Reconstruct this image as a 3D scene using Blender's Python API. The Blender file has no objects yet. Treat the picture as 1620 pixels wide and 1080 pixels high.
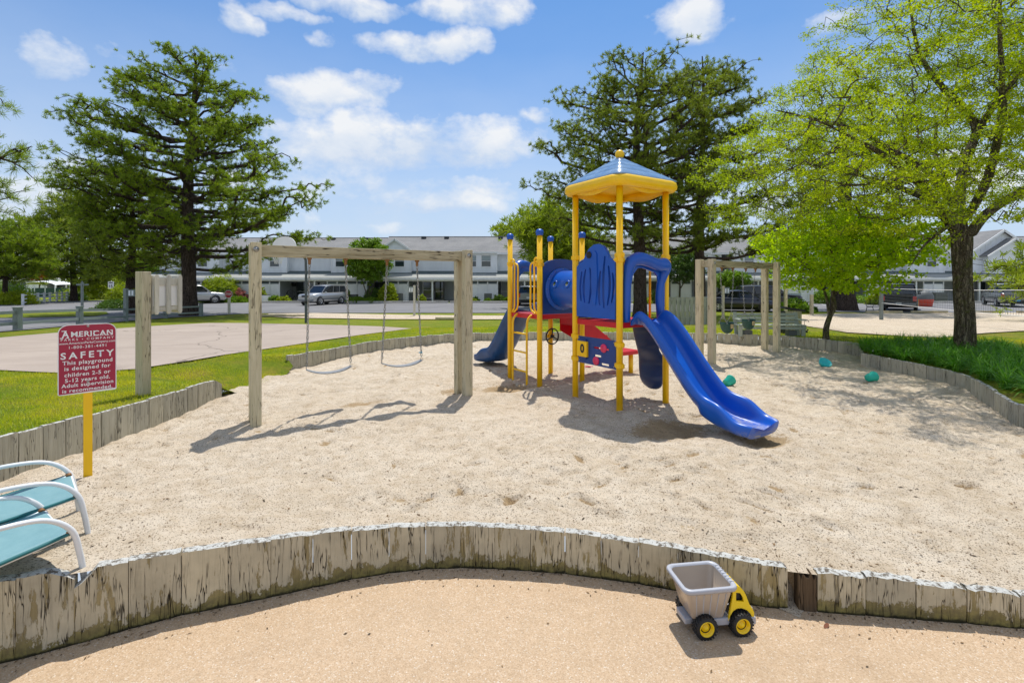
import bpy, bmesh, math, random
import numpy as np
from mathutils import Vector, Matrix, geometry
R = math.radians
PI = math.pi
random.seed(7)
rng = np.random.default_rng(7)
SC = bpy.context.scene
COL = SC.collection
# ------------------------------------------------------------------ camera, sky, sun, exposure
EYE = 1.8
FPX = 775.0            # focal length in pixels of the 1620 px wide photograph
cam_d = bpy.data.cameras.new('camera')
cam = bpy.data.objects.new('camera', cam_d)
COL.objects.link(cam)
cam.location = (0, 0, EYE)
cam.rotation_euler = (R(90), 0, 0)
cam_d.sensor_width = 36
cam_d.lens = FPX / 1620 * 36
cam_d.shift_y = -95 / 1620
cam_d.clip_start = 0.05
cam_d.clip_end = 3000
SC.camera = cam

SUN_DIR = Vector((0.07, 0.40, 1.0)).normalized()
SUN_ELEV = math.asin(SUN_DIR.z)
SUN_AZ = math.atan2(SUN_DIR.x, SUN_DIR.y)
sun_d = bpy.data.lights.new('sun', 'SUN')
sun_d.energy = 2.85
sun_d.angle = R(0.55)
sun_d.color = (1.0, 0.955, 0.88)
sun = bpy.data.objects.new('sun', sun_d)
COL.objects.link(sun)
sun.rotation_euler = (-SUN_DIR).to_track_quat('-Z', 'Y').to_euler()
SKY_STRENGTH = 0.15
SC.view_settings.view_transform = 'Standard'
SC.view_settings.look = 'None'
SC.view_settings.exposure = 0.62
SC.view_settings.gamma = 1
SC.view_settings.use_curve_mapping = False
SC.render.engine = 'CYCLES'
SC.cycles.max_bounces = 8
SC.cycles.transparent_max_bounces = 12
SC.cycles.caustics_reflective = False
SC.cycles.caustics_refractive = False


# ------------------------------------------------------------------ node helper
class Sh:
    def __init__(s, tree):
        s.t = tree
        s.n = tree.nodes
        s.l = tree.links
    def node(s, typ, **kw):
        n = s.n.new(typ)
        for k, v in kw.items():
            setattr(n, k, v)
        return n
    def put(s, sock, v):
        if v is None:
            return
        if isinstance(v, bpy.types.NodeSocket):
            s.l.new(v, sock)
        elif isinstance(v, (tuple, list)) and sock.type == 'RGBA' and len(v) == 3:
            sock.default_value = (*v, 1)
        else:
            sock.default_value = v
    def math(s, op, a, b=None, clamp=False):
        n = s.node('ShaderNodeMath', operation=op, use_clamp=clamp)
        s.put(n.inputs[0], a)
        s.put(n.inputs[1], b)
        return n.outputs[0]
    def vmath(s, op, a, b=None):
        n = s.node('ShaderNodeVectorMath', operation=op)
        s.put(n.inputs[0], a)
        s.put(n.inputs[1], b)
        return n.outputs[1] if op in ('DOT_PRODUCT', 'LENGTH') else n.outputs[0]
    def coord(s, what='Object'):
        return s.node('ShaderNodeTexCoord').outputs[what]
    def pos(s):
        return s.node('ShaderNodeNewGeometry').outputs['Position']
    def island(s):
        return s.node('ShaderNodeNewGeometry').outputs['Random Per Island']
    def rnd(s):
        return s.node('ShaderNodeObjectInfo').outputs['Random']
    def map(s, v, scale=(1, 1, 1), loc=(0, 0, 0), rot=(0, 0, 0)):
        n = s.node('ShaderNodeMapping')
        s.put(n.inputs['Vector'], v)
        s.put(n.inputs['Scale'], scale)
        s.put(n.inputs['Location'], loc)
        s.put(n.inputs['Rotation'], rot)
        return n.outputs[0]
    def noise(s, v, scale=5, detail=4, rough=0.55, dist=0.0, out=0):
        n = s.node('ShaderNodeTexNoise')
        s.put(n.inputs['Vector'], v)
        s.put(n.inputs['Scale'], scale)
        s.put(n.inputs['Detail'], detail)
        s.put(n.inputs['Roughness'], rough)
        s.put(n.inputs['Distortion'], dist)
        return n.outputs[out]
    def voro(s, v, scale=5, feature='F1', out=0, rand=1.0):
        n = s.node('ShaderNodeTexVoronoi', feature=feature)
        s.put(n.inputs['Vector'], v)
        s.put(n.inputs['Scale'], scale)
        s.put(n.inputs['Randomness'], rand)
        return n.outputs[out]
    def ramp(s, f, stops, interp='LINEAR'):
        n = s.node('ShaderNodeValToRGB')
        n.color_ramp.interpolation = interp
        e = n.color_ramp.elements
        while len(e) < len(stops):
            e.new(0.5)
        for el, (p, c) in zip(e, stops):
            el.position = p
            el.color = (c, c, c, 1) if isinstance(c, (int, float)) else (*c, 1)
        s.put(n.inputs[0], f)
        return n.outputs[0]
    def mix(s, f, a, b, blend='MIX'):
        n = s.node('ShaderNodeMix', data_type='RGBA', blend_type=blend)
        s.put(n.inputs[0], f)
        s.put(n.inputs[6], a)
        s.put(n.inputs[7], b)
        return n.outputs[2]
    def bump(s, h, strength=0.3, dist=0.01, normal=None):
        n = s.node('ShaderNodeBump')
        s.put(n.inputs['Height'], h)
        n.inputs['Strength'].default_value = strength
        n.inputs['Distance'].default_value = dist
        if normal is not None:
            s.put(n.inputs['Normal'], normal)
        return n.outputs[0]
    def sep(s, v):
        n = s.node('ShaderNodeSeparateXYZ')
        s.put(n.inputs[0], v)
        return n.outputs
    def comb(s, x, y, z):
        n = s.node('ShaderNodeCombineXYZ')
        s.put(n.inputs[0], x)
        s.put(n.inputs[1], y)
        s.put(n.inputs[2], z)
        return n.outputs[0]


def mat(name, fn=None, base=(0.5, 0.5, 0.5), rough=0.6, metal=0.0, spec=0.5, **kw):
    m = bpy.data.materials.new(name)
    m.use_nodes = True
    s = Sh(m.node_tree)
    bs = m.node_tree.nodes['Principled BSDF']
    bs.inputs['Base Color'].default_value = (*base, 1)
    bs.inputs['Roughness'].default_value = rough
    bs.inputs['Metallic'].default_value = metal
    bs.inputs['Specular IOR Level'].default_value = spec
    for k, v in kw.items():
        bs.inputs[k.replace('_', ' ')].default_value = v
    if fn:
        r = fn(s)
        for k, v in r.items():
            s.put(bs.inputs[k], v)
    return m


# ------------------------------------------------------------------ the sky (world): Nishita plus fair-weather clouds set by direction
w = bpy.data.worlds.new('World')
SC.world = w
w.use_nodes = True
s = Sh(w.node_tree)
bgn = w.node_tree.nodes['Background']
sky = s.node('ShaderNodeTexSky', sky_type='NISHITA')
sky.sun_disc = False
sky.sun_elevation = SUN_ELEV
sky.sun_rotation = SUN_AZ
sky.altitude = 0
sky.air_density = 1.0
sky.dust_density = 0.6
sky.ozone_density = 2.0
D = s.coord('Generated')
dx, dy, dz = s.sep(D)
az = s.math('ARCTAN2', dx, dy)
el = s.math('ARCSINE', dz)
warp = s.noise(D, 5.0, 5, 0.6, out=1)
wx, wy, wz = s.sep(warp)
azw = s.math('ADD', az, s.math('MULTIPLY', s.math('SUBTRACT', wx, 0.5), 0.16))
elw = s.math('ADD', el, s.math('MULTIPLY', s.math('SUBTRACT', wy, 0.5), 0.10))
def pix_dir(u, v):
    x, z = (u - 810) / FPX, (445 - v) / FPX
    return math.atan2(x, 1), math.asin(z / math.sqrt(1 + x * x + z * z))
CLOUDS = [  # u, v of centre and half sizes in pixels of the photograph, weight
    (95, 100, 60, 34, 0.95), (135, 130, 40, 12, 0.5), (385, 22, 36, 26, 0.85), (470, 20, 70, 12, 0.6), (600, 10, 120, 22, 1.0), (760, 22, 120, 28, 1.0), (850, 35, 40, 14, 0.7),
    (660, 78, 78, 24, 1.0), (730, 70, 50, 24, 0.9), (525, 66, 24, 14, 0.55), (355, 98, 26, 14, 0.8), (500, 148, 95, 28, 0.85), (585, 135, 30, 20, 0.7), (440, 135, 45, 18, 0.75),
    (1100, 28, 48, 40, 0.9), (1325, 30, 56, 26, 0.95), (1375, 14, 30, 20, 0.7), (1190, 20, 50, 16, 0.4), (630, 230, 190, 46, 1.3), (745, 224, 78, 36, 1.15), (690, 232, 90, 36, 1.05), (530, 216, 90, 30, 0.95), (590, 268, 180, 26, 0.6),
    (560, 295, 200, 26, 0.75), (680, 322, 180, 16, 0.8), (770, 300, 90, 18, 0.8), (480, 345, 150, 16, 0.5), (850, 330, 120, 14, 0.5), (60, 300, 120, 30, 0.6), (20, 330, 90, 20, 0.8), (130, 270, 70, 24, 0.6),
    (855, 190, 30, 12, 0.5), (1130, 330, 120, 30, 0.5), (1540, 300, 160, 60, 0.8), (1450, 120, 60, 20, 0.4), (215, 90, 40, 18, 0.45),
    (-200, 120, 120, 40, 0.9), (1800, 60, 120, 40, 1.0), (300, -120, 160, 50, 0.9), (1050, -160, 180, 60, 0.9), (-300, 330, 160, 30, 0.7), (2100, 300, 200, 40, 0.8)]
M = None
SG, SB = None, None
for (u, v, a, b, wt) in CLOUDS:
    a0, e0 = pix_dir(u, v)
    a1, _ = pix_dir(u + a, v)
    _, e1 = pix_dir(u, v - b)
    A = s.math('MULTIPLY', s.math('SUBTRACT', azw, a0), 1 / abs(a1 - a0))
    B = s.math('MULTIPLY', s.math('SUBTRACT', elw, e0), 1 / abs(e1 - e0))
    d2 = s.math('ADD', s.math('MULTIPLY', A, A), s.math('MULTIPLY', B, B))
    g = s.math('MULTIPLY', s.math('SUBTRACT', 1.12, s.math('MULTIPLY', d2, 0.62), clamp=True), wt)
    M = g if M is None else s.math('MAXIMUM', M, g)
    gb = s.math('MULTIPLY', g, B)
    SG = g if SG is None else s.math('ADD', SG, g)
    SB = gb if SB is None else s.math('ADD', SB, gb)
# out-of-view sky: heavier cloud cover added from noise to fill the shadows
behind = s.noise(s.map(D, (1.6, 1.6, 4.5)), 1.5, 3, 0.5)
behind = s.math('MULTIPLY', s.math('SUBTRACT', behind, 0.36, clamp=True), 9.0, clamp=True)
far = s.math('MAXIMUM', s.math('MULTIPLY', s.math('SUBTRACT', s.math('ABSOLUTE', az), 1.0, clamp=True), 4.0, clamp=True), s.math('MULTIPLY', s.math('SUBTRACT', el, 0.72, clamp=True), 4.0, clamp=True))
M = s.math('MAXIMUM', M, s.math('MULTIPLY', behind, far))
fine = s.noise(s.map(D, (1, 1, 1.5)), 7.0, 11, 0.60, 0.1)
dens = s.math('ADD', M, s.math('MULTIPLY', s.math('SUBTRACT', fine, 0.56), 3.9))
cov = s.ramp(dens, [(0.15, 0.0), (0.5, 0.45), (1.05, 0.96)])
cov = s.math('MULTIPLY', cov, s.math('MULTIPLY', M, 3.0, clamp=True))
soft = s.noise(s.map(D, (1, 1, 2.2), (3, 1, 0.1)), 6.0, 5, 0.55)
shade = s.math('DIVIDE', SB, s.math('ADD', SG, 0.05))
shade = s.math('ADD', s.math('MULTIPLY', shade, 0.30), s.math('ADD', 0.06, s.math('MULTIPLY', fine, 0.9)))
cloud_col = s.ramp(shade, [(0.34, (2.75, 3.15, 3.75)), (0.50, (3.35, 3.6, 3.95)), (0.68, (4.0, 4.05, 4.1))])
hz = s.ramp(el, [(0.0, 1.0), (0.12, 0.88), (0.28, 0.52), (0.44, 0.20), (0.62, 0.03)])
veil = s.math('MULTIPLY', hz, s.math('ADD', 0.72, s.math('MULTIPLY', soft, 0.45)), clamp=True)
tint = s.mix(1.0, sky.outputs[0], (0.205, 0.43, 0.62), 'MULTIPLY')
base = s.mix(veil, tint, (2.75, 3.2, 3.85))
colr = s.mix(s.math('MULTIPLY', cov, 0.96), base, cloud_col)
s.put(bgn.inputs['Color'], colr)
bgn.inputs['Strength'].default_value = SKY_STRENGTH


# ------------------------------------------------------------------ object helpers
def tag(o, label=None, cat=None, group=None, kind=None):
    if label: o['label'] = label
    if cat: o['category'] = cat
    if group: o['group'] = group
    if kind: o['kind'] = kind
    return o
def empty(name, loc=(0, 0, 0), rz=0, parent=None):
    o = bpy.data.objects.new(name, None)
    COL.objects.link(o)
    o.location = loc
    o.rotation_euler = (0, 0, rz)
    o.empty_display_size = 0.2
    if parent: o.parent = parent
    return o
def thing(name, label, cat, loc=(0, 0, 0), rz=0, group=None):
    return tag(empty(name, loc, rz), label, cat, group)
KIDS = {}
def link(name, me, parent=None):
    o = bpy.data.objects.new(name, me)
    COL.objects.link(o)
    if parent is not None:
        o.parent = parent
        KIDS.setdefault(parent.name, []).append(o)
    return o
def copy_tree(o, parent=None):
    c = o.copy()
    COL.objects.link(c)
    if parent is not None:
        c.parent = parent
        KIDS.setdefault(parent.name, []).append(c)
    for ch in list(KIDS.get(o.name, [])):
        copy_tree(ch, c)
    return c
def np_mesh(name, verts, faces, nper, smooth=False, mats=None, mi=None):
    me = bpy.data.meshes.new(name)
    verts = np.asarray(verts, dtype=np.float32).reshape(-1, 3)
    faces = np.asarray(faces, dtype=np.int32).reshape(-1)
    nf = len(faces) // nper
    me.vertices.add(len(verts))
    me.vertices.foreach_set('co', verts.ravel())
    me.loops.add(len(faces))
    me.loops.foreach_set('vertex_index', faces)
    me.polygons.add(nf)
    me.polygons.foreach_set('loop_start', np.arange(0, nf * nper, nper, dtype=np.int32))
    me.polygons.foreach_set('loop_total', np.full(nf, nper, dtype=np.int32))
    if smooth:
        me.polygons.foreach_set('use_smooth', np.ones(nf, dtype=bool))
    for m in (mats or []):
        me.materials.append(m)
    if mi is not None:
        me.polygons.foreach_set('material_index', np.asarray(mi, dtype=np.int32))
    me.update(calc_edges=True)
    me.validate()
    return me


class MB:
    """collects shapes, links them as ONE mesh object"""
    def __init__(s):
        s.v, s.f, s.sm, s.mi = [], [], [], []
    def add(s, vs, fs, smooth=False, mi=0):
        b = len(s.v)
        s.v += [tuple(v) for v in vs]
        for f in fs:
            s.f.append([b + i for i in f])
            s.sm.append(smooth)
            s.mi.append(mi)
        return s
    def box(s, c, d, rot=None, mi=0, taper=None):
        hx, hy, hz = d[0] / 2, d[1] / 2, d[2] / 2
        tx, ty = taper if taper else (1, 1)
        p = [(-hx, -hy, -hz), (hx, -hy, -hz), (hx, hy, -hz), (-hx, hy, -hz), (-hx * tx, -hy * ty, hz), (hx * tx, -hy * ty, hz), (hx * tx, hy * ty, hz), (-hx * tx, hy * ty, hz)]
        if rot is not None:
            p = [rot @ Vector(q) for q in p]
        p = [(q[0] + c[0], q[1] + c[1], q[2] + c[2]) for q in p]
        return s.add(p, [(0, 3, 2, 1), (4, 5, 6, 7), (0, 1, 5, 4), (1, 2, 6, 5), (2, 3, 7, 6), (3, 0, 4, 7)], mi=mi)
    def bar(s, a, b, w, h, mi=0):
        """box of section w (sideways) x h (up) from a to b"""
        a, b = Vector(a), Vector(b)
        d = b - a
        rot = d.to_track_quat('X', 'Z').to_matrix()
        return s.box((a + b) / 2, (d.length, w, h), rot, mi)
    def tube(s, pts, r, n=10, caps=True, closed=False, mi=0):
        pts = [Vector(p) for p in pts]
        rs = r if isinstance(r, (list, tuple)) else [r] * len(pts)
        m = len(pts)
        vs, up = [], None
        for i, p in enumerate(pts):
            if closed:
                t = (pts[(i + 1) % m] - pts[i - 1]).normalized()
            else:
                t = (pts[min(i + 1, m - 1)] - pts[max(i - 1, 0)]).normalized()
            if up is None:
                up = Vector((0, 0, 1)) if abs(t.z) < 0.9 else Vector((1, 0, 0))
            x = (up - t * up.dot(t))
            if x.length < 1e-6: x = t.orthogonal()
            x.normalize()
            y = t.cross(x)
            up = x
            for k in range(n):
                a = 2 * PI * k / n
                vs.append(p + (x * math.cos(a) + y * math.sin(a)) * rs[i])
        fs = []
        for i in range(m if closed else m - 1):
            j = (i + 1) % m
            for k in range(n):
                fs.append((i * n + k, i * n + (k + 1) % n, j * n + (k + 1) % n, j * n + k))
        s.add(vs, fs, True, mi)
        if caps and not closed:
            b = len(s.v) - len(vs)
            s.f.append([b + k for k in range(n)][::-1]); s.sm.append(False); s.mi.append(mi)
            s.f.append([b + (m - 1) * n + k for k in range(n)]); s.sm.append(False); s.mi.append(mi)
        return s
    def lathe(s, prof, c=(0, 0, 0), n=20, rot=None, mi=0, smooth=True):
        """prof: list of (radius, z)"""
        vs, fs = [], []
        for (r, z) in prof:
            for k in range(n):
                a = 2 * PI * k / n
                q = Vector((r * math.cos(a), r * math.sin(a), z))
                if rot is not None: q = rot @ q
                vs.append(q + Vector(c))
        for i in range(len(prof) - 1):
            for k in range(n):
                fs.append((i * n + k, i * n + (k + 1) % n, (i + 1) * n + (k + 1) % n, (i + 1) * n + k))
        return s.add(vs, fs, smooth, mi)
    def ball(s, c, r, n=16, m=10, mi=0, sq=(1, 1, 1)):
        prof = [(max(1e-4, r * math.sin(PI * i / m)), -r * math.cos(PI * i / m)) for i in range(m + 1)]
        b = len(s.v)
        s.lathe(prof, (0, 0, 0), n, mi=mi)
        for i in range(b, len(s.v)):
            q = s.v[i]
            s.v[i] = (q[0] * sq[0] + c[0], q[1] * sq[1] + c[1], q[2] * sq[2] + c[2])
        return s
    def prism(s, poly, depth, M4, mi=0, smooth=False):
        """poly in local xy, extruded by depth along local z, placed with matrix M4"""
        n = len(poly)
        vs = [M4 @ Vector((x, y, 0)) for x, y in poly] + [M4 @ Vector((x, y, depth)) for x, y in poly]
        fs = [(i, (i + 1) % n, n + (i + 1) % n, n + i) for i in range(n)]
        s.add(vs, fs, smooth, mi)
        b = len(s.v) - len(vs)
        s.f.append([b + i for i in range(n)][::-1]); s.sm.append(False); s.mi.append(mi)
        s.f.append([b + n + i for i in range(n)]); s.sm.append(False); s.mi.append(mi)
        return s
    def grid(s, P, smooth=True, mi=0, closed_u=False):
        """P[i][j] points"""
        m, n = len(P), len(P[0])
        vs = [q for row in P for q in row]
        fs = []
        for i in range(m - 1):
            for j in range(n if closed_u else n - 1):
                k = (j + 1) % n
                fs.append((i * n + j, i * n + k, (i + 1) * n + k, (i + 1) * n + j))
        return s.add(vs, fs, smooth, mi)
    def mesh(s, name, mats, fix=True):
        me = bpy.data.meshes.new(name)
        me.from_pydata(s.v, [], s.f)
        for m in (mats if isinstance(mats, (list, tuple)) else [mats]):
            me.materials.append(m)
        me.polygons.foreach_set('use_smooth', s.sm)
        me.polygons.foreach_set('material_index', s.mi)
        if fix:
            bm = bmesh.new()
            bm.from_mesh(me)
            bmesh.ops.recalc_face_normals(bm, faces=bm.faces)
            bm.to_mesh(me)
            bm.free()
        me.update()
        return me
    def build(s, name, mats, parent=None, bevel=0, seg=2, fix=True, loc=None, rz=None):
        o = link(name, s.mesh(name, mats, fix), parent)
        if bevel:
            b = o.modifiers.new('bevel', 'BEVEL')
            b.width = bevel
            b.segments = seg
            b.limit_method = 'ANGLE'
            b.angle_limit = R(40)
        if loc is not None: o.location = loc
        if rz is not None: o.rotation_euler = (0, 0, rz)
        return o


def smooth_path(pts, n=6):
    """Catmull-Rom through points"""
    P = [Vector(p) for p in pts]
    P = [P[0] * 2 - P[1]] + P + [P[-1] * 2 - P[-2]]
    out = []
    for i in range(1, len(P) - 2):
        for k in range(n):
            t = k / n
            a, b, c, d = P[i - 1], P[i], P[i + 1], P[i + 2]
            out.append(0.5 * ((2 * b) + (c - a) * t + (2 * a - 5 * b + 4 * c - d) * t * t + (3 * b - a - 3 * c + d) * t ** 3))
    out.append(P[-2])
    return out


def vnoise(x, y, seed=0):
    """numpy 2-D value noise in -1..1"""
    xi, yi = np.floor(x).astype(np.int64), np.floor(y).astype(np.int64)
    fx, fy = x - xi, y - yi
    fx, fy = fx * fx * (3 - 2 * fx), fy * fy * (3 - 2 * fy)
    def h(a, b):
        n = (a * 374761393 + b * 668265263 + seed * 982451653) & 0xffffffff
        n = ((n ^ (n >> 13)) * 1274126177) & 0xffffffff
        return ((n ^ (n >> 16)) & 0xffff) / 32767.5 - 1
    return (h(xi, yi) * (1 - fx) + h(xi + 1, yi) * fx) * (1 - fy) + (h(xi, yi + 1) * (1 - fx) + h(xi + 1, yi + 1) * fx) * fy
def fbm(x, y, seed=0, octv=4, gain=0.5):
    a, t = 1.0, 0
    for i in range(octv):
        t = t + a * vnoise(x * 2 ** i + 17 * i, y * 2 ** i - 31 * i, seed + i)
        a *= gain
    return t
def sstep(a, b, x):
    t = np.clip((np.asarray(x, dtype=float) - a) / (b - a), 0, 1)
    return t * t * (3 - 2 * t)


# ------------------------------------------------------------------ ground heights (camera stands over the patio; z = 0 is the middle of the sand pit)
PATIO_Z = -0.32
def H(x, y):
    """lawn, road and far ground"""
    x, y = np.asarray(x, dtype=float), np.asarray(y, dtype=float)
    h = 0.24 - 0.56 * sstep(13.5, 29.0, y)
    h = h + 0.05 * sstep(-3.5, -5.0, x) * sstep(12, 8, y)
    # grass runs down into the sand where the edging stops on the left
    dip = sstep(7.3, 7.9, y) * sstep(10.15, 9.6, y) * sstep(-6.6, -4.3, x) * (x < 0)
    h = h * (1 - dip) + (-0.03) * dip
    h = h + 0.10 * sstep(6.5, 4.2, y) * (x < 0)
    h = h * sstep(0.0, 2.2, y) + (-0.34) * (1 - sstep(0.0, 2.2, y))
    return h
NX = [-6, -2.82, -2.18, -1.71, -1.21, -0.71, -0.19, 0.34, 0.83, 1.53, 1.82, 2.30, 2.78, 3.11, 4.5, 6.3]
NY = [2.05, 2.72, 3.08, 3.25, 3.46, 3.60, 3.62, 3.56, 3.45, 3.21, 3.16, 3.10, 3.04, 2.99, 2.86, 2.75]
def near_y(x):
    return np.interp(x, NX, NY)
def near_top(x):
    return np.interp(x, [-4.6, -2.82, -2.18, -1.71, -0.71, 0, 1.5, 2.3, 3.1, 6.3], [0.19, 0.14, 0.085, 0.065, 0.0, -0.015, -0.035, -0.075, -0.12, -0.16])
def S0(x, y):
    """broad shape of the sand"""
    x, y = np.asarray(x, dtype=float), np.asarray(y, dtype=float)
    d = np.clip((y - near_y(x)) / 2.6, 0, 1)
    e = (near_top(x) - 0.03) * (1 - d) ** 2
    return e
_dr = np.random.default_rng(3)
DENTS = [(float(_dr.uniform(-4.3, 8.5)), float(3.2 + 11 * _dr.uniform(0, 1) ** 1.25), float(_dr.normal(2.3, 0.7)), float(_dr.uniform(0.05, 0.14)), float(_dr.uniform(0.28, 0.6)), float(0.010 + 0.028 * _dr.uniform(0, 1) ** 2)) for _ in range(480)]
for _ in range(24):      # trails of footprints criss-crossing the pit
    _x, _y, _a = float(_dr.uniform(-3.8, 5.5)), float(_dr.uniform(4.2, 12.0)), float(_dr.uniform(0, 2 * PI))
    for _k in range(int(_dr.integers(5, 12))):
        _s = 0.09 if _k % 2 else -0.09
        DENTS.append((_x - _s * math.sin(_a), _y + _s * math.cos(_a), _a + float(_dr.normal(0, 0.15)), float(_dr.uniform(0.11, 0.15)), 0.38, float(_dr.uniform(0.018, 0.036))))
        _a += float(_dr.normal(0, 0.22)); _x += 0.42 * math.cos(_a); _y += 0.42 * math.sin(_a)
DENTS += [(0.62, 4.05, 2.2, 0.13, 0.3, 0.035), (1.35, 4.15, 2.6, 0.12, 0.35, 0.03), (1.55, 3.95, 2.5, 0.10, 0.4, 0.03), (1.98, 3.98, 2.4, 0.17, 0.3, 0.04), (2.2, 4.2, 2.5, 0.14, 0.3, 0.03), (1.75, 4.6, 2.7, 0.10, 0.5, 0.025), (3.15, 4.35, 3.0, 0.13, 0.4, 0.03), (2.6, 5.0, 2.7, 0.12, 0.4, 0.03), (-0.45, 4.25, 2.0, 0.11, 0.35, 0.035), (-0.7, 4.1, 0.9, 0.10, 0.4, 0.03)]
DENTS += [(1.9, 6.0, 0.5, 0.7, 0.7, 0.05), (2.9, 5.6, 0.5, 0.45, 0.6, 0.05), (-2.2, 7.2, 0.6, 0.5, 0.5, 0.03), (-0.9, 8.1, 0.6, 0.5, 0.5, 0.03), (-0.1, 8.2, 0.4, 0.6, 0.6, 0.04)]
def S(x, y):
    x, y = np.asarray(x, dtype=float), np.asarray(y, dtype=float)
    sh = x.shape
    x, y = x.ravel(), y.ravel()
    z = S0(x, y)
    wgt = sstep(0.0, 0.5, y - near_y(x))
    z = z + wgt * (0.026 * fbm(x * 1.1, y * 1.1, 1, 3) + 0.022 * fbm(x * 4.2, y * 4.2, 5, 3, 0.55) + 0.007 * np.abs(fbm(x * 10, y * 10, 9, 2)))
    damp = np.zeros_like(z)
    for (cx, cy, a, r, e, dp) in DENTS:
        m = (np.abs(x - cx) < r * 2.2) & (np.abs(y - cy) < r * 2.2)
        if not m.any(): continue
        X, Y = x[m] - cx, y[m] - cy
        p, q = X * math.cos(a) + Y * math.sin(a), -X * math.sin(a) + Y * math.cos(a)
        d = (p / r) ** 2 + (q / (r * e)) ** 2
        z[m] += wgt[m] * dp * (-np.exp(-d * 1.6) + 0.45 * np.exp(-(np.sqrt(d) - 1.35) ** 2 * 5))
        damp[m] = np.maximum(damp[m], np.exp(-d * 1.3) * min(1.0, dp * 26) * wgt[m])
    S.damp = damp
    return z.reshape(sh)
def Sz(x, y): return float(S(np.array([x]), np.array([y]))[0])
def Hz(x, y): return float(H(x, y))
def G(u, v, lift=0.0):
    """the ground point under a sight line of the photograph"""
    y = 20.0
    for _ in range(60):
        z = Hz((u - 810) * y / FPX, y) + lift
        y = 0.5 * y + 0.5 * FPX * (EYE - z) / (v - 445)
    return Vector(((u - 810) * y / FPX, y, Hz((u - 810) * y / FPX, y)))
def at(u, v, y):
    return Vector(((u - 810) * y / FPX, y, EYE - (v - 445) * y / FPX))
# ------------------------------------------------------------------ materials
def m_sand(s):
    p = s.pos()
    big = s.noise(p, 0.9, 4, 0.6)
    mid = s.noise(p, 6, 6, 0.65)
    fine = s.noise(p, 160, 3, 0.7)
    col = s.mix(s.ramp(big, [(0.3, 0.0), (0.7, 1.0)]), (0.72, 0.625, 0.50), (0.62, 0.52, 0.395))
    col = s.mix(s.math('MULTIPLY', s.ramp(mid, [(0.42, 0.0), (0.75, 1.0)]), 0.7), col, (0.43, 0.325, 0.205))
    damp = s.ramp(s.noise(s.map(p, (1, 1.9, 1), (5, 3, 0)), 1.9, 6, 0.7, 0.6), [(0.62, 0.0), (0.72, 1.0)])
    col = s.mix(s.math('MULTIPLY', damp, 0.25), col, (0.36, 0.26, 0.15))
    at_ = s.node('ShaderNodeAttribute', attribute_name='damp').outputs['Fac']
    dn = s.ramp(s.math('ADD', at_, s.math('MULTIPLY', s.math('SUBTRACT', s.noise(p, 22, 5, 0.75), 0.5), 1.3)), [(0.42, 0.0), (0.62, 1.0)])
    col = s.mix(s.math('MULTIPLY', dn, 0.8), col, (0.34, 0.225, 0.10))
    col = s.mix(s.math('MULTIPLY', s.ramp(fine, [(0.35, 1.0), (0.5, 0.0)]), 0.5), col, (0.30, 0.22, 0.14))
    # specks of bark and leaf litter
    v = s.voro(s.vmath('ADD', p, s.vmath('MULTIPLY', s.noise(p, 30, 2, out=1), (0.02, 0.02, 0.02))), 26)
    vn = s.noise(p, 2.2, 4, 0.7)
    speck = s.math('LESS_THAN', v, s.math('MULTIPLY', s.ramp(vn, [(0.35, 0.35), (0.7, 1.0)]), 0.20))
    sc = s.mix(s.noise(p, 40, 1), (0.17, 0.11, 0.055), (0.09, 0.06, 0.035))
    col = s.mix(s.math('MULTIPLY', speck, 0.8), col, sc)
    v2 = s.voro(s.map(p, (1, 1, 0.01)), 62)
    col = s.mix(s.math('MULTIPLY', s.math('LESS_THAN', v2, 0.30), 0.75), col, (0.17, 0.12, 0.075))
    lump = s.ramp(s.noise(s.map(p, (1, 1.5, 1)), 15, 6, 0.8), [(0.53, 0.0), (0.63, 1.0)])
    col = s.mix(s.math('MULTIPLY', lump, s.math('MULTIPLY', s.ramp(vn, [(0.45, 0.0), (0.65, 1.0)]), 0.5)), col, (0.38, 0.275, 0.16))
    hgt = s.math('ADD', s.math('MULTIPLY', mid, 0.6), s.math('ADD', s.math('MULTIPLY', s.noise(p, 38, 4, 0.7), 0.5), s.math('MULTIPLY', fine, 0.22)))
    return {'Base Color': col, 'Normal': s.bump(hgt, 0.9, 0.04)}
SAND = mat('sand', m_sand, rough=0.95, spec=0.2)
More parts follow.
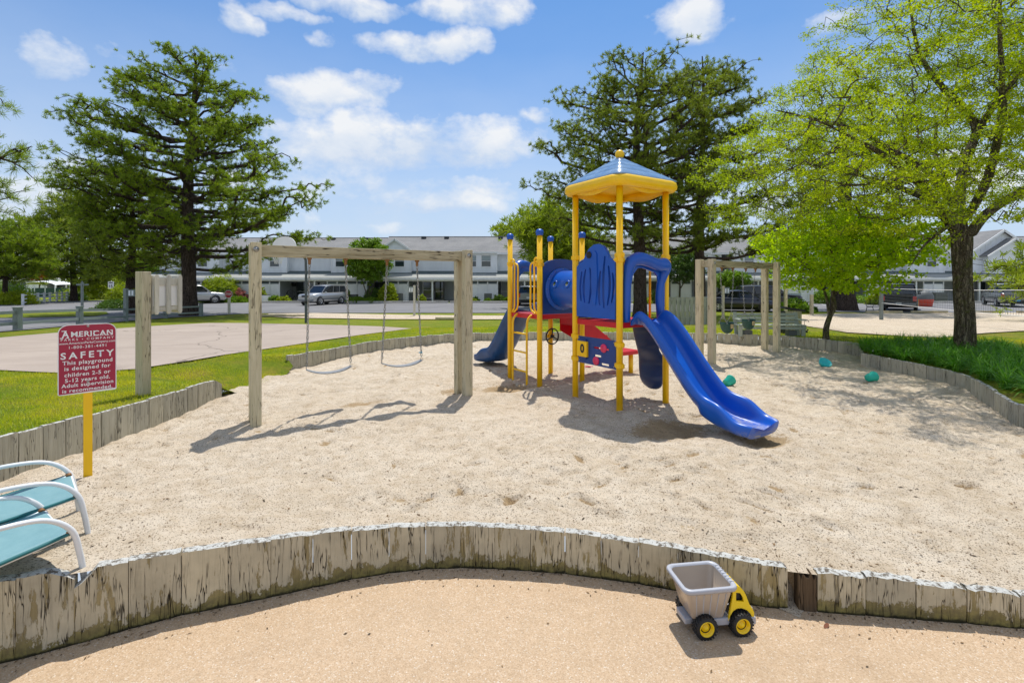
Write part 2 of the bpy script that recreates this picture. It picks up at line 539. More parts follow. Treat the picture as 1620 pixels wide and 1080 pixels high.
def m_patio(s):
    p = s.pos()
    col = s.mix(s.ramp(s.noise(p, 1.3, 5, 0.6), [(0.3, 0.0), (0.7, 1.0)]), (0.43, 0.325, 0.225), (0.49, 0.375, 0.265))
    cell = s.voro(p, 150, out=1)
    cx, cy, cz = s.sep(cell)
    col = s.mix(0.5, col, s.ramp(cx, [(0.0, (0.34, 0.215, 0.11)), (0.45, (0.55, 0.375, 0.22)), (0.85, (0.62, 0.45, 0.29)), (0.96, (0.70, 0.58, 0.44)), (1.0, (0.82, 0.78, 0.7))]))
    col = s.mix(s.math('MULTIPLY', s.ramp(s.noise(p, 9, 6, 0.7), [(0.4, 0.0), (0.8, 1.0)]), 0.35), col, (0.36, 0.26, 0.16))
    shell = s.math('LESS_THAN', s.voro(p, 17), 0.05)
    col = s.mix(s.math('MULTIPLY', shell, 0.8), col, (0.8, 0.77, 0.7))
    dk = s.math('LESS_THAN', s.voro(s.map(p, (1, 1, 1), (4, 7, 0)), 22), 0.035)
    col = s.mix(s.math('MULTIPLY', dk, 0.7), col, (0.16, 0.1, 0.06))
    st = s.ramp(s.noise(p, 0.8, 7, 0.72), [(0.5, 0.0), (0.66, 1.0)])
    col = s.mix(s.math('MULTIPLY', st, 0.30), col, (0.30, 0.21, 0.13))
    h = s.voro(p, 150)
    return {'Base Color': col, 'Normal': s.bump(s.math('ADD', h, s.math('MULTIPLY', s.noise(p, 60, 3), 0.6)), 0.5, 0.004)}
PATIO = mat('exposed_aggregate', m_patio, rough=0.85, spec=0.25)
def m_court(s):
    p = s.pos()
    col = s.mix(s.ramp(s.noise(p, 0.35, 5, 0.65), [(0.3, 0.0), (0.7, 1.0)]), (0.45, 0.375, 0.315), (0.35, 0.29, 0.245))
    col = s.mix(s.math('MULTIPLY', s.ramp(s.noise(s.map(p, (0.6, 2.5, 1)), 1.2, 6, 0.7), [(0.45, 0.0), (0.8, 1.0)]), 0.4), col, (0.27, 0.215, 0.17))
    crack = s.voro(s.vmath('ADD', p, s.noise(p, 0.8, 3, out=1)), 0.22, 'DISTANCE_TO_EDGE')
    col = s.mix(s.math('MULTIPLY', s.math('LESS_THAN', crack, 0.004), 0.7), col, (0.12, 0.1, 0.08))
    col = s.mix(s.math('MULTIPLY', s.ramp(s.noise(p, 60, 3), [(0.4, 1.0), (0.6, 0.0)]), 0.15), col, (0.2, 0.16, 0.13))
    return {'Base Color': col, 'Normal': s.bump(s.noise(p, 70, 3), 0.2, 0.005)}
COURT = mat('court_concrete', m_court, rough=0.9, spec=0.2)
def m_asphalt(s):
    p = s.pos()
    col = s.mix(s.ramp(s.noise(p, 0.25, 6, 0.65), [(0.3, 0.0), (0.7, 1.0)]), (0.25, 0.245, 0.25), (0.18, 0.178, 0.185))
    col = s.mix(s.math('MULTIPLY', s.ramp(s.noise(p, 25, 3, 0.7), [(0.4, 1.0), (0.62, 0.0)]), 0.3), col, (0.1, 0.1, 0.1))
    return {'Base Color': col, 'Normal': s.bump(s.noise(p, 40, 3), 0.3, 0.01)}
ASPHALT = mat('asphalt', m_asphalt, rough=0.85, spec=0.25)
def m_lawn(s):
    p = s.pos()
    a = s.noise(s.map(p, (1, 1, 1)), 1.1, 6, 0.7)
    b = s.noise(p, 9, 5, 0.75)
    c = s.noise(p, 70, 3, 0.8)
    col = s.mix(s.ramp(b, [(0.3, 0.0), (0.65, 1.0)]), (0.135, 0.205, 0.010), (0.255, 0.31, 0.014))
    dry = s.ramp(a, [(0.5, 0.0), (0.68, 1.0)])
    col = s.mix(s.math('MULTIPLY', dry, 0.7), col, (0.46, 0.345, 0.05))
    bare = s.ramp(s.noise(s.map(p, (0.5, 1.6, 1), (9, 2, 0)), 0.9, 6, 0.7), [(0.54, 0.0), (0.68, 1.0)])
    col = s.mix(s.math('MULTIPLY', bare, 0.65), col, (0.33, 0.20, 0.07))
    col = s.mix(s.ramp(c, [(0.3, 0.6), (0.55, 0.0)]), col, (0.04, 0.065, 0.006))
    return {'Base Color': col, 'Normal': s.bump(s.math('ADD', b, c), 0.9, 0.05)}
LAWN = mat('lawn', m_lawn, rough=0.9, spec=0.15)


def wood_fn(c1, c2, dark, paint=None, axis='z', crack=1.0, algae=0.0, scale=1.0):
    """weathered timber: grain, checks and knots run along one local axis"""
    def fn(s):
        o = s.coord()
        off = s.math('MULTIPLY', s.rnd(), 37.0)
        o = s.vmath('ADD', o, s.comb(off, off, off))
        st = {'z': (1, 1, 0.07), 'x': (0.07, 1, 1), 'y': (1, 0.07, 1)}[axis]
        g = s.map(o, st)
        wob = s.noise(o, 1.6 * scale, 3, 0.5, out=1)
        g = s.vmath('ADD', g, s.vmath('MULTIPLY', wob, (0.03, 0.03, 0.03)))
        grain = s.noise(g, 55 * scale, 6, 0.7)
        coarse = s.noise(g, 14 * scale, 5, 0.65)
        col = s.mix(s.ramp(grain, [(0.3, 0.0), (0.7, 1.0)]), c1, c2)
        col = s.mix(0.35, col, s.mix(s.ramp(coarse, [(0.35, 0.0), (0.65, 1.0)]), c1, c2))
        ck = s.noise(s.map(g, (1, 1, 1), (3, 5, 2)), 22 * scale, 3, 0.6)
        cr = s.ramp(s.math('ABSOLUTE', s.math('SUBTRACT', ck, 0.5)), [(0.0, 1.0), (0.018, 0.0)])
        gate = s.ramp(s.noise(s.map(o, (1, 1, 0.5)), 5 * scale, 3, 0.6), [(0.42, 0.0), (0.52, 1.0)])
        cr = s.math('MULTIPLY', s.math('MULTIPLY', cr, gate), crack)
        if paint:
            pm = s.noise(s.map(g, (1, 1, 2.2)), 20 * scale, 7, 0.72)
            pm = s.math('ADD', pm, s.math('MULTIPLY', s.math('SUBTRACT', s.noise(s.map(o, (1, 1, 0.4)), 3.1, 3), 0.5), 0.55))
            keep = s.ramp(pm, [(0.575, 1.0), (0.60, 0.0)])
            zl = s.sep(s.coord())[2]
            if algae:
                # the paint has gone along the foot, where moss grows
                edge = s.math('ADD', zl, s.math('MULTIPLY', s.math('SUBTRACT', s.noise(s.map(o, (1, 1, 0.6)), 7, 8, 0.75), 0.5), 0.42))
                low = s.ramp(edge, [(0.070, 0.0), (0.076, 1.0)])
                keep = s.math('MULTIPLY', keep, low)
            pc = s.mix(s.ramp(s.noise(o, 4, 5, 0.6), [(0.3, 0.0), (0.7, 1.0)]), paint, tuple(x * 0.72 for x in paint))
            pc = s.mix(s.math('MULTIPLY', s.ramp(grain, [(0.3, 1.0), (0.5, 0.0)]), 0.25), pc, dark)
            if algae:
                moss = s.mix(s.ramp(s.noise(o, 26, 5, 0.7), [(0.35, 0.0), (0.65, 1.0)]), (0.05, 0.045, 0.016), (0.24, 0.21, 0.055))
                lowm = s.ramp(zl, [(0.0, 1.0), (0.16, 0.0)])
                col = s.mix(s.math('MULTIPLY', lowm, 0.85), col, moss)
            col = s.mix(keep, col, pc)
            hh = s.math('ADD', s.math('MULTIPLY', keep, 0.8), s.math('MULTIPLY', grain, 0.5))
        else:
            hh = grain
        col = s.mix(s.math('MULTIPLY', cr, 0.9), col, dark)
        if algae:
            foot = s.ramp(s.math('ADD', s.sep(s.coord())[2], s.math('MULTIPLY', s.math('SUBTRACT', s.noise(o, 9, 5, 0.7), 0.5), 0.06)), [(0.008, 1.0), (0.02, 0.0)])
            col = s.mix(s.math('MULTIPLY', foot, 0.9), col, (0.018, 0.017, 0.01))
        col = s.mix(1.0, col, s.mix(s.rnd(), (0.86, 0.87, 0.88), (1.1, 1.09, 1.05)), 'MULTIPLY')
        hh = s.math('SUBTRACT', hh, s.math('MULTIPLY', cr, 1.6))
        return {'Base Color': col, 'Normal': s.bump(hh, 0.6, 0.006)}
    return fn
BOARD = mat('peeling_board', wood_fn((0.24, 0.19, 0.09), (0.38, 0.31, 0.17), (0.022, 0.016, 0.010), paint=(0.58, 0.515, 0.375), algae=1.0, crack=1.3), rough=0.9, spec=0.2)
def m_top(s):
    p = s.pos()
    n = s.noise(p, 26, 7, 0.75)
    col = s.mix(s.ramp(n, [(0.43, 0.0), (0.50, 1.0)]), (0.13, 0.11, 0.085), (0.53, 0.53, 0.50))
    col = s.mix(s.ramp(s.noise(p, 90, 3, 0.8), [(0.3, 0.7), (0.48, 0.0)]), col, (0.2, 0.18, 0.15))
    return {'Base Color': col, 'Normal': s.bump(n, 0.8, 0.01)}
BOARD_TOP = mat('flaking_white_top', m_top, rough=0.9, spec=0.2)
ROTTEN = mat('rotten_wood', wood_fn((0.06, 0.04, 0.025), (0.17, 0.12, 0.075), (0.008, 0.006, 0.004)), rough=0.95, spec=0.1)
GREYBOARD = mat('grey_board', wood_fn((0.32, 0.295, 0.22), (0.54, 0.51, 0.41), (0.05, 0.04, 0.03)), rough=0.9, spec=0.2)
TIMBER = mat('weathered_timber', wood_fn((0.46, 0.40, 0.25), (0.70, 0.63, 0.45), (0.06, 0.045, 0.028), scale=0.8), rough=0.85, spec=0.25)
TIMBER_X = mat('weathered_timber_beam', wood_fn((0.25, 0.205, 0.11), (0.64, 0.57, 0.39), (0.05, 0.035, 0.02), axis='x', scale=0.6, crack=1.5), rough=0.85, spec=0.25)
RAIL = mat('grey_green_paint', wood_fn((0.16, 0.19, 0.19), (0.26, 0.30, 0.295), (0.05, 0.06, 0.06), axis='x', crack=0.3), rough=0.7, spec=0.3)
FENCEGREY = mat('silver_grey_board', wood_fn((0.30, 0.305, 0.28), (0.46, 0.465, 0.43), (0.06, 0.06, 0.05)), rough=0.85, spec=0.2)
BENCHPAINT = mat('pale_grey_green_bench', wood_fn((0.34, 0.38, 0.34), (0.46, 0.50, 0.45), (0.1, 0.11, 0.1), axis='x', crack=0.3), rough=0.75, spec=0.3)
RAIL_Z = mat('grey_green_post_paint', wood_fn((0.17, 0.20, 0.195), (0.28, 0.32, 0.31), (0.05, 0.06, 0.06), axis='z', crack=0.3), rough=0.7, spec=0.3)
PALEWOOD = mat('pale_wood', wood_fn((0.50, 0.475, 0.40), (0.64, 0.62, 0.54), (0.16, 0.13, 0.09), crack=0.4), rough=0.8, spec=0.3)


def m_plastic(c, c2, wear=0.25):
    def fn(s):
        p = s.coord()
        n = s.noise(p, 3.5, 5, 0.6)
        col = s.mix(s.ramp(n, [(0.3, 0.0), (0.7, 1.0)]), c, c2)
        dirt = s.ramp(s.noise(s.map(p, (1, 1, 0.5)), 11, 7, 0.75), [(0.56, 0.0), (0.8, 1.0)])
        col = s.mix(s.math('MULTIPLY', dirt, wear), col, tuple(min(1, x * 0.5 + 0.05) for x in c))
        r = s.math('ADD', 0.24, s.math('MULTIPLY', s.noise(p, 14, 5, 0.7), 0.22))
        return {'Base Color': col, 'Roughness': r, 'Normal': s.bump(s.noise(p, 45, 3), 0.06, 0.004)}
    return fn
YELLOW = mat('yellow_paint', m_plastic((0.95, 0.58, 0.002), (0.90, 0.51, 0.002), 0.14), rough=0.35)
YELLOW_OLD = mat('yellow_plastic_scuffed', m_plastic((0.93, 0.60, 0.006), (0.84, 0.50, 0.005), 0.6), rough=0.45)
BLUE = mat('blue_plastic', m_plastic((0.003, 0.075, 0.42), (0.004, 0.095, 0.50), 0.12), rough=0.3)
def m_slide(s):
    p = s.coord()
    n = s.noise(p, 3.0, 5, 0.6)
    col = s.mix(s.ramp(n, [(0.3, 0.0), (0.7, 1.0)]), (0.003, 0.08, 0.45), (0.004, 0.105, 0.53))
    z = s.sep(p)[2]
    scr = s.noise(s.map(p, (0.5, 6, 5)), 16, 7, 0.78)
    worn = s.math('MULTIPLY', s.ramp(scr, [(0.47, 0.0), (0.56, 1.0)]), s.ramp(s.math('ADD', z, s.math('MULTIPLY', s.math('SUBTRACT', s.noise(p, 7, 5, 0.7), 0.5), 0.16)), [(0.085, 1.0), (0.15, 0.0)]))
    col = s.mix(s.math('MULTIPLY', worn, 0.85), col, (0.42, 0.37, 0.27))
    r = s.math('ADD', 0.22, s.math('MULTIPLY', s.noise(p, 16, 5, 0.7), 0.2))
    nz = s.sep(s.node('ShaderNodeNewGeometry').outputs['Normal'])[2]
    dust = s.math('MULTIPLY', s.ramp(nz, [(0.90, 0.0), (0.985, 1.0)]), s.ramp(s.noise(p, 9, 7, 0.75), [(0.42, 0.0), (0.66, 0.6)]))
    dust = s.math('MULTIPLY', dust, s.ramp(z, [(0.16, 1.0), (0.30, 0.15)]))
    col = s.mix(dust, col, (0.42, 0.37, 0.28))
    worn = s.math('MAXIMUM', worn, dust)
    return {'Base Color': col, 'Roughness': s.math('ADD', r, s.math('MULTIPLY', worn, 0.5)), 'Normal': s.bump(s.noise(p, 30, 4), 0.06, 0.006)}
SLIDE = mat('slide_blue', m_slide, rough=0.3)
NAVY = mat('navy_plastic', m_plastic((0.010, 0.030, 0.11), (0.014, 0.042, 0.15), 0.3), rough=0.4)
PANEL_NAVY = mat('navy_panel', m_plastic((0.006, 0.040, 0.20), (0.008, 0.052, 0.25), 0.2), rough=0.4)
RED = mat('red_coated_metal', m_plastic((0.62, 0.006, 0.020), (0.50, 0.006, 0.018), 0.3), rough=0.45)
PINK = mat('pink_plastic', m_plastic((0.80, 0.03, 0.13), (0.70, 0.03, 0.11), 0.2), rough=0.45)
def m_roof(s):
    p = s.coord()
    n = s.noise(p, 5, 6, 0.7)
    col = s.mix(s.ramp(n, [(0.35, 0.0), (0.65, 1.0)]), (0.13, 0.24, 0.42), (0.22, 0.34, 0.50))
    return {'Base Color': col, 'Roughness': s.math('ADD', 0.16, s.math('MULTIPLY', n, 0.2))}
ROOFBLUE = mat('sky_tinted_blue_roof', m_roof, rough=0.25, spec=0.9)  # blue made paler: sky reflection painted into the base colour
BLACK = mat('black_plastic', base=(0.012, 0.012, 0.013), rough=0.45)
def m_metal(c, r):
    def fn(s):
        p = s.coord()
        n = s.noise(p, 30, 5, 0.7)
        return {'Base Color': s.mix(s.ramp(n, [(0.4, 0.0), (0.7, 1.0)]), c, tuple(x * 0.5 for x in c)), 'Roughness': s.math('ADD', r, s.math('MULTIPLY', n, 0.2))}
    return fn
GALV = mat('galvanised_steel', m_metal((0.42, 0.42, 0.40), 0.35), metal=0.8)
RUST = mat('rusty_steel', m_metal((0.33, 0.17, 0.07), 0.6), metal=0.4)
SEATGREY = mat('grey_rubber', m_metal((0.27, 0.29, 0.31), 0.6), rough=0.6)
GREENRUB = mat('green_rubber', m_metal((0.03, 0.10, 0.075), 0.45))
TEAL = mat('teal_plastic', m_plastic((0.01, 0.42, 0.30), (0.01, 0.50, 0.36), 0.2), rough=0.35)
TEAL2 = mat('turquoise_plastic', m_plastic((0.02, 0.50, 0.52), (0.02, 0.56, 0.56), 0.2), rough=0.35)
def m_sling(s):
    p = s.coord()
    wv = s.noise(s.map(p, (1, 9, 9)), 60, 2, 0.5)
    col = s.mix(s.ramp(s.noise(p, 7, 6, 0.7), [(0.3, 0.0), (0.75, 1.0)]), (0.15, 0.30, 0.33), (0.22, 0.38, 0.40))
    return {'Base Color': col, 'Normal': s.bump(wv, 0.3, 0.002)}
SLING = mat('teal_sling_mesh', m_sling, rough=0.5)
SLING_EDGE = mat('teal_hem', base=(0.008, 0.13, 0.14), rough=0.55)
WHITE = mat('white_enamel', m_plastic((0.74, 0.76, 0.78), (0.66, 0.69, 0.71), 0.25), rough=0.35)
SIGNRED = mat('sign_crimson', m_plastic((0.36, 0.008, 0.045), (0.34, 0.008, 0.042), 0.1), rough=0.4)
SIGNWHITE = mat('sign_white', base=(0.80, 0.80, 0.79), rough=0.5)
TOYGREY = mat('toy_grey', base=(0.30, 0.31, 0.35), rough=0.38)
TOYGREY2 = mat('toy_pale_grey', base=(0.40, 0.41, 0.45), rough=0.35)
TOYYEL = mat('toy_yellow', base=(0.90, 0.62, 0.005), rough=0.3)
TYRE = mat('black_tyre', base=(0.014, 0.014, 0.015), rough=0.6)


# ---- bark and leaves
def bark_fn(c1, c2, dark, lich=None):
    def fn(s):
        p = s.pos()
        g = s.map(p, (1, 1, 0.16))
        wr = s.noise(p, 2.5, 4, 0.6, out=1)
        g = s.vmath('ADD', g, s.vmath('MULTIPLY', wr, (0.16, 0.16, 0.10)))
        r1 = s.math('ABSOLUTE', s.math('SUBTRACT', s.noise(g, 9, 4, 0.6), 0.5))
        r2 = s.math('ABSOLUTE', s.math('SUBTRACT', s.noise(s.map(g, (1, 1, 1.6), (3, 1, 4)), 17, 4, 0.65), 0.5))
        e = s.math('MINIMUM', r1, s.math('MULTIPLY', r2, 1.3))
        n = s.noise(g, 30, 6, 0.75)
        col = s.mix(s.ramp(n, [(0.3, 0.0), (0.7, 1.0)]), c1, c2)
        col = s.mix(s.ramp(e, [(0.0, 0.95), (0.05, 0.0)]), col, dark)
        if lich:
            col = s.mix(s.math('MULTIPLY', s.ramp(s.noise(p, 3.5, 7, 0.75), [(0.50, 0.0), (0.60, 1.0)]), 0.65), col, lich)
        return {'Base Color': col, 'Normal': s.bump(s.math('ADD', s.math('MULTIPLY', s.ramp(e, [(0.0, 0.0), (0.09, 1.0)]), 1.0), s.math('MULTIPLY', n, 0.5)), 1.0, 0.05)}
    return fn
PINEBARK = mat('pine_bark', bark_fn((0.11, 0.08, 0.064), (0.20, 0.155, 0.13), (0.02, 0.014, 0.011)), rough=0.95, spec=0.1)
LOCUSTBARK = mat('locust_bark', bark_fn((0.20, 0.165, 0.11), (0.38, 0.33, 0.235), (0.035, 0.025, 0.016), (0.17, 0.19, 0.05)), rough=0.95, spec=0.1)


def leaf_mat(name, c1, c2, c3, trans=0.4, tcol=None, rough=0.5, nscale=0.6):
    m = bpy.data.materials.new(name)
    m.use_nodes = True
    s = Sh(m.node_tree)
    bs = m.node_tree.nodes['Principled BSDF']
    out = m.node_tree.nodes['Material Output']
    p = s.pos()
    isl = s.island()
    col = s.mix(s.ramp(s.noise(p, nscale, 3, 0.6), [(0.35, 0.0), (0.65, 1.0)]), c1, c2)
    col = s.mix(s.math('MULTIPLY', isl, 0.55), col, c3)
    s.put(bs.inputs['Base Color'], col)
    bs.inputs['Roughness'].default_value = rough
    bs.inputs['Specular IOR Level'].default_value = 0.3
    tr = s.node('ShaderNodeBsdfTranslucent')
    s.put(tr.inputs[0], s.mix(1.0, col, tcol or (1.5, 1.6, 0.8), 'MULTIPLY'))
    mx = s.node('ShaderNodeMixShader')
    mx.inputs[0].default_value = trans
    s.put(mx.inputs[1], bs.outputs[0])
    s.put(mx.inputs[2], tr.outputs[0])
    s.put(out.inputs[0], mx.outputs[0])
    return m
NEEDLE = leaf_mat('pine_needles', (0.08, 0.15, 0.012), (0.17, 0.25, 0.014), (0.36, 0.41, 0.02), 0.40)
NEEDLE_DK = leaf_mat('dark_pine_needles', (0.09, 0.145, 0.018), (0.16, 0.21, 0.02), (0.31, 0.33, 0.03), 0.42)
NEEDLE_LT = leaf_mat('light_pine_needles', (0.16, 0.24, 0.016), (0.24, 0.30, 0.02), (0.34, 0.38, 0.03), 0.42)
LOCUST = leaf_mat('locust_leaf', (0.20, 0.31, 0.006), (0.32, 0.40, 0.006), (0.46, 0.50, 0.010), 0.55, (1.25, 1.3, 0.5))
REDBUD = leaf_mat('redbud_leaf', (0.27, 0.44, 0.008), (0.40, 0.54, 0.008), (0.52, 0.62, 0.012), 0.62, (1.25, 1.3, 0.5))
SHRUB_LT = leaf_mat('yellow_green_shrub_leaf', (0.20, 0.28, 0.012), (0.30, 0.36, 0.015), (0.40, 0.44, 0.02), 0.3)
SHRUB_DK = leaf_mat('dark_shrub_leaf', (0.045, 0.095, 0.018), (0.08, 0.145, 0.024), (0.14, 0.22, 0.03), 0.28)
SHRUB_MD = leaf_mat('mid_green_shrub_leaf', (0.09, 0.19, 0.012), (0.15, 0.26, 0.015), (0.25, 0.35, 0.02), 0.3)
REDLEAF = leaf_mat('red_maple_leaf', (0.30, 0.06, 0.02), (0.42, 0.10, 0.025), (0.50, 0.20, 0.03), 0.35, (1.3, 1.0, 0.8))
PINKLEAF = leaf_mat('pink_azalea_flower', (0.50, 0.12, 0.16), (0.6, 0.2, 0.24), (0.2, 0.26, 0.05), 0.3, (1.2, 1.0, 1.0))
BLADE = leaf_mat('grass_blade', (0.17, 0.29, 0.008), (0.46, 0.45, 0.015), (0.62, 0.54, 0.05), 0.4, nscale=1.1)
LIRIOPE = leaf_mat('liriope_blade', (0.04, 0.18, 0.012), (0.09, 0.26, 0.014), (0.20, 0.40, 0.025), 0.32, nscale=3.0)


# ---- buildings
def m_siding(c):
    def fn(s):
        p = s.pos()
        n = s.noise(s.map(p, (1, 1, 0.3)), 1.5, 6, 0.65)
        return {'Base Color': s.mix(s.ramp(n, [(0.3, 0.0), (0.75, 1.0)]), c, tuple(x * 0.86 for x in c))}
    return fn
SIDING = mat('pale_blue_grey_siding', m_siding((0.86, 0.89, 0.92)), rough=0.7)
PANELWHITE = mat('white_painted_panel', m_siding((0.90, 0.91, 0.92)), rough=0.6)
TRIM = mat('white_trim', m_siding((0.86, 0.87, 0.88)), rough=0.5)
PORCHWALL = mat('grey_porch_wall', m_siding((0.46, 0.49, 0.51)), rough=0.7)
def m_shingle(c1, c2):
    def fn(s):
        p = s.pos()
        n = s.noise(p, 0.5, 6, 0.7)
        col = s.mix(s.ramp(n, [(0.35, 0.0), (0.65, 1.0)]), c1, c2)
        b = s.noise(s.map(p, (5, 5, 5)), 2.0, 3, 0.8)
        col = s.mix(s.math('MULTIPLY', s.ramp(b, [(0.4, 1.0), (0.6, 0.0)]), 0.35), col, tuple(x * 0.5 for x in c1))
        rows = s.math('FRACT', s.math('MULTIPLY', s.sep(p)[2], 5.0))
        col = s.mix(s.math('MULTIPLY', s.math('LESS_THAN', rows, 0.16), 0.25), col, (0.05, 0.05, 0.05))
        return {'Base Color': col, 'Normal': s.bump(b, 0.4, 0.02)}
    return fn
SHINGLE = mat('grey_shingles', m_shingle((0.20, 0.20, 0.20), (0.27, 0.265, 0.26)), rough=0.9)
SHINGLE_G = mat('green_grey_shingles', m_shingle((0.085, 0.12, 0.125), (0.13, 0.165, 0.165)), rough=0.9)
SHINGLE_P = mat('pale_weathered_shingles', m_shingle((0.33, 0.34, 0.32), (0.42, 0.42, 0.39)), rough=0.9)
GLASS = mat('window_glass', base=(0.03, 0.045, 0.05), rough=0.06, spec=0.8)
GLASSDK = mat('dark_tinted_glass', base=(0.010, 0.012, 0.014), rough=0.05, spec=0.8)
BLIND = mat('window_blind', base=(0.30, 0.36, 0.37), rough=0.5)
DARKDOOR = mat('dark_frame', base=(0.05, 0.055, 0.06), rough=0.5)
SLAT = mat('dark_lattice', base=(0.10, 0.13, 0.15), rough=0.7)
CONCRETE = mat('pale_concrete', m_siding((0.50, 0.48, 0.44)), rough=0.9)
def carpaint(name, c, metal=0.5, rough=0.28):
    return mat(name, None, base=c, rough=rough, metal=metal, Coat_Weight=0.8, Coat_Roughness=0.05)
SILVER = carpaint('silver_car_paint', (0.50, 0.50, 0.49))
PEWTER = carpaint('grey_car_paint', (0.20, 0.215, 0.23))
BLKPAINT = mat('black_car_paint', base=(0.006, 0.006, 0.008), rough=0.25, spec=0.4)
NAVYPAINT = carpaint('dark_blue_car_paint', (0.012, 0.015, 0.03), 0.3)
BROWNPAINT = carpaint('dark_bronze_car_paint', (0.05, 0.047, 0.045), 0.4)
ALLOY = mat('alloy_wheel', base=(0.6, 0.6, 0.61), rough=0.25, metal=0.9)
LAMPCLEAR = mat('clear_lamp_lens', base=(0.65, 0.66, 0.66), rough=0.1, spec=0.8)
LAMPRED = mat('red_lamp_lens', base=(0.5, 0.01, 0.015), rough=0.15, spec=0.8)
PLATE = mat('number_plate', base=(0.6, 0.62, 0.62), rough=0.4)
PLATEBLUE = mat('blue_number_plate', base=(0.05, 0.35, 0.55), rough=0.4)
KICKED = mat('orange_red_plastic', base=(0.75, 0.06, 0.02), rough=0.5)
AIRCON = mat('air_conditioner_grey', base=(0.13, 0.14, 0.14), rough=0.6)
NOTICE = mat('notice_paper', base=(0.74, 0.77, 0.82), rough=0.6)
# ------------------------------------------------------------------ ground sheets
def in_poly(px, py, poly):
    ins = np.zeros(len(px), dtype=bool)
    n = len(poly)
    for i in range(n):
        x1, y1 = poly[i][:2]
        x2, y2 = poly[(i + 1) % n][:2]
        if y1 == y2: continue
        c = ((y1 > py) != (y2 > py)) & (px < (x2 - x1) * (py - y1) / (y2 - y1) + x1)
        ins ^= c
    return ins
def resample(poly, step, closed=True):
    out = []
    n = len(poly)
    for i in range(n if closed else n - 1):
        a, b = Vector(poly[i][:2]), Vector(poly[(i + 1) % n][:2])
        k = max(1, int(math.ceil((b - a).length / step)))
        for j in range(k):
            out.append(a.lerp(b, j / k))
    if not closed: out.append(Vector(poly[-1][:2]))
    return out
def cdt(name, outline, inner, zf, material, holes=(), edge=0.6, hedge=0.35):
    out = resample(outline, edge)
    vs = list(out)
    es = [(i, (i + 1) % len(out)) for i in range(len(out))]
    for h in holes:
        hh = resample(h, hedge)
        b = len(vs)
        vs += hh
        es += [(b + i, b + (i + 1) % len(hh)) for i in range(len(hh))]
    if len(inner):
        inner = np.asarray(inner)
        m = in_poly(inner[:, 0], inner[:, 1], outline)
        for h in holes: m &= ~in_poly(inner[:, 0], inner[:, 1], h)
        vs += [Vector((float(a), float(b))) for a, b in inner[m]]
    r = geometry.delaunay_2d_cdt(vs, es, [], 0, 1e-4)
    V = np.array([(v.x, v.y) for v in r[0]])
    F = np.array([f for f in r[2] if len(f) == 3])
    c = V[F].mean(axis=1)
    keep = in_poly(c[:, 0], c[:, 1], outline)
    for h in holes: keep &= ~in_poly(c[:, 0], c[:, 1], h)
    F = F[keep]
    a, b, d = V[F[:, 0]], V[F[:, 1]], V[F[:, 2]]
    fl = ((b - a)[:, 0] * (d - a)[:, 1] - (b - a)[:, 1] * (d - a)[:, 0]) < 0
    F[fl] = F[fl][:, ::-1]
    Z = zf(V[:, 0], V[:, 1])
    me = np_mesh(name, np.column_stack([V, Z]), F, 3, True, [material])
    return link(name, me)
def gridpts(x0, x1, y0, y1, st):
    X, Y = np.meshgrid(np.arange(x0, x1, st) + 0.13, np.arange(y0, y1, st) + 0.17)
    return np.column_stack([X.ravel(), Y.ravel()]) + rng.uniform(-0.1, 0.1, (X.size, 2)) * st

BACK = [(-4.56, 9.96), (-4.18, 10.98), (-3.54, 12.46), (-2.76, 13.54), (-1.84, 14.23), (-1.0, 14.62), (0.3, 14.9), (1.8, 15.0), (3.3, 14.95), (4.7, 14.65), (5.88, 14.23), (7.0, 13.8), (7.6, 13.45), (8.1, 12.7), (8.45, 11.8)]
RIGHT = [(7.46, 10.49), (7.52, 9.9), (7.58, 9.3), (7.59, 8.61), (7.45, 8.05), (7.17, 7.54), (6.9, 7.1), (6.66, 6.71), (6.4, 6.3), (6.28, 6.01), (6.2, 5.2), (6.15, 4.0), (6.15, 2.8)]
LEFT = [(-4.55, 2.4), (-4.52, 4.0), (-4.48, 5.2), (-4.50, 6.3), (-4.46, 7.54)]
hole = [(-4.6, -9), (-4.6, 2.3), (-4.57, 4.0), (-4.53, 5.2), (-4.55, 6.3), (-4.50, 7.5), (-4.40, 7.65), (-4.40, 9.85)] + [(x, y + 0.03) for x, y in BACK] + [(8.4, 11.0)] + [(x + 0.04, y) for x, y in RIGHT] + [(6.19, -9)]
pts = np.vstack([gridpts(-34, 34, -10, 36, 0.62), gridpts(-80, -34, -10, 36, 3.0), gridpts(34, 80, -10, 36, 3.0), gridpts(-120, 120, 36, 110, 4.0), gridpts(-700, 700, 112, 1000, 60.0), gridpts(-700, -90, -10, 110, 40), gridpts(90, 700, -10, 110, 40)])
lawn = cdt('lawn_ground', [(-750, -12), (750, -12), (750, 1200), (-750, 1200)], pts, lambda x, y: H(x, y), LAWN, [hole], edge=40)
tag(lawn, kind='structure')
# patio
pat = cdt('patio', [(-30, -30), (30, -30), (30, 0.5), (6.3, 0.5), (6.3, 3.4), (3.1, 3.5), (1.5, 3.7), (0, 3.9), (-1.5, 3.7), (-2.9, 3.0), (-6, 2.4), (-6, 0.5), (-30, 0.5)], [], lambda x, y: np.full(np.shape(x), PATIO_Z), PATIO, edge=5)
tag(pat, kind='structure')
# sand: a fine relief sheet between the edgings
nx, ny = 560, 470
xs = np.linspace(-5.6, 9.3, nx)
t = np.linspace(0, 1, ny) ** 1.35
X = np.repeat(xs[None, :], ny, 0)
Y0 = near_y(X) + 0.012
Y = Y0 + t[:, None] * (15.6 - Y0)
Z = S(X, Y)
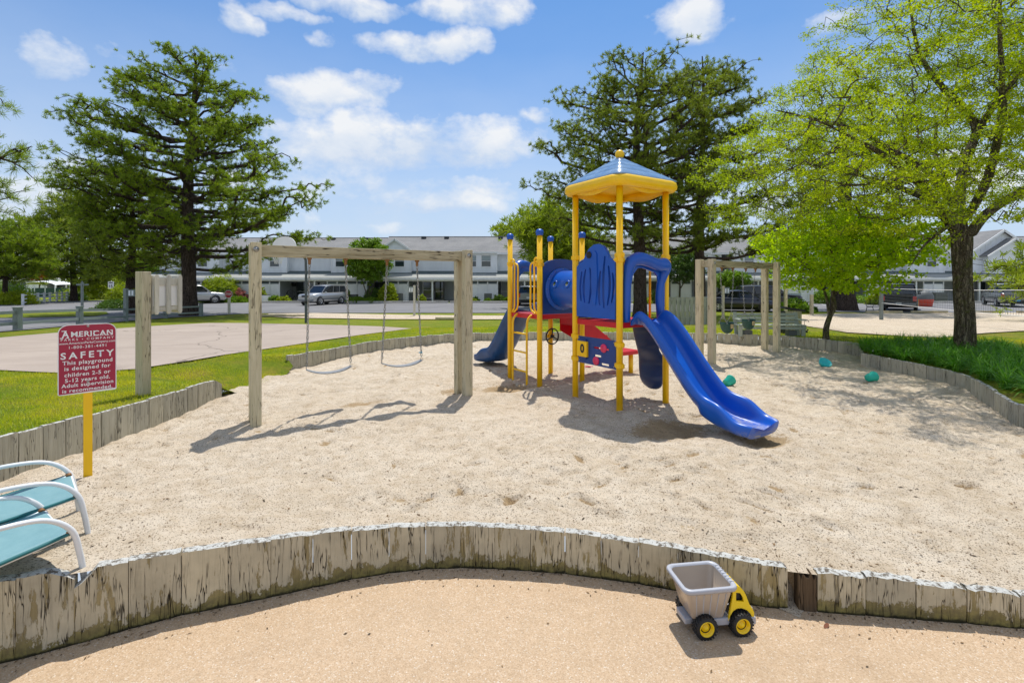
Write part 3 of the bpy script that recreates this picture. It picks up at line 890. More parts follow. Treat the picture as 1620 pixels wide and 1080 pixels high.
# pull under the grass outside the pit
Z = np.where(Y > 15.1, -0.1, Z) - 0.4 * sstep(-4.64, -4.9, X)
V = np.column_stack([X.ravel(), Y.ravel(), Z.ravel()])
i = np.arange(ny - 1)[:, None] * nx + np.arange(nx - 1)[None, :]
F = np.stack([i, i + 1, i + nx + 1, i + nx], axis=-1).reshape(-1)
sand = link('sand', np_mesh('sand', V, F, 4, True, [SAND]))
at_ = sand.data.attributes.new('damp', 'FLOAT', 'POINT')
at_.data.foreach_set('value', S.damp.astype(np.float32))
tag(sand, kind='structure')

def drape(name, poly, material, lift=0.022, st=0.9, edge=0.8):
    xs_, ys_ = [p[0] for p in poly], [p[1] for p in poly]
    o = cdt(name, poly, gridpts(min(xs_), max(xs_), min(ys_), max(ys_), st), lambda x, y: H(x, y) + lift, material, edge=edge)
    return tag(o, kind='structure')
def gp(*uv): return [tuple(G(u, v)[:2]) for u, v in uv]
# ball court
COURT_POLY = gp((-260, 590), (-120, 588), (0, 587), (60, 590), (110, 592), (214, 585.5), (300, 572), (407, 555), (520, 538), (620, 524.5), (652, 520.5), (600, 517), (540, 515), (479, 513.6), (383, 511.6), (330, 511.5), (183, 520.5), (0, 535), (-260, 556))
court = drape('court_slab', COURT_POLY, COURT)
# car park and lanes
ASPHALT_POLY = [(-120, 48.5), (-120, 17.2)] + gp((0, 526), (60, 521), (130, 515), (200, 508.5), (262, 503.5), (330, 500), (380, 497), (430, 495.6), (800, 495.4), (1000, 494.2), (1130, 493.0), (1300, 493.5), (1400, 494.6), (1620, 495.2), (1900, 495.5)) + [(120, 31.5), (120, 47.6), (-14, 47.6), (-24.5, 47.6), (-27.5, 52), (-28.5, 60), (-29, 75), (-36, 130), (-44, 130), (-40, 75), (-42, 62), (-47, 52)]
road = drape('car_park_asphalt', ASPHALT_POLY, ASPHALT, 0.03, 2.0, 1.5)
isl = drape('grass_verge', gp((-40, 502), (0, 495.8), (60, 494.4), (168, 494.2), (172, 497.5), (150, 501), (40, 503.5), (-40, 504.5)), LAWN, 0.06, 1.2)
SANDY = mat('sandy_strip', m_sand, rough=0.95, spec=0.2)
strip = drape('sandy_strip', gp((425, 497), (500, 496), (600, 498.2), (740, 500.0), (810, 500.2), (810, 506), (740, 506.3), (600, 505.8), (520, 504.4), (460, 503.8), (422, 501)), SANDY, 0.045, 1.0)
volley = drape('volleyball_sand', gp((1238, 503), (1262, 498.6), (1330, 496.2), (1620, 495.0), (1900, 495), (2200, 500), (2200, 520), (1900, 523), (1620, 524.5), (1560, 528), (1490, 535), (1430, 533), (1340, 527), (1270, 516), (1238, 509)), SANDY, 0.03, 0.9)
walk = drape('footpath', [(-3.0, 48.0), (1.6, 48.0), (1.6, 50.4), (-3.0, 50.4)], CONCRETE, 0.04, 2)
# raised verge and kerb along the building fronts
kb = MB()
for x0, x1 in ((-24.2, -15.2), (-15.0, -6.2), (-6.0, 3.0), (3.2, 12.0), (12.2, 24.0), (24.2, 36.0), (36.2, 48.0), (48.2, 60.0), (60.2, 84.0)):
    kb.box(((x0 + x1) / 2, 47.55, -0.24), (x1 - x0, 0.22, 0.24))
tag(kb.build('kerb', CONCRETE, bevel=0.02), kind='structure')
# worn parking bay lines
bl = MB()
for k in range(16):
    x = 1.5 + k * 2.9
    bl.add([(x, 43.2, -0.2835), (x + 0.12, 43.2, -0.2835), (x + 1.9, 47.3, -0.2835), (x + 1.78, 47.3, -0.2835)], [(0, 1, 2, 3)])
tag(bl.build('parking_bay_lines', mat('worn_white_line', base=(0.55, 0.55, 0.53), rough=0.8)), kind='structure')
# concrete wheel stops along the front of the houses and timber stops on the near side
for k, (x, y, mt, L) in enumerate([(-19.5, 46.9, CONCRETE, 1.8), (-12.4, 46.9, CONCRETE, 1.8), (-8.2, 46.9, CONCRETE, 1.8), (-1.8, 46.9, CONCRETE, 1.8), (41.5, 46.9, CONCRETE, 1.9), (50.5, 46.9, CONCRETE, 1.9), (46.6, 46.9, CONCRETE, 1.9), (24.6, 32.4, TIMBER_X, 2.4), (27.6, 32.4, TIMBER_X, 2.4), (31.2, 32.4, TIMBER_X, 2.4), (34.6, 32.4, TIMBER_X, 2.4)]):
    o = MB().box((0, 0, 0.08), (L, 0.16, 0.13), taper=(1, 0.7)).build('wheel_stop', mt, bevel=0.01)
    o.location = (x, y, -0.29)
    near = mt is TIMBER_X
    tag(o, ['pale wheel stop nearest the tall pine trunk', 'pale wheel stop in front of the crepe myrtle', 'pale wheel stop in front of the big round yellow green shrub', 'pale wheel stop before the dark glass porch door, middle row', 'pale wheel stop left of the locust trunk by the orange tub', 'pale wheel stop at the right, before the grey pickup', 'pale wheel stop just right of the locust trunk', 'timber wheel stop under the rear of the black pickup', 'grey timber wheel stop just left of the locust trunk', 'grey timber wheel stop just right of the locust trunk', 'rightmost grey timber wheel stop beyond the volleyball sand'][k], 'wheel stop', 'timber wheel stops on the near side' if near else 'wheel stops in front of the townhouses')
for (u, v, L, lab) in ((440, 501.5, 3.2, 'long brown timber lying on grass at left end of sandy strip'), (708, 506.2, 1.3, 'short log lying on the grass right of the sandy strip')):
    p = G(u, v)
    o = MB().tube([(-L / 2, 0, 0.07), (0, 0.03, 0.08), (L / 2, 0, 0.07)], [0.09, 0.10, 0.08], 9).build('log', TIMBER_X)
    o.location = p
    tag(o, lab, 'log')

# ------------------------------------------------------------------ edging walls, board by board
def path_frames(pts, widths):
    """walk along a polyline, give (start, end) of each piece"""
    P = [Vector(p) for p in pts]
    seg = [(P[i + 1] - P[i]).length for i in range(len(P) - 1)]
    tot = sum(seg)
    def pt(d):
        for i, L in enumerate(seg):
            if d <= L or i == len(seg) - 1:
                return P[i].lerp(P[i + 1], d / L)
            d -= L
    d, out = 0, []
    while d < tot - 0.06:
        wd = widths()
        out.append((pt(d), pt(min(d + wd, tot))))
        d += wd
    return out
def board_mesh(wd, th, z0, z1, rough_top, mats, cols=7, rows=3, slope=0.0, r=None, broken=None):
    r = r or random
    mb = MB()
    def top(k): 
        f = k / cols
        e = 0.002 if k in (0, cols) else 0
        z = z1 + slope * (f - 0.5) * wd - e + r.uniform(-rough_top, rough_top)
        if broken: z -= broken(f)
        return z
    tops = [top(k) for k in range(cols + 1)]
    fr, bk = [], []
    for j in range(rows + 1):
        f = j / rows
        row = []
        for k in range(cols + 1):
            x = (k / cols - 0.5) * wd
            z = z0 + (tops[k] - z0) * f
            e = 0.004 * (abs(k / cols - 0.5) > 0.45)
            row.append((x, e + r.uniform(-0.0015, 0.0015), z))
        fr.append(row)
    bk = [[(x, th, z) for (x, y, z) in row] for row in fr]
    n = cols + 1
    mb.grid(fr, False, 0)
    mb.grid([row[::-1] for row in bk], False, 0)
    tf = [(x, y + 0.003, z + 0.002) for (x, y, z) in fr[-1]]
    mid = [(x, th * 0.5, z + 0.006 + r.uniform(-0.003, 0.004)) for (x, y, z) in fr[-1]]
    mb.grid([fr[-1], mid, bk[-1]], False, 1)
    for k in (0, cols):
        mb.grid([[row[k] for row in fr], [row[k] for row in bk]], False, 0)
    return mb.mesh('board', mats)
def wall(name, label, pts, widths, z_fn, base_fn, mats, th=0.06, gap=0.006, rough_top=0.004, jit=0.012, flip=False, seed=1, special=None):
    r = random.Random(seed)
    root = thing(name, label, 'retaining wall', (pts[0][0], pts[0][1], 0))
    for n, (a, b) in enumerate(path_frames(pts, lambda: widths(r))):
        m = (a + b) / 2
        t = (b - a)
        wd = t.length - (gap if seed != 4 else r.choice((0.001, 0.0015, 0.001, 0.006)))
        if wd < 0.05: continue
        ang = math.atan2(t.y, t.x)
        zb = base_fn(m.x, m.y)
        zt = z_fn(m.x, m.y) + r.uniform(-jit, jit)
        dz = (z_fn(b.x, b.y) - z_fn(a.x, a.y)) / t.length
        sp = special(n, m, a, b) if special else None
        me = board_mesh(wd, th, -0.05, zt - zb, rough_top, mats if not (sp and sp.get('rot')) else [ROTTEN, ROTTEN], slope=dz, r=r, broken=sp.get('broken') if sp else None)
        o = link('board', me, root)
        if sp and sp.get('label'): o['label'] = sp['label']
        o.location = Vector((m.x, m.y, zb)) - root.location
        o.rotation_euler = (r.uniform(-0.012, 0.012), r.uniform(-0.004, 0.004), ang + (PI if flip else 0) + r.uniform(-0.02, 0.02))
    return root
nearL = [(-4.55, 2.30), (-3.6, 2.47), (-2.82, 2.72), (-2.51, 2.88), (-2.18, 3.08), (-1.71, 3.25), (-1.21, 3.46), (-0.95, 3.545), (-0.71, 3.60), (-0.45, 3.625), (-0.19, 3.62), (0.34, 3.56), (0.83, 3.45), (1.2, 3.335), (1.53, 3.21), (1.785, 3.165)]
nearR = [(1.845, 3.155), (2.30, 3.10), (2.78, 3.04), (3.11, 2.99), (4.5, 2.86), (6.15, 2.75)]
def spL(n, m, a, b):
    if abs(b.x + 2.58) < 0.125: return {'broken': lambda f: 0.055 * max(0, (f - 0.55) * 2.2)}
    if abs(a.x + 2.58) < 0.125: return {'broken': lambda f: 0.10 * max(0, 1 - f * 2.6) ** 0.6}
    return None
def spR(n, m, a, b):
    if n == 0: return {'rot': True, 'broken': lambda f: 0.02 + 0.035 * abs(math.sin(f * 9.0)), 'label': 'dark rotten splintered end board'}
    return None
wall('sandbox_front_wall', 'curved peeling white painted board edging between patio and sand, left of the gap', nearL, lambda r: r.choice((0.252, 0.262, 0.258, 0.272)), lambda x, y: float(near_top(x)), lambda x, y: PATIO_Z, [BOARD, BOARD_TOP], 0.07, 0.0045, 0.004, 0.006, seed=4, special=spL)
first = []
def wR(r):
    first.append(1)
    return 0.115 if len(first) == 1 else 0.29
wall('sandbox_front_wall', 'flaking board edging at lower right with a rotten dark end board by the gap', nearR, wR, lambda x, y: float(near_top(x)), lambda x, y: PATIO_Z, [BOARD, BOARD_TOP], 0.07, 0.007, 0.008, 0.008, seed=9, special=spR)
wall('sandbox_side_wall', 'straight grey board edging on the left below the lawn behind the safety sign', LEFT, lambda r: r.uniform(0.19, 0.26), lambda x, y: Hz(-4.8, y) + 0.035, lambda x, y: -0.06, [GREYBOARD, BOARD_TOP], 0.05, 0.008, 0.003, 0.012, seed=2)
wall('sandbox_back_wall', 'long curved grey board edging at the back of the sand pit', BACK, lambda r: r.uniform(0.15, 0.21), lambda x, y: Hz(x, y + 0.5) + 0.03 + (0.02 if x > 5 else 0), lambda x, y: -0.06, [GREYBOARD, BOARD_TOP], 0.05, 0.007, 0.003, 0.012, seed=3)
wall('sandbox_flower_bed_wall', 'grey board edging on the right in front of the long leaved plants', RIGHT, lambda r: r.uniform(0.19, 0.27), lambda x, y: Hz(x + 0.4, y) + 0.02, lambda x, y: -0.06, [GREYBOARD, BOARD_TOP], 0.05, 0.007, 0.003, 0.012, seed=5)


# sand that has trickled through the gap on to the patio
rows = []
for k in range(15):
    f = k / 14
    y = 3.42 - 0.33 * f
    zt = (1 - f) ** 1.3 * 0.245 - 0.305
    if f > 0.55: zt = PATIO_Z + 0.012 * (1 - f) / 0.45 + 0.001
    hw = 0.05 if f < 0.52 else 0.05 + 0.055 * math.sin(PI * min(1, (f - 0.52) / 0.48 + 0.08)) - 0.03 * ((f - 0.52) / 0.48) ** 2
    rows.append([(1.815 + hw * q, y + 0.02 * abs(q), max(zt - 0.02 * q * q * (f < 0.55), PATIO_Z + 0.001 - 0.003 * abs(q))) for q in np.linspace(-1, 1, 11)])
tag(MB().grid(rows).build('sand_spill', SAND), kind='structure')
r_ = np.random.default_rng(31)
n_ = 1500
xx = r_.uniform(-4.0, 5.0, n_)
yy = near_y(xx) - 0.015 - 0.20 * r_.uniform(0, 1, n_) ** 2.6
k_ = 90
xx[:k_] = r_.uniform(-2.5, 3.0, k_); yy[:k_] = r_.uniform(2.3, 3.1, k_)
c_ = np.column_stack([xx, yy, np.full(n_, PATIO_Z + 0.004)])
sz = 0.002 + 0.007 * r_.uniform(0, 1, (n_, 1)) ** 3
a_ = r_.uniform(0, 2 * PI, n_)
u_ = np.stack([np.cos(a_), np.sin(a_), 0 * a_], 1) * sz * r_.uniform(0.8, 2.4, (n_, 1))
v_ = np.stack([-np.sin(a_), np.cos(a_), r_.uniform(-0.3, 0.3, n_)], 1) * sz * 0.6
V = np.stack([c_ - u_, c_ + v_ + [0, 0, 0.002], c_ + u_, c_ - v_], 1).reshape(-1, 3)
LITTER = mat('leaf_litter', lambda s: {'Base Color': s.mix(s.island(), (0.22, 0.13, 0.055), (0.05, 0.035, 0.02))}, rough=0.9)
tag(link('leaf_litter', np_mesh('leaf_litter', V, np.arange(len(V)), 4, False, [LITTER])), 'dirt and leaf crumbs gathered on the patio along the foot of the boards', 'leaf litter', kind='stuff')
# ------------------------------------------------------------------ flat plates with holes, lettering
def plate(mb, outline, holes, th, M4, mi=0):
    vs, es = [], []
    loops = [outline] + list(holes)
    for L in loops:
        b = len(vs)
        vs += [Vector(p) for p in L]
        es += [(b + i, b + (i + 1) % len(L)) for i in range(len(L))]
    r = geometry.delaunay_2d_cdt(vs, es, [], 0, 1e-6)
    V = r[0]
    n = len(V)
    P = [M4 @ Vector((v.x, v.y, 0)) for v in V] + [M4 @ Vector((v.x, v.y, th)) for v in V]
    fs = []
    cx = np.array([[sum(V[i].x for i in f) / 3, sum(V[i].y for i in f) / 3] for f in r[2]])
    keep = in_poly(cx[:, 0], cx[:, 1], outline)
    for h in holes: keep &= ~in_poly(cx[:, 0], cx[:, 1], h)
    for f, k in zip(r[2], keep):
        if k:
            fs.append(tuple(f)[::-1])
            fs.append(tuple(n + i for i in f))
    mb.add(P, fs, False, mi)
    for L in loops:
        m = len(L)
        vs2 = [M4 @ Vector((p[0], p[1], 0)) for p in L] + [M4 @ Vector((p[0], p[1], th)) for p in L]
        mb.add(vs2, [(i, (i + 1) % m, m + (i + 1) % m, m + i) for i in range(m)], False, mi)
def ellipse(cx, cy, rx, ry, n=20): return [(cx + rx * math.cos(2 * PI * k / n), cy + ry * math.sin(2 * PI * k / n)) for k in range(n)]
def rrect(x0, y0, x1, y1, r, n=5):
    out = []
    for (cx, cy, a) in ((x1 - r, y1 - r, 0), (x0 + r, y1 - r, 90), (x0 + r, y0 + r, 180), (x1 - r, y0 + r, 270)):
        for k in range(n + 1):
            t = R(a + 90 * k / n)
            out.append((cx + r * math.cos(t), cy + r * math.sin(t)))
    return out
def lettering(name, txt, width, height, M4, material, parent, bold=0.0, space=1.0, depth=0.001, cx=True):
    cu = bpy.data.curves.new(name, 'FONT')
    cu.body = txt
    cu.size = 1
    cu.offset = bold
    cu.space_character = space
    cu.extrude = 0.0
    cu.resolution_u = 3
    o = bpy.data.objects.new(name, cu)
    COL.objects.link(o)
    dg = bpy.context.evaluated_depsgraph_get()
    me = bpy.data.meshes.new_from_object(o.evaluated_get(dg))
    bpy.data.objects.remove(o)
    co = np.zeros(len(me.vertices) * 3)
    me.vertices.foreach_get('co', co)
    co = co.reshape(-1, 3)
    lo, hi = co.min(0), co.max(0)
    sx, sy = width / (hi[0] - lo[0]), height / (hi[1] - lo[1])
    co[:, 0] = (co[:, 0] - (lo[0] + hi[0]) / 2) * sx
    co[:, 1] = (co[:, 1] - lo[1]) * sy
    co[:, 2] = 0
    me.vertices.foreach_set('co', co.ravel())
    me.transform(M4)
    me.materials.clear()
    me.materials.append(material)
    me.name = name
    o = link(name, me, parent)
    o['kind'] = 'stuff'
    return o
def UP(x=0, y=0, z=0):
    """text/plate frame: local xy -> xz plane facing -y"""
    return Matrix.Translation((x, y, z)) @ Matrix.Rotation(R(90), 4, 'X')

# ------------------------------------------------------------------ the crimson safety sign
sg = thing('safety_sign', 'crimson playground safety sign on a flat yellow steel post', 'sign', (-3.87, 4.47, Sz(-3.87, 4.47) - 0.02), R(45))
MB().box((0, 0, 0.42), (0.064, 0.012, 0.90)).add([(-0.036, 0, -0.03)], []).build('post', YELLOW, sg, bevel=0.002)
mb = MB()
w_, h_ = 0.406, 0.625
KX = w_ / 0.60
KZ = h_ / 0.64
zb = 0.785
plate(mb, rrect(-w_ / 2, 0, w_ / 2, h_, 0.004)[:0] or [(w_ / 2, 0.01), (w_ / 2, h_ - 0.075)] + [(w_ / 2 - 0.075 + 0.075 * math.cos(R(a)), h_ - 0.075 + 0.075 * math.sin(R(a))) for a in range(15, 91, 15)] + [(-w_ / 2 + 0.075 + 0.075 * math.cos(R(a)), h_ - 0.075 + 0.075 * math.sin(R(a))) for a in range(90, 180, 15)] + [(-w_ / 2, h_ - 0.075), (-w_ / 2, 0.01), (-w_ / 2 + 0.01, 0), (w_ / 2 - 0.01, 0)], [], 0.004, UP(0, -0.008, zb))
mb.build('sign_rim', SIGNWHITE, sg)
mb = MB()
q = 0.007
plate(mb, [(w_ / 2 - q, q + 0.01), (w_ / 2 - q, h_ - 0.075)] + [(w_ / 2 - 0.075 + (0.075 - q) * math.cos(R(a)), h_ - 0.075 + (0.075 - q) * math.sin(R(a))) for a in range(15, 91, 15)] + [(-w_ / 2 + 0.075 + (0.075 - q) * math.cos(R(a)), h_ - 0.075 + (0.075 - q) * math.sin(R(a))) for a in range(90, 180, 15)] + [(-w_ / 2 + q, h_ - 0.075), (-w_ / 2 + q, q)], [], 0.002, UP(0, -0.0115, zb))
mb.build('sign_face', SIGNRED, sg)
for (txt, x, z, wd, ht, bold, sp) in (
        ('A', -0.225, 0.522, 0.072, 0.062, 0.028, 1.0), ('MERICAN', 0.045, 0.525, 0.43, 0.050, 0.020, 1.1),
        ('PARKS \u2022 COMPANY', 0.0, 0.492, 0.54, 0.021, 0.004, 1.5), ('www.AmericanParksCompany.com', 0.0, 0.453, 0.575, 0.027, 0.006, 1.0), ('1-800-381-4491', 0.0, 0.418, 0.38, 0.026, 0.006, 1.2),
        ('SAFETY', 0.0, 0.325, 0.545, 0.062, 0.022, 1.45), ('This playground', 0.0, 0.262, 0.51, 0.047, 0.016, 1.1), ('is designed for', 0.0, 0.210, 0.47, 0.047, 0.016, 1.1),
        ('children 2-5 or', 0.0, 0.163, 0.47, 0.036, 0.016, 1.1), ('5-12 years old.', 0.0, 0.102, 0.46, 0.046, 0.016, 1.1), ('Adult supervision', 0.0, 0.056, 0.53, 0.045, 0.016, 1.08), ('is recommended.', 0.0, 0.020, 0.51, 0.033, 0.016, 1.08)):
    lettering('lettering', txt, wd * KX, ht * KZ, UP(x * KX, -0.0142, zb + z * KZ), SIGNWHITE, sg, bold, sp)
# the swash that runs from the big A, and slab feet of the serif letters
mb = MB()
for (a, b, c, d) in ((-0.262, 0.519, 0.034, 0.007), (-0.207, 0.519, 0.03, 0.007), (-0.238, 0.583, 0.05, 0.007), (0.045, 0.5245, 0.43, 0.0045)):
    if c < 0.1: mb.box((a * KX, -0.0142, zb + b * KZ), (c * KX, 0.001, d))
for k in (1, 3, 5, 6):
    for dx in (-0.018, 0.016):
        mb.box(((-0.135 + k * 0.0605 + dx) * KX, -0.0142, zb + 0.5285 * KZ), (0.021 * KX, 0.001, 0.006))
        if k in (0, 2, 3, 6): mb.box(((-0.135 + k * 0.0605 + dx) * KX, -0.0142, zb + 0.571 * KZ), (0.021 * KX, 0.001, 0.006))
mb.build('letter_serifs', SIGNWHITE, sg)['kind'] = 'stuff'
for z in (0.605, 0.098):
    MB().lathe([(0.0001, 0.0), (0.006, 0.001), (0.010, 0.0), (0.010, -0.003)], (0, 0, 0), 12, Matrix.Rotation(R(90), 3, 'X')).build('bolt', GALV, sg, loc=(0, -0.016, zb + z))

# ------------------------------------------------------------------ sling chairs at the left edge
def sling_chair(label, loc, ang, sc=0.86):
    ch = thing('sling_chair', label, 'chair', loc, ang, 'teal sling chairs at the edge of the sand')
    ch.scale = (1, 1, sc)
    for sx in (-1, 1):
        x = 0.275 * sx
        pth = smooth_path([(x, 0.30, 0.0), (x, 0.275, 0.22), (x, 0.235, 0.40), (x, 0.12, 0.52), (x, -0.05, 0.555), (x, -0.25, 0.545), (x, -0.48, 0.50), (x, -0.66, 0.45)], 7)
        MB().tube(pth, 0.0165, 12).build('arm', WHITE, ch)
        MB().tube([(x * 0.98, -0.30, 0.0), (x * 0.98, -0.22, 0.33)], 0.014, 10).build('rear_leg', WHITE, ch)
        MB().tube(smooth_path([(x * 0.93, 0.235, 0.37), (x * 0.93, 0.05, 0.335), (x * 0.93, -0.24, 0.31), (x * 0.93, -0.40, 0.42), (x * 0.93, -0.62, 0.88)], 5), 0.014, 10).build('side_rail', WHITE, ch)
        MB().tube([(x * 0.98, 0.235, 0.385), (x * 0.90, 0.235, 0.372)], 0.019, 8).build('rusty_joint', RUST, ch)
    MB().tube(smooth_path([(-0.275, 0.245, 0.37), (-0.1, 0.25, 0.335), (0.1, 0.25, 0.335), (0.275, 0.245, 0.37)], 4), 0.013, 10).build('front_rail', WHITE, ch)
    P = []
    prof = smooth_path([(0, 0.245, 0.372), (0, 0.22, 0.372), (0, 0.05, 0.345), (0, -0.22, 0.322), (0, -0.39, 0.43), (0, -0.60, 0.86)], 5)
    for p in prof:
        P.append([(x, p.y, p.z - 0.02 * (1 - (x / 0.25) ** 2)) for x in np.linspace(-0.262, 0.262, 9)])
    st = MB().grid(P).build('sling', SLING, ch)
    so = st.modifiers.new('thickness', 'SOLIDIFY'); so.thickness = 0.005
    for x in (-0.264, 0.264):
        MB().tube([(x, p.y, p.z) for p in prof], 0.0125, 8).build('hem', SLING_EDGE, ch)
    return ch
def chair_at(label, n, f, zn):
    n, f = Vector(n), Vector(f)
    mid = (n + f) / 2
    side = (f - n).normalized()          # from the near leg to the far leg
    fwd = Vector((-side.y, side.x)) * -1
    ang = math.atan2(fwd.y, fwd.x) - PI / 2
    o = mid - fwd * 0.30
    return sling_chair(label, (o.x, o.y, zn), ang)
chair_at('teal sling chair with white tube arms at left edge, beyond the other', (-2.90, 3.36), (-3.29, 3.73), 0.02)
chair_at('teal sling chair nearest the camera, its leg against the notched board', (-2.575, 2.955), (-3.04, 3.25), -0.015)

# ------------------------------------------------------------------ toy tipper truck on the patio
tk = thing('toy_dump_truck', 'grey and yellow plastic toy dump truck on the patio by the gap in the boards', 'toy truck', (1.205, 3.035, PATIO_Z), R(7))
WR = 0.066
def toy_wheel(parent, x, y):
    sy = -1 if y < 0 else 1
    rot = Matrix.Rotation(R(90), 3, 'X')
    hub = empty('wheel', (x, y, WR), 0, parent)
    KIDS.setdefault(parent.name, []).append(hub)
    mb = MB()
    prof = [(0.040, -0.028), (0.058, -0.030), (0.0655, -0.022), (WR, 0), (0.0655, 0.022), (0.058, 0.030), (0.040, 0.028)]
    mb.lathe(prof, (0, 0, 0), 28, rot)
    for k in range(22):
        a = 2 * PI * k / 22
        for q in (-1, 1):
            c = Vector((math.cos(a + 0.07 * q) * WR, q * 0.014, math.sin(a + 0.07 * q) * WR))
            mb.box(c, (0.010, 0.026, 0.009), Matrix.Rotation(-(a + 0.07 * q), 3, 'Y') @ Matrix.Rotation(R(18 * q), 3, 'X'))
    mb.build('tyre', TYRE, hub)
    mr = MB()
    ry = Matrix.Rotation(R(90 if sy < 0 else -90), 3, 'X')
    mr.lathe([(0.0001, 0.024), (0.012, 0.024), (0.014, 0.018), (0.018, 0.018), (0.020, 0.010), (0.030, 0.008), (0.036, 0.014), (0.040, 0.030), (0.044, 0.031), (0.046, 0.026)], (0, 0, 0), 28, ry)
    mr.build('rim', TOYYEL, hub)
    MB().lathe([(0.043, -0.03), (0.043, 0.012), (0.0001, 0.004)], (0, 0, 0), 20, ry).build('hub_back', BLACK, hub)
for x in (-0.070, 0.158):
    for y in (-0.108, 0.108): toy_wheel(tk, x, y)
MB().box((0.03, 0, 0.068), (0.40, 0.12, 0.034)).box((0.04, 0, 0.078), (0.115, 0.205, 0.042)).build('chassis', TOYGREY2, tk, bevel=0.006)
MB().box((0.232, 0, 0.075), (0.05, 0.225, 0.045)).box((0.236, 0, 0.098), (0.03, 0.17, 0.012)).build('bumper', TOYGREY2, tk, bevel=0.012)
# cab: side outline with a wheel arch, tapering to the roof
cabp = [(0.080, 0.085), (0.088, 0.10), (0.094, 0.118), (0.112, 0.140), (0.14, 0.152), (0.168, 0.152), (0.200, 0.140), (0.222, 0.118), (0.232, 0.098), (0.247, 0.098), (0.246, 0.125), (0.236, 0.148), (0.222, 0.168), (0.216, 0.185), (0.208, 0.215), (0.196, 0.240), (0.178, 0.258), (0.158, 0.268), (0.142, 0.268), (0.128, 0.24)]
mb = MB()
win = [(0.138, 0.190), (0.188, 0.184), (0.186, 0.205), (0.172, 0.230), (0.146, 0.234)]
def tilt(mb_):  # narrow the cab towards the roof
    for i_, v in enumerate(mb_.v):
        x, y, z = v
        k = 1 - 0.34 * max(0, min(1, (z - 0.13) / 0.15))
        mb_.v[i_] = (x, y * k, z)
plate(mb, cabp, [win], 0.012, UP(0, -0.095, 0))
plate(mb, cabp, [win], 0.012, UP(0, 0.107, 0))
roofc = [p for p in cabp[9:20]]
inner = [(x, -0.107, z) for x, z in roofc]
rows = [[(x, y * 0.1139, z) for y in np.linspace(-0.94, 0.94, 9)] for x, z in roofc]
mb.grid(rows, True)
tilt(mb)
mb.build('cab', TOYYEL, tk)
mb = MB().box((0.165, 0, 0.208), (0.05, 0.155, 0.06))
tilt(mb)
mb.build('cab_interior', BLACK, tk)
for sy in (-1, 1):
    MB().box((0.248, 0.07 * sy, 0.128), (0.010, 0.034, 0.018), Matrix.Rotation(R(-14), 3, 'Y')).build('headlight', TOYGREY2, tk, bevel=0.003)
# hopper
def rr3(hx, hy, r, z, cx, n=6): return [(cx + x, y, z) for x, y in rrect(-hx, -hy, hx, hy, r, n)]
mb = MB()
outer = [rr3(0.096, 0.088, 0.02, 0.095, -0.035), rr3(0.104, 0.094, 0.025, 0.105, -0.035), rr3(0.140, 0.124, 0.035, 0.262, -0.035), rr3(0.143, 0.127, 0.035, 0.280, -0.036), rr3(0.162, 0.143, 0.045, 0.280, -0.034), rr3(0.166, 0.147, 0.047, 0.290, -0.034), rr3(0.164, 0.145, 0.046, 0.304, -0.034), rr3(0.158, 0.139, 0.043, 0.308, -0.034), rr3(0.142, 0.125, 0.036, 0.306, -0.036), rr3(0.137, 0.120, 0.034, 0.296, -0.036), rr3(0.104, 0.092, 0.022, 0.118, -0.035), rr3(0.05, 0.04, 0.02, 0.112, -0.035)]
for ring in outer:      # rear lip hangs a little lower and farther back
    for i_, v in enumerate(ring):
        f = max(0, min(1, (v[2] - 0.2) / 0.1)) * max(0, (-v[0] - 0.05) / 0.15)
        ring[i_] = (v[0] - 0.012 * f, v[1], v[2] - 0.004 * f)
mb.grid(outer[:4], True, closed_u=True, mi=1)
mb.grid(outer[3:10], True, closed_u=True)
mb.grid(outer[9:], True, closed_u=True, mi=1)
b_ = len(mb.v)
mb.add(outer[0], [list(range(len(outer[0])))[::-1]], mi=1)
mb.add(outer[-1], [list(range(len(outer[-1])))])
mb.build('hopper', [TOYGREY2, mat('hopper_side_tan_reflection', base=(0.43, 0.36, 0.29), rough=0.25, spec=0.8)], tk)  # sides tinted tan: reflection of the ground put into the colour
mb = MB()
for k in range(5):      # ribs on both long sides and inside the tail
    for sy in (-1, 1):
        mb.bar((-0.115 + 0.04 * k, 0.093 * sy, 0.112), (-0.13 + 0.047 * k, 0.1245 * sy, 0.262), 0.006, 0.004)
    mb.bar((-0.118, -0.06 + 0.03 * k, 0.13), (-0.165, -0.07 + 0.035 * k, 0.27), 0.004, 0.004)
for k in range(7):
    mb.box((0.114, -0.085 + 0.028 * k, 0.3085), (0.036, 0.003, 0.003))
mb.build('hopper_ribs', TOYGREY2, tk)['kind'] = 'stuff'
# dead leaf
MB().grid([[(x, y, 0.006 + 0.010 * math.sin(x * 90) * math.cos(y * 60)) for y in np.linspace(-0.012 * math.cos(x * 60), 0.012 * math.cos(x * 60), 4)] for x in np.linspace(-0.022, 0.022, 6)]).build('dead_leaf', mat('dead_leaf', base=(0.16, 0.05, 0.02), rough=0.8), None)
o = bpy.data.objects['dead_leaf']; o.location = (1.93, 3.01, PATIO_Z + 0.002); o.rotation_euler = (0.15, 0.2, 0.6)
tag(o, 'small curled brown dead leaf lying on the patio right of the toy truck', 'leaf')

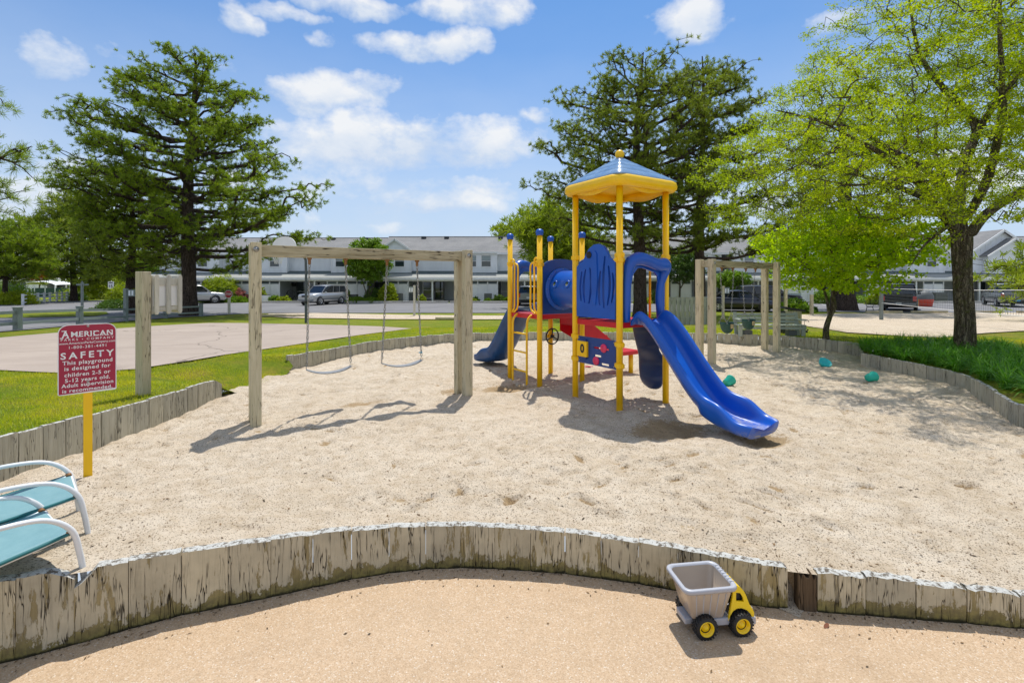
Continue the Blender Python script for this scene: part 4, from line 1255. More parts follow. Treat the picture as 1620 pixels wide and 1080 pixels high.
# ------------------------------------------------------------------ swing sets
def swing_set(label, loc, ang):
    st = thing('swing_set', label, 'swing set', loc, ang, 'timber swing sets')
    L = 2.95
    for x in (0, L):
        for y in (-0.15, 0.15):
            p = MB().box((x, y, 1.13), (0.125, 0.138, 2.32)).build('post', TIMBER, st, bevel=0.006)
    MB().box((L / 2, 0, 2.193), (L + 0.10, 0.152, 0.148)).build('beam', TIMBER_X, st, bevel=0.006)
    for x in (0, L):
        for z in (2.20,):
            MB().lathe([(0.034, 0.0), (0.034, 0.006), (0.020, 0.006), (0.018, 0.02), (0.0001, 0.021)], (0, 0, 0), 14, Matrix.Rotation(R(90), 3, 'X')).build('bolt', GALV, st, loc=(x, -0.220, z))
    for z in (1.02, 1.25):
        MB().lathe([(0.015, 0.0), (0.0001, 0.004)], (0, 0, 0), 10, Matrix.Rotation(R(-90), 3, 'Y')).build('bolt_hole', BLACK, st, loc=(L - 0.0635, 0.15, z))
    for x in (0.655, 1.13, 1.72, 2.18):
        MB().box((x, 0, 2.107), (0.05, 0.06, 0.026)).lathe([(0.012, -0.075), (0.020, -0.05), (0.020, -0.012)], (x, 0, 2.108), 10).tube([(x - 0.02, 0, 2.045), (x, 0, 2.028), (x + 0.02, 0, 2.045)], 0.006, 6).build('hanger', RUST, st)
    return st
def chain(mb, a, b, link_l=0.056, r=0.0058):
    a, b = Vector(a), Vector(b)
    d = b - a
    n = int(d.length / (link_l * 0.78))
    u = d.normalized()
    s1 = u.orthogonal().normalized()
    s2 = u.cross(s1)
    for k in range(n):
        c = a + d * ((k + 0.5) / n)
        sd = s1 if k % 2 else s2
        pts_ = []
        for q in range(8):
            t_ = 2 * PI * q / 8
            pts_.append(c + u * math.cos(t_) * link_l * 0.5 + sd * math.sin(t_) * 0.014)
        mb.tube(pts_, r, 4, closed=True)
def belt_swing(parent_m, x0, x1, xs0, xs1, z_top, z_seat, label):
    c = Vector(((xs0 + xs1) / 2, 0, 0))
    root = thing('swing', label, 'swing', parent_m @ Vector((c.x, 0, 0)), SWA, 'belt swings on the near swing set')
    a0, a1 = Vector((x0 - c.x, 0, z_top)), Vector((x1 - c.x, 0, z_top))
    hw = (xs1 - xs0) / 2
    for (a, b) in ((a0, Vector((-hw, 0, z_seat + 0.12))), (a1, Vector((hw, 0, z_seat + 0.12)))):
        mb = MB(); chain(mb, a, b); mb.build('chain', GALV, root)
        sx = -1 if b.x < 0 else 1
        MB().tube([b, b + Vector((0.012 * sx, -0.045, -0.055)), b + Vector((0.0, 0.045, -0.055))], 0.004, 5, closed=True).build('triangle_ring', GALV, root)
    P = []
    for k in range(17):
        f = k / 16 * 2 - 1
        z = z_seat + 0.065 * abs(f) ** 2.2
        hwid = 0.07 if abs(f) < 0.7 else 0.07 - 0.03 * (abs(f) - 0.7) / 0.3
        P.append([(f * hw, -hwid, z), (f * hw, 0, z - 0.002), (f * hw, hwid, z)])
    o = MB().grid(P).build('seat', SEATGREY, root)
    m = o.modifiers.new('thickness', 'SOLIDIFY'); m.thickness = 0.012
    return root
def on_set(loc, ang): return Matrix.Translation(loc) @ Matrix.Rotation(ang, 4, 'Z')
SWL, SWA = Vector((-3.31, 6.31, 0)), R(31)
swing_set('large weathered timber swing frame at left, with two belt swings', SWL, SWA)
mS = on_set(SWL, SWA)
s1_ = belt_swing(mS, 0.655, 1.13, 0.62, 1.20, 2.03, 0.545, 'left belt swing on the near timber frame')
s2_ = belt_swing(mS, 1.72, 2.18, 1.645, 2.25, 2.03, 0.545, 'right belt swing on the near timber frame, blue tag on its chain')
MB().box((0, 0, 0), (0.05, 0.03, 0.012)).build('blue_tag', mat('blue_tag', base=(0.05, 0.35, 0.5), rough=0.5), s2_, loc=(0.285, -0.01, 0.72))
SWL2, SWA2 = Vector((4.30, 10.88, 0)), R(36.5)
swing_set('timber swing frame at back right, with two green bucket swings', SWL2, SWA2)
m2 = on_set(SWL2, SWA2)
def bucket_swing(x0, x1, zb_, label):
    c = (x0 + x1) / 2
    root = thing('bucket_swing', label, 'swing', m2 @ Vector((c, 0, 0)), SWA2 - 0.2, 'bucket swings on the far swing set')
    h = (x1 - x0) / 2
    for sx in (-1, 1):
        mb = MB(); chain(mb, (h * sx, 0, 2.03), (0.13 * sx, 0, zb_ + 0.45), 0.055, 0.005)
        chain(mb, (0.13 * sx, 0, zb_ + 0.45), (0.13 * sx, -0.12, zb_ + 0.25), 0.055, 0.005)
        chain(mb, (0.13 * sx, 0, zb_ + 0.45), (0.13 * sx, 0.12, zb_ + 0.25), 0.055, 0.005)
        mb.build('chain', GALV, root)
    ang_ = np.linspace(0, 2 * PI, 25)[:-1]
    rings = []
    for f in np.linspace(0, 1, 8):
        rr_ = 0.155 * math.sqrt(max(0.0, 1 - (1 - f) ** 2.2)) + 0.005
        ring = []
        for a in ang_:
            z = zb_ + 0.28 * f
            if f > 0.5: z -= (f - 0.5) * 0.12 * (math.cos(2 * a) < -0.2)
            ring.append((rr_ * math.cos(a), rr_ * 0.95 * math.sin(a), z))
        rings.append(ring)
    o = MB().grid(rings, closed_u=True).build('bucket', GREENRUB, root)
    m = o.modifiers.new('thickness', 'SOLIDIFY'); m.thickness = 0.012
    MB().box((-0.02, -0.158, zb_ + 0.19), (0.09, 0.01, 0.10)).build('label_patch', mat('tan_patch', base=(0.5, 0.38, 0.18), rough=0.7), root, bevel=0.01)
bucket_swing(0.66, 1.10, 0.575, 'left green bucket swing on the far timber frame')
bucket_swing(1.62, 2.06, 0.60, 'right green bucket swing on the far timber frame, before the bench')

# ------------------------------------------------------------------ play structure
q_ = 0.94
PSA = R(32.5)
PS = thing('play_structure', 'blue, yellow and red plastic play tower with slides, tunnel, ladder and roof', 'playground', (1.48, 6.74, 0), PSA)
RX = Matrix.Rotation(R(90), 3, 'X')
def post(x, y, top, ball=True):
    o = MB().tube([(0, 0, -0.06), (0, 0, top)], 0.046, 20).build('post', YELLOW, PS, loc=(x, y, 0))
    if ball:
        MB().ball((0, 0, top + 0.035), 0.068, 20, 12, sq=(1, 1, 0.85)).lathe([(0.060, top - 0.02), (0.062, top + 0.02)], n=20).build('post_cap', BLUE, o)
def clamp(x, y, z, a=0):
    mb = MB().lathe([(0.046, -0.032), (0.057, -0.030), (0.057, 0.030), (0.046, 0.032)], (0, 0, 0), 18, smooth=False)
    for sg_ in (-1, 1):
        mb.box((0.068 * sg_, 0, 0), (0.032, 0.03, 0.05))
        mb.lathe([(0.010, -0.035), (0.010, 0.035)], (0.070 * sg_, 0, 0), 8, smooth=False)
    mb.build('clamp', YELLOW, PS, loc=(x, y, z), rz=a)
for (x, y) in ((0, 0), (0, q_), (q_, 0), (q_, q_)): post(x, y, 3.16, False)
for (x, y) in ((0, 2 * q_), (0, 3 * q_), (q_, 2 * q_), (q_, 3 * q_)): post(x, y, 2.60)
for (x, y, z, a) in ((0, 0, 2.16, 1.57), (0, q_, 2.16, 1.57), (q_, 0, 2.16, 0), (0, 0, 2.10, 0), (q_, 0, 2.07, 1.57), (0, 0, 0.93, 1.57), (0, q_, 0.96, 1.57), (0, 0, 0.64, 1.57), (0, q_, 0.62, 1.57), (0, 2 * q_, 2.08, 0), (0, 3 * q_, 2.12, 1.57), (0, 2 * q_, 2.14, 1.57), (q_, 2 * q_, 2.1, 0), (q_, 3 * q_, 2.1, 0), (q_, 3 * q_, 0.73, 0), (q_, q_, 2.1, 0)):
    clamp(x, y, z, a)
# decks: perforated red plate with a folded rim
def deck(y0):
    r0 = empty('deck', (0, y0, 0), 0, PS)
    KIDS.setdefault(PS.name, []).append(r0)
    mb = MB()
    holes = []
    n = 9
    for i_ in range(n):
        for j_ in range(n):
            holes.append(ellipse(0.06 + (q_ - 0.12) * (i_ + 0.5) / n, 0.06 + (q_ - 0.12) * (j_ + 0.5) / n, 0.014, 0.014, 6))
    plate(mb, [(0.0, 0.0), (q_, 0), (q_, q_), (0, q_)], holes, 0.008, Matrix.Translation((0, 0, 1.222)))
    mb.build('deck_plate', RED, r0)
    mb = MB()
    for (c, d) in (((q_ / 2, 0.006, 1.186), (q_, 0.012, 0.072)), ((q_ / 2, q_ - 0.006, 1.186), (q_, 0.012, 0.072)), ((0.006, q_ / 2, 1.186), (0.012, q_ - 0.024, 0.072)), ((q_ - 0.006, q_ / 2, 1.186), (0.012, q_ - 0.024, 0.072)), ((q_ / 2, q_ / 2, 1.195), (q_ - 0.03, 0.04, 0.04))):
        mb.box(c, d)
    mb.build('deck_rim', RED, r0, bevel=0.004)
deck(0); deck(2 * q_)
# roof
def rsq(h, r, z, n=6): return [(q_ / 2 + x, q_ / 2 + y, z) for x, y in rrect(-h, -h, h, h, r, n)]
mb = MB()
mb.grid([rsq(h, r, z) for h, r, z in ((0.53, 0.14, 3.125), (0.57, 0.17, 3.10), (0.615, 0.20, 3.11), (0.648, 0.22, 3.15), (0.652, 0.22, 3.19), (0.638, 0.21, 3.235), (0.605, 0.18, 3.258), (0.57, 0.15, 3.262), (0.52, 0.12, 3.26))], True, closed_u=True)
mb.build('roof_rim', YELLOW_OLD, PS)
mb = MB()
ring0, ring1 = [], []
for (x, y, z) in [p for p in [(q_ / 2 + a, q_ / 2 + b, 0) for a, b in [tuple(v) for v in resample([(-0.535, -0.535), (0.535, -0.535), (0.535, 0.535), (-0.535, 0.535)], 0.04)]]]:
    t_ = max(abs(x - q_ / 2), abs(y - q_ / 2)); o_ = min(abs(x - q_ / 2), abs(y - q_ / 2)) / 0.535
    zz = 3.085 - 0.035 * math.cos(o_ * PI) - 0.0
    ring0.append((x, y, 3.25)); ring1.append((x, y, zz))
mb.grid([ring1, ring0], True, closed_u=True)
o = mb.build('roof_skirt', YELLOW_OLD, PS)
m = o.modifiers.new('thickness', 'SOLIDIFY'); m.thickness = 0.012
mb = MB()
mb.add([(q_ / 2 + sx * 0.53, q_ / 2 + sy * 0.53, 3.20) for sx, sy in ((-1, -1), (1, -1), (1, 1), (-1, 1))], [(0, 1, 2, 3)])
mb.build('roof_ceiling', YELLOW_OLD, PS)
for k in range(4):      # four lapped courses of the pyramid
    h0, h1 = 0.60 - 0.140 * k, 0.468 - 0.140 * k
    z0, z1 = 3.258 + 0.095 * k, 3.258 + 0.095 * (k + 1) + 0.012
    h1 = max(h1, 0.045)
    rc0, rc1 = max(0.02, 0.09 - 0.02 * k), max(0.015, 0.075 - 0.02 * k)
    o = MB().grid([rsq(h0 - 0.025, rc0, z0 - 0.012), rsq(h0, rc0, z0), rsq(h0 - 0.004, rc0, z0 + 0.016), rsq(h1, rc1, z1)], True, closed_u=True).build('roof_course', ROOFBLUE, PS)
MB().lathe([(0.055, 3.62), (0.060, 3.645), (0.04, 3.66)], (q_ / 2, q_ / 2, 0), 18).build('finial_base', ROOFBLUE, PS)
MB().ball((0, 0, 0), 0.070, 20, 12).build('finial_ball', YELLOW_OLD, PS, loc=(q_ / 2, q_ / 2, 3.71))
# plane frames: YZ plane facing -x
def PX(x): return Matrix.Translation((x, 0, 0)) @ Matrix(((0, 0, 1, 0), (1, 0, 0, 0), (0, 1, 0, 0), (0, 0, 0, 1)))
def PY(y): return Matrix.Translation((0, y, 0)) @ Matrix(((1, 0, 0, 0), (0, 0, -1, 0), (0, 1, 0, 0), (0, 0, 0, 1)))
# slotted blue wall panel between the two front posts
out = [(0.06, 1.27), (0.88, 1.27), (0.885, 1.6), (0.88, 2.02), (0.82, 2.07), (0.74, 2.10), (0.68, 2.20), (0.60, 2.285), (0.50, 2.335), (0.40, 2.34), (0.30, 2.30), (0.235, 2.225), (0.19, 2.14), (0.12, 2.10), (0.06, 2.08), (0.055, 1.6)]
def slot(yc, z0, z1, bow, wd=0.022):
    a, b = [], []
    for k in range(9):
        f = k / 8
        z = z0 + (z1 - z0) * f
        c = yc + bow * math.sin(f * PI) + 0.02 * (0.5 - f)
        w2 = wd * math.sin(PI * (0.12 + 0.76 * f)) ** 0.7
        a.append((c - w2, z)); b.append((c + w2, z))
    return a + b[::-1]
slots = [slot(0.77, 1.50, 1.95, 0.030), slot(0.69, 1.48, 1.98, 0.034, 0.025), slot(0.595, 1.47, 2.0, -0.035, 0.025), slot(0.365, 1.46, 1.95, 0.030, 0.028), slot(0.275, 1.42, 2.16, 0.03, 0.026), slot(0.205, 1.46, 2.02, -0.035, 0.024), slot(0.125, 1.50, 1.92, -0.03)]
mb = MB()
plate(mb, out, slots, 0.045, PX(-0.022))
o = mb.build('slotted_panel', BLUE, PS, bevel=0.007)
MB().lathe([(0.052, 0.0), (0.050, 0.012), (0.036, 0.020), (0.034, 0.008), (0.0001, 0.006)], (0, 0, 0), 22, Matrix.Rotation(R(-90), 3, 'Y')).build('black_dial', BLACK, PS, loc=(-0.024, 0.60, 2.19))
mb = MB()
rel = [(0.50, 1.30), (0.54, 1.5), (0.50, 1.9), (0.46, 1.5)]
plate(mb, [(0.455, 1.46), (0.52, 1.46), (0.545, 1.8), (0.52, 2.2), (0.47, 2.25), (0.43, 2.2), (0.415, 1.8)], [], 0.012, PX(-0.034))
mb.build('panel_rib', BLUE, o, bevel=0.005)
# activity panel below
mb = MB()
plate(mb, [(0.065, 0.575), (0.875, 0.575), (0.875, 0.975), (0.065, 0.975)], [rrect(0.36, 0.705, 0.50, 0.735, 0.01, 2), rrect(0.20, 0.60, 0.36, 0.63, 0.01, 2), rrect(0.20, 0.82, 0.52, 0.848, 0.01, 2)], 0.016, PX(-0.008))
ap = mb.build('activity_panel', PANEL_NAVY, PS, bevel=0.003)
tl = MB().box((0, 0, 0), (0.05, 0.225, 0.235)).build('number_block', YELLOW, ap, bevel=0.014, loc=(-0.028, 0.74, 0.79))
lettering('number', '0', 0.095, 0.14, Matrix.Translation((-0.0545, 0.74 - 0.02, 0.73)) @ Matrix.Rotation(R(-90), 4, 'Z') @ Matrix.Rotation(R(90), 4, 'X'), BLACK, ap, 0.05)
for zz in (0.66, 0.92):
    MB().box((-0.02, 0.74, zz), (0.03, 0.15, 0.03)).build('block_hinge', PANEL_NAVY, ap, bevel=0.004)
for (y, z) in ((0.30, 0.845), (0.46, 0.645)):
    MB().lathe([(0.062, 0.0), (0.062, 0.012), (0.052, 0.018), (0.012, 0.018), (0.010, 0.022), (0.0001, 0.022)], (0, 0, 0), 22, Matrix.Rotation(R(-90), 3, 'Y')).build('sliding_disc', PINK, ap, loc=(-0.010, y, z))
for y in (0.10, 0.84):
    for z in (0.61, 0.945):
        MB().ball((-0.010, y, z), 0.010, 8, 5).build('screw', GALV, ap)
# tunnel and its two panels
TZ, TR = 1.665, 0.315
for y in (q_, 2 * q_):
    out = [(0.06, 1.235), (0.88, 1.235), (0.88, 2.05)] + [(q_ / 2 + 0.41 * math.cos(R(a)), 2.05 + 0.14 * math.sin(R(a))) for a in range(15, 180, 15)] + [(0.06, 2.05)]
    mb = MB()
    plate(mb, out, [ellipse(q_ / 2, TZ, TR - 0.01, TR - 0.01, 36)], 0.03, PY(y + 0.015))
    mb.build('tunnel_panel', PANEL_NAVY, PS, bevel=0.005)
    MB().lathe([(TR - 0.005, -0.02), (TR + 0.055, -0.02), (TR + 0.055, 0.012), (TR + 0.012, 0.014), (TR - 0.005, 0.03)], (0, 0, 0), 40, Matrix.Rotation(R(90 if y > 1 else -90), 3, 'X')).build('tunnel_flange', BLUE, PS, loc=(q_ / 2, y + (-0.03 if y > 1 else 0.03), TZ))
    mb = MB()
    for k in range(12):
        a = 2 * PI * k / 12
        mb.ball((q_ / 2 + (TR + 0.035) * math.cos(a), y + (-0.045 if y > 1 else 0.045), TZ + (TR + 0.035) * math.sin(a)), 0.008, 8, 5)
    mb.build('flange_bolts', GALV, PS)
rings = []
for k in range(9):
    y = q_ + 0.03 + (q_ - 0.06) * k / 8
    rings.append([(q_ / 2 + TR * math.cos(2 * PI * j / 44), y, TZ + TR * math.sin(2 * PI * j / 44)) for j in range(44)])
mb = MB().grid(rings, True, closed_u=True)
# two round portholes on each side
cut = [f for f in range(8 * 44)]
def is_hole(f):
    i_, j_ = divmod(f, 44)
    return i_ in (3, 6) and j_ in (19, 20, 0, 43)
mb.f = [f for n_, f in enumerate(mb.f) if not is_hole(n_)]
mb.sm = mb.sm[:len(mb.f)]; mb.mi = mb.mi[:len(mb.f)]
o = mb.build('tunnel', BLUE, PS)
m = o.modifiers.new('thickness', 'SOLIDIFY'); m.thickness = 0.012
for j_, sgn in ((20, -1), (0, 1)):
    for i_ in (3, 6):
        y = q_ + 0.03 + (q_ - 0.06) * (i_ + 0.5) / 8
        a = 2 * PI * j_ / 44
        c = Vector((q_ / 2 + (TR + 0.002) * math.cos(a), y, TZ + (TR + 0.002) * math.sin(a)))
        MB().lathe([(0.040, -0.006), (0.040, 0.010), (0.066, 0.006), (0.070, -0.004)], (0, 0, 0), 22, Matrix.Rotation(-a + R(90), 3, 'Y')).build('porthole_ring', BLUE, PS, loc=c)
# slides
def slide(y0, sgn, name, material, solid_end=True):
    prof = [(0.0, 1.225), (0.08, 1.222), (0.17, 1.175), (0.27, 1.085), (0.40, 0.94), (0.55, 0.76), (0.70, 0.575), (0.85, 0.405), (0.98, 0.285), (1.11, 0.205), (1.25, 0.155), (1.40, 0.13), (1.55, 0.12), (1.66, 0.122), (1.72, 0.108)]
    prof = [(p.x, p.z) for p in smooth_path([(a, 0, b) for a, b in prof], 3)]
    rows = []
    tot = len(prof)
    for n_, (dd, z) in enumerate(prof):
        d = dd / 0.86
        f = d / 2.0
        wh = 0.02 + 0.155 * float(sstep(0.0, 0.25, d)) + 0.02 * float(sstep(0.5, 1.2, d)) + 0.035 * float(sstep(1.1, 1.45, d)) - 0.14 * float(sstep(1.50, 1.93, d))
        wh = max(wh, 0.045)
        if d < 0.24: wh = max(wh, 0.175 * float(sstep(-0.02, 0.10, d)))
        g_ = 1.02 + 0.13 * float(sstep(1.2, 1.7, d)) - 0.20 * max(0.0, (d - 1.80) / 0.20) ** 2.2
        t = (Vector((prof[min(n_ + 1, tot - 1)][0], 0, prof[min(n_ + 1, tot - 1)][1])) - Vector((prof[max(n_ - 1, 0)][0], 0, prof[max(n_ - 1, 0)][1]))).normalized()
        nrm = Vector((-t.z, 0, t.x))
        sec = []
        half = [(0.00, 0.0), (0.08, 0.0), (0.135, 0.003), (0.165, 0.012), (0.185, 0.032), (0.20, wh * 0.55), (0.213, wh * 0.82), (0.228, wh * 0.97), (0.25, wh + 0.012), (0.275, wh + 0.010), (0.293, wh - 0.012), (0.300, wh - 0.04), (0.302, wh - 0.085)]
        under = [(0.285, wh - 0.09), (0.20, -0.02), (0.10, -0.045), (0.0, -0.045)]
        if d > 1.2:
            under = [(0.29, max(wh - 0.12, -0.03)), (0.24, -0.05), (0.12, -0.06), (0.0, -0.06)]
        pts_ = [(-a, b) for a, b in half[::-1]] + half[1:] + under + [(-a, b) for a, b in under[::-1][1:]]
        for (a, b) in pts_:
            q3 = Vector((dd, 0, z)) + nrm * b
            sec.append((q_ / 2 + a * g_, y0 + sgn * q3.x, max(q3.z, -0.03)))
        rows.append(sec)
    mb = MB().grid(rows, True, closed_u=True)
    for row in (rows[0], rows[-1]):
        mb.add(row, [list(range(len(row)))])
    o = mb.build(name, material, PS)
    sb = o.modifiers.new('smooth', 'SUBSURF'); sb.levels = 1; sb.render_levels = 1
    return o
slide(-0.045, -1, 'slide', SLIDE)['label'] = 'bright blue front slide with scuffed foot'
slide(3 * q_ + 0.045, 1, 'slide', mat('slide_dark_blue', m_plastic((0.006, 0.045, 0.16), (0.01, 0.07, 0.23), 0.4), rough=0.5))['label'] = 'darker blue rear slide'
# slide entry hoods
def hood(y0, sgn):
    P = [(0.125, -0.01, 1.235), (0.115, 0.0, 1.45), (0.12, 0.01, 1.75), (0.14, 0.02, 1.95), (0.18, 0.045, 2.07), (0.28, 0.07, 2.115), (0.42, 0.085, 2.10), (0.56, 0.095, 2.06), (0.68, 0.10, 2.035), (0.78, 0.09, 2.04), (0.845, 0.06, 1.985), (0.835, 0.03, 1.88), (0.80, 0.01, 1.74), (0.785, 0.0, 1.55), (0.80, 0.0, 1.38), (0.82, -0.01, 1.235)]
    rad = [0.050, 0.052, 0.055, 0.065, 0.080, 0.092, 0.086, 0.082, 0.090, 0.098, 0.085, 0.066, 0.055, 0.052, 0.052, 0.052]
    P2 = smooth_path([(a, b, c) for a, b, c in P], 4)
    rr_ = np.interp(np.linspace(0, len(rad) - 1, len(P2)), range(len(rad)), rad)
    o = MB().tube([(p.x, y0 + sgn * p.y, p.z) for p in P2], list(rr_), 18).build('slide_hood', BLUE, PS)
    # flat mounting flanges behind the arch
    mb = MB()
    arch_out = [(0.07, 1.235), (0.07, 2.02), (0.12, 2.13), (0.24, 2.18), (0.42, 2.165), (0.60, 2.12), (0.78, 2.125), (0.87, 2.06), (0.885, 1.98), (0.87, 1.235)]
    arch_in = [(0.17, 1.24), (0.19, 1.75), (0.23, 1.90), (0.32, 1.985), (0.42, 1.99), (0.56, 1.955), (0.66, 1.93), (0.73, 1.87), (0.755, 1.75), (0.74, 1.5), (0.77, 1.24)]
    plate(mb, arch_out[::-1] , [], 0.02, PY(0)) if False else None
    n = 10
    full = arch_out[:1] + arch_out[1:] + arch_in[::-1]
    plate(mb, full, [], 0.025, PY(y0 + (0.0 if sgn < 0 else 0.03)))
    mb.build('hood_flange', BLUE, o, bevel=0.006)
hood(-0.01, -1)
hood(3 * q_ + 0.01, 1)
# wavy climber hanging on the far side of the front deck
rows = []
for k in range(22):
    f = k / 21
    z = 1.16 - 1.02 * f
    out_ = 0.02 + 0.12 * math.sin(f * 2.2) + 0.035 * math.sin(f * 13)
    hw = (0.26 + 0.035 * math.sin(f * 12.5)) * (1 if f < 0.85 else math.sqrt(max(0.0, 1 - ((f - 0.85) / 0.155) ** 2)) * 0.97 + 0.03)
    yc = 0.45 - 0.10 * f
    rows.append([(q_ + out_ - 0.05 * (1 - (t_ * t_)), yc + hw * t_, z) for t_ in np.linspace(-1, 1, 9)])
o = MB().grid(rows).build('wavy_climber', NAVY, PS)
m = o.modifiers.new('thickness', 'SOLIDIFY'); m.thickness = 0.035; m.offset = 0
m = o.modifiers.new('smooth', 'SUBSURF'); m.levels = 1; m.render_levels = 1
MB().tube([(q_, 0.30, 1.24), (q_, 0.30, 2.05), (q_, 0.10, 2.10), (q_, 0.02, 2.10)], 0.019, 10).build('grab_pole', YELLOW, PS)
MB().tube(smooth_path([(0.0, 0.05, 2.10), (-0.0, 0.11, 2.09), (0.03, 0.125, 2.0), (0.03, 0.125, 1.4), (0.03, 0.10, 1.28)], 4), 0.017, 10).build('grab_bar', YELLOW, PS)
MB().tube(smooth_path([(0.05, 0.0, 2.12), (0.105, 0.02, 2.10), (0.12, 0.03, 2.0), (0.12, 0.03, 1.35), (0.09, 0.02, 1.25)], 4), 0.017, 10).build('grab_bar', YELLOW, PS)
# ladder and hand loops
ld = empty('ladder', (0, 0, 0), 0, PS); KIDS.setdefault(PS.name, []).append(ld)
for y in (2.12, 2.57):
    MB().tube(smooth_path([(-0.10, y, -0.05), (-0.10, y, 0.4), (-0.10, y, 0.95), (-0.085, y, 1.12), (-0.02, y, 1.20), (0.03, y, 1.205)], 4), 0.019, 10).build('rail', YELLOW, ld)
for z in (0.23, 0.56, 0.885):
    MB().tube([(-0.10, 2.12, z), (-0.10, 2.57, z)], 0.016, 10).build('rung', YELLOW, ld)
for (ya, yb, yc) in ((2.83, 2.64, 2.53), (1.90, 2.01, 2.12)):
    sg2 = 1 if yc > yb else -1
    for y_, zt in ((yb, 2.20), (yc, 2.13)):
        pts_ = smooth_path([(0, ya, 2.16), (-0.01, (ya + y_) / 2, zt), (-0.02, y_, zt - 0.06), (-0.02, y_, 1.75), (-0.02, y_, 1.36), (-0.01, (ya * 0.3 + y_ * 0.7), 1.27), (0, ya * 0.5 + y_ * 0.5, 1.24)], 5)
        MB().tube(pts_, 0.017, 10).build('hand_loop', YELLOW, PS)
# stepped transfer station behind, red steel with one short yellow leg
tr = empty('transfer_steps', (0, 0, 0), 0, PS); KIDS.setdefault(PS.name, []).append(tr)
y0, y1 = 2 * q_ + 0.06, 2 * q_ + 0.66
for n_, (xa, z) in enumerate(((0.96, 0.99), (1.29, 0.78), (1.62, 0.57))):
    MB().box((xa + 0.165, (y0 + y1) / 2, z), (0.33, y1 - y0 - 0.02, 0.02)).box((xa + 0.005, (y0 + y1) / 2, z + 0.10), (0.01, y1 - y0 - 0.02, 0.20)).build('step', RED, tr)
MB().box((2.22, (y0 + y1) / 2, 0.40), (0.54, 0.62, 0.08)).build('platform', RED, tr, bevel=0.02)
for y in (y0, y1):
    mb = MB()
    plate(mb, [(0.95, 1.215), (0.95, 0.86), (1.95, 0.34), (1.95, 0.52)], [], 0.012, PY(y))
    mb.build('stringer', RED, tr)
MB().tube([(2.36, y0 + 0.12, -0.05), (2.36, y0 + 0.12, 0.37)], 0.046, 16).build('short_leg', YELLOW, tr)
# steering wheel on the rear post
sw = empty('steering_wheel', (q_ - 0.02, 3 * q_ - 0.085, 0.73), 0, PS); KIDS.setdefault(PS.name, []).append(sw)
MB().tube([(0.15 * math.cos(2 * PI * k / 28), 0, 0.15 * math.sin(2 * PI * k / 28)) for k in range(28)], 0.013, 8, closed=True).build('wheel_ring', BLACK, sw)
mb = MB()
for a in (90, 210, 330):
    mb.tube([(0, 0, 0), (0.145 * math.cos(R(a)), 0, 0.145 * math.sin(R(a)))], 0.013, 8)
mb.lathe([(0.035, -0.02), (0.035, 0.02), (0.0001, 0.026)], (0, 0, 0), 14, RX)
mb.build('spokes', BLACK, sw)

# ------------------------------------------------------------------ beach toys in the sand
def bucket(label, loc, rot, material):
    t_ = thing('toy_bucket', label, 'bucket', loc)
    t_.rotation_euler = rot
    mb = MB().lathe([(0.0001, 0.0), (0.055, 0.0), (0.062, 0.004), (0.082, 0.145), (0.090, 0.148), (0.090, 0.160), (0.078, 0.160), (0.060, 0.012), (0.0001, 0.010)], n=22)
    mb.build('pail', material, t_)
    MB().tube([(0.088 * math.cos(R(a)), 0.05 * math.sin(R(a)) , 0.155 + 0.02 * math.sin(R(a))) for a in range(0, 181, 15)], 0.004, 6).build('handle', material, t_)
def sand_at(u, v):
    y = 8.0
    for _ in range(40):
        y = 0.5 * y + 0.5 * FPX * (EYE - Sz((u - 810) * y / FPX, y)) / (v - 445)
    return Vector(((u - 810) * y / FPX, y, Sz((u - 810) * y / FPX, y)))
p = sand_at(1378, 602)
bucket('green toy bucket lying on its side in the sand near the right edging', p + Vector((-0.06, 0, 0.075)), (0.2, R(82), 0.5), TEAL)
p = sand_at(1303, 579)
o = MB().lathe([(0.0001, 0.0), (0.10, 0.0), (0.115, 0.05), (0.125, 0.09), (0.118, 0.09), (0.10, 0.01), (0.0001, 0.008)], n=20).build('toy_dish', TEAL2)
o.location = p + Vector((0, 0, 0.03)); o.rotation_euler = (R(38), 0, 0.2)
tag(o, 'turquoise plastic dish tilted in the sand behind the green bucket', 'toy')
p = sand_at(1148, 611)
bucket('small green toy bucket in the sand behind the front slide', p + Vector((0, 0, 0.05)), (0.9, R(60), 1.5), TEAL)
p = sand_at(930, 581)
o = MB().box((0, 0, 0), (0.13, 0.05, 0.015)).box((0.09, 0, 0.004), (0.07, 0.02, 0.012)).build('toy_spade', PINK, bevel=0.006)
o.location = p + Vector((0, 0, 0.02)); o.rotation_euler = (0, 0.05, 0.3)
tag(o, 'pink toy spade on the sand under the play tower', 'toy')
p = sand_at(762, 560)
o = MB().ball((0, 0, 0), 0.05, 12, 8, sq=(1.4, 1, 0.7)).box((0.08, 0, 0), (0.06, 0.02, 0.015)).build('toy_scoop', mat('lime_plastic', base=(0.35, 0.45, 0.02), rough=0.4))
o.location = p + Vector((0, 0, 0.02))
tag(o, 'lime green toy scoop on the sand left of the rear slide', 'toy')

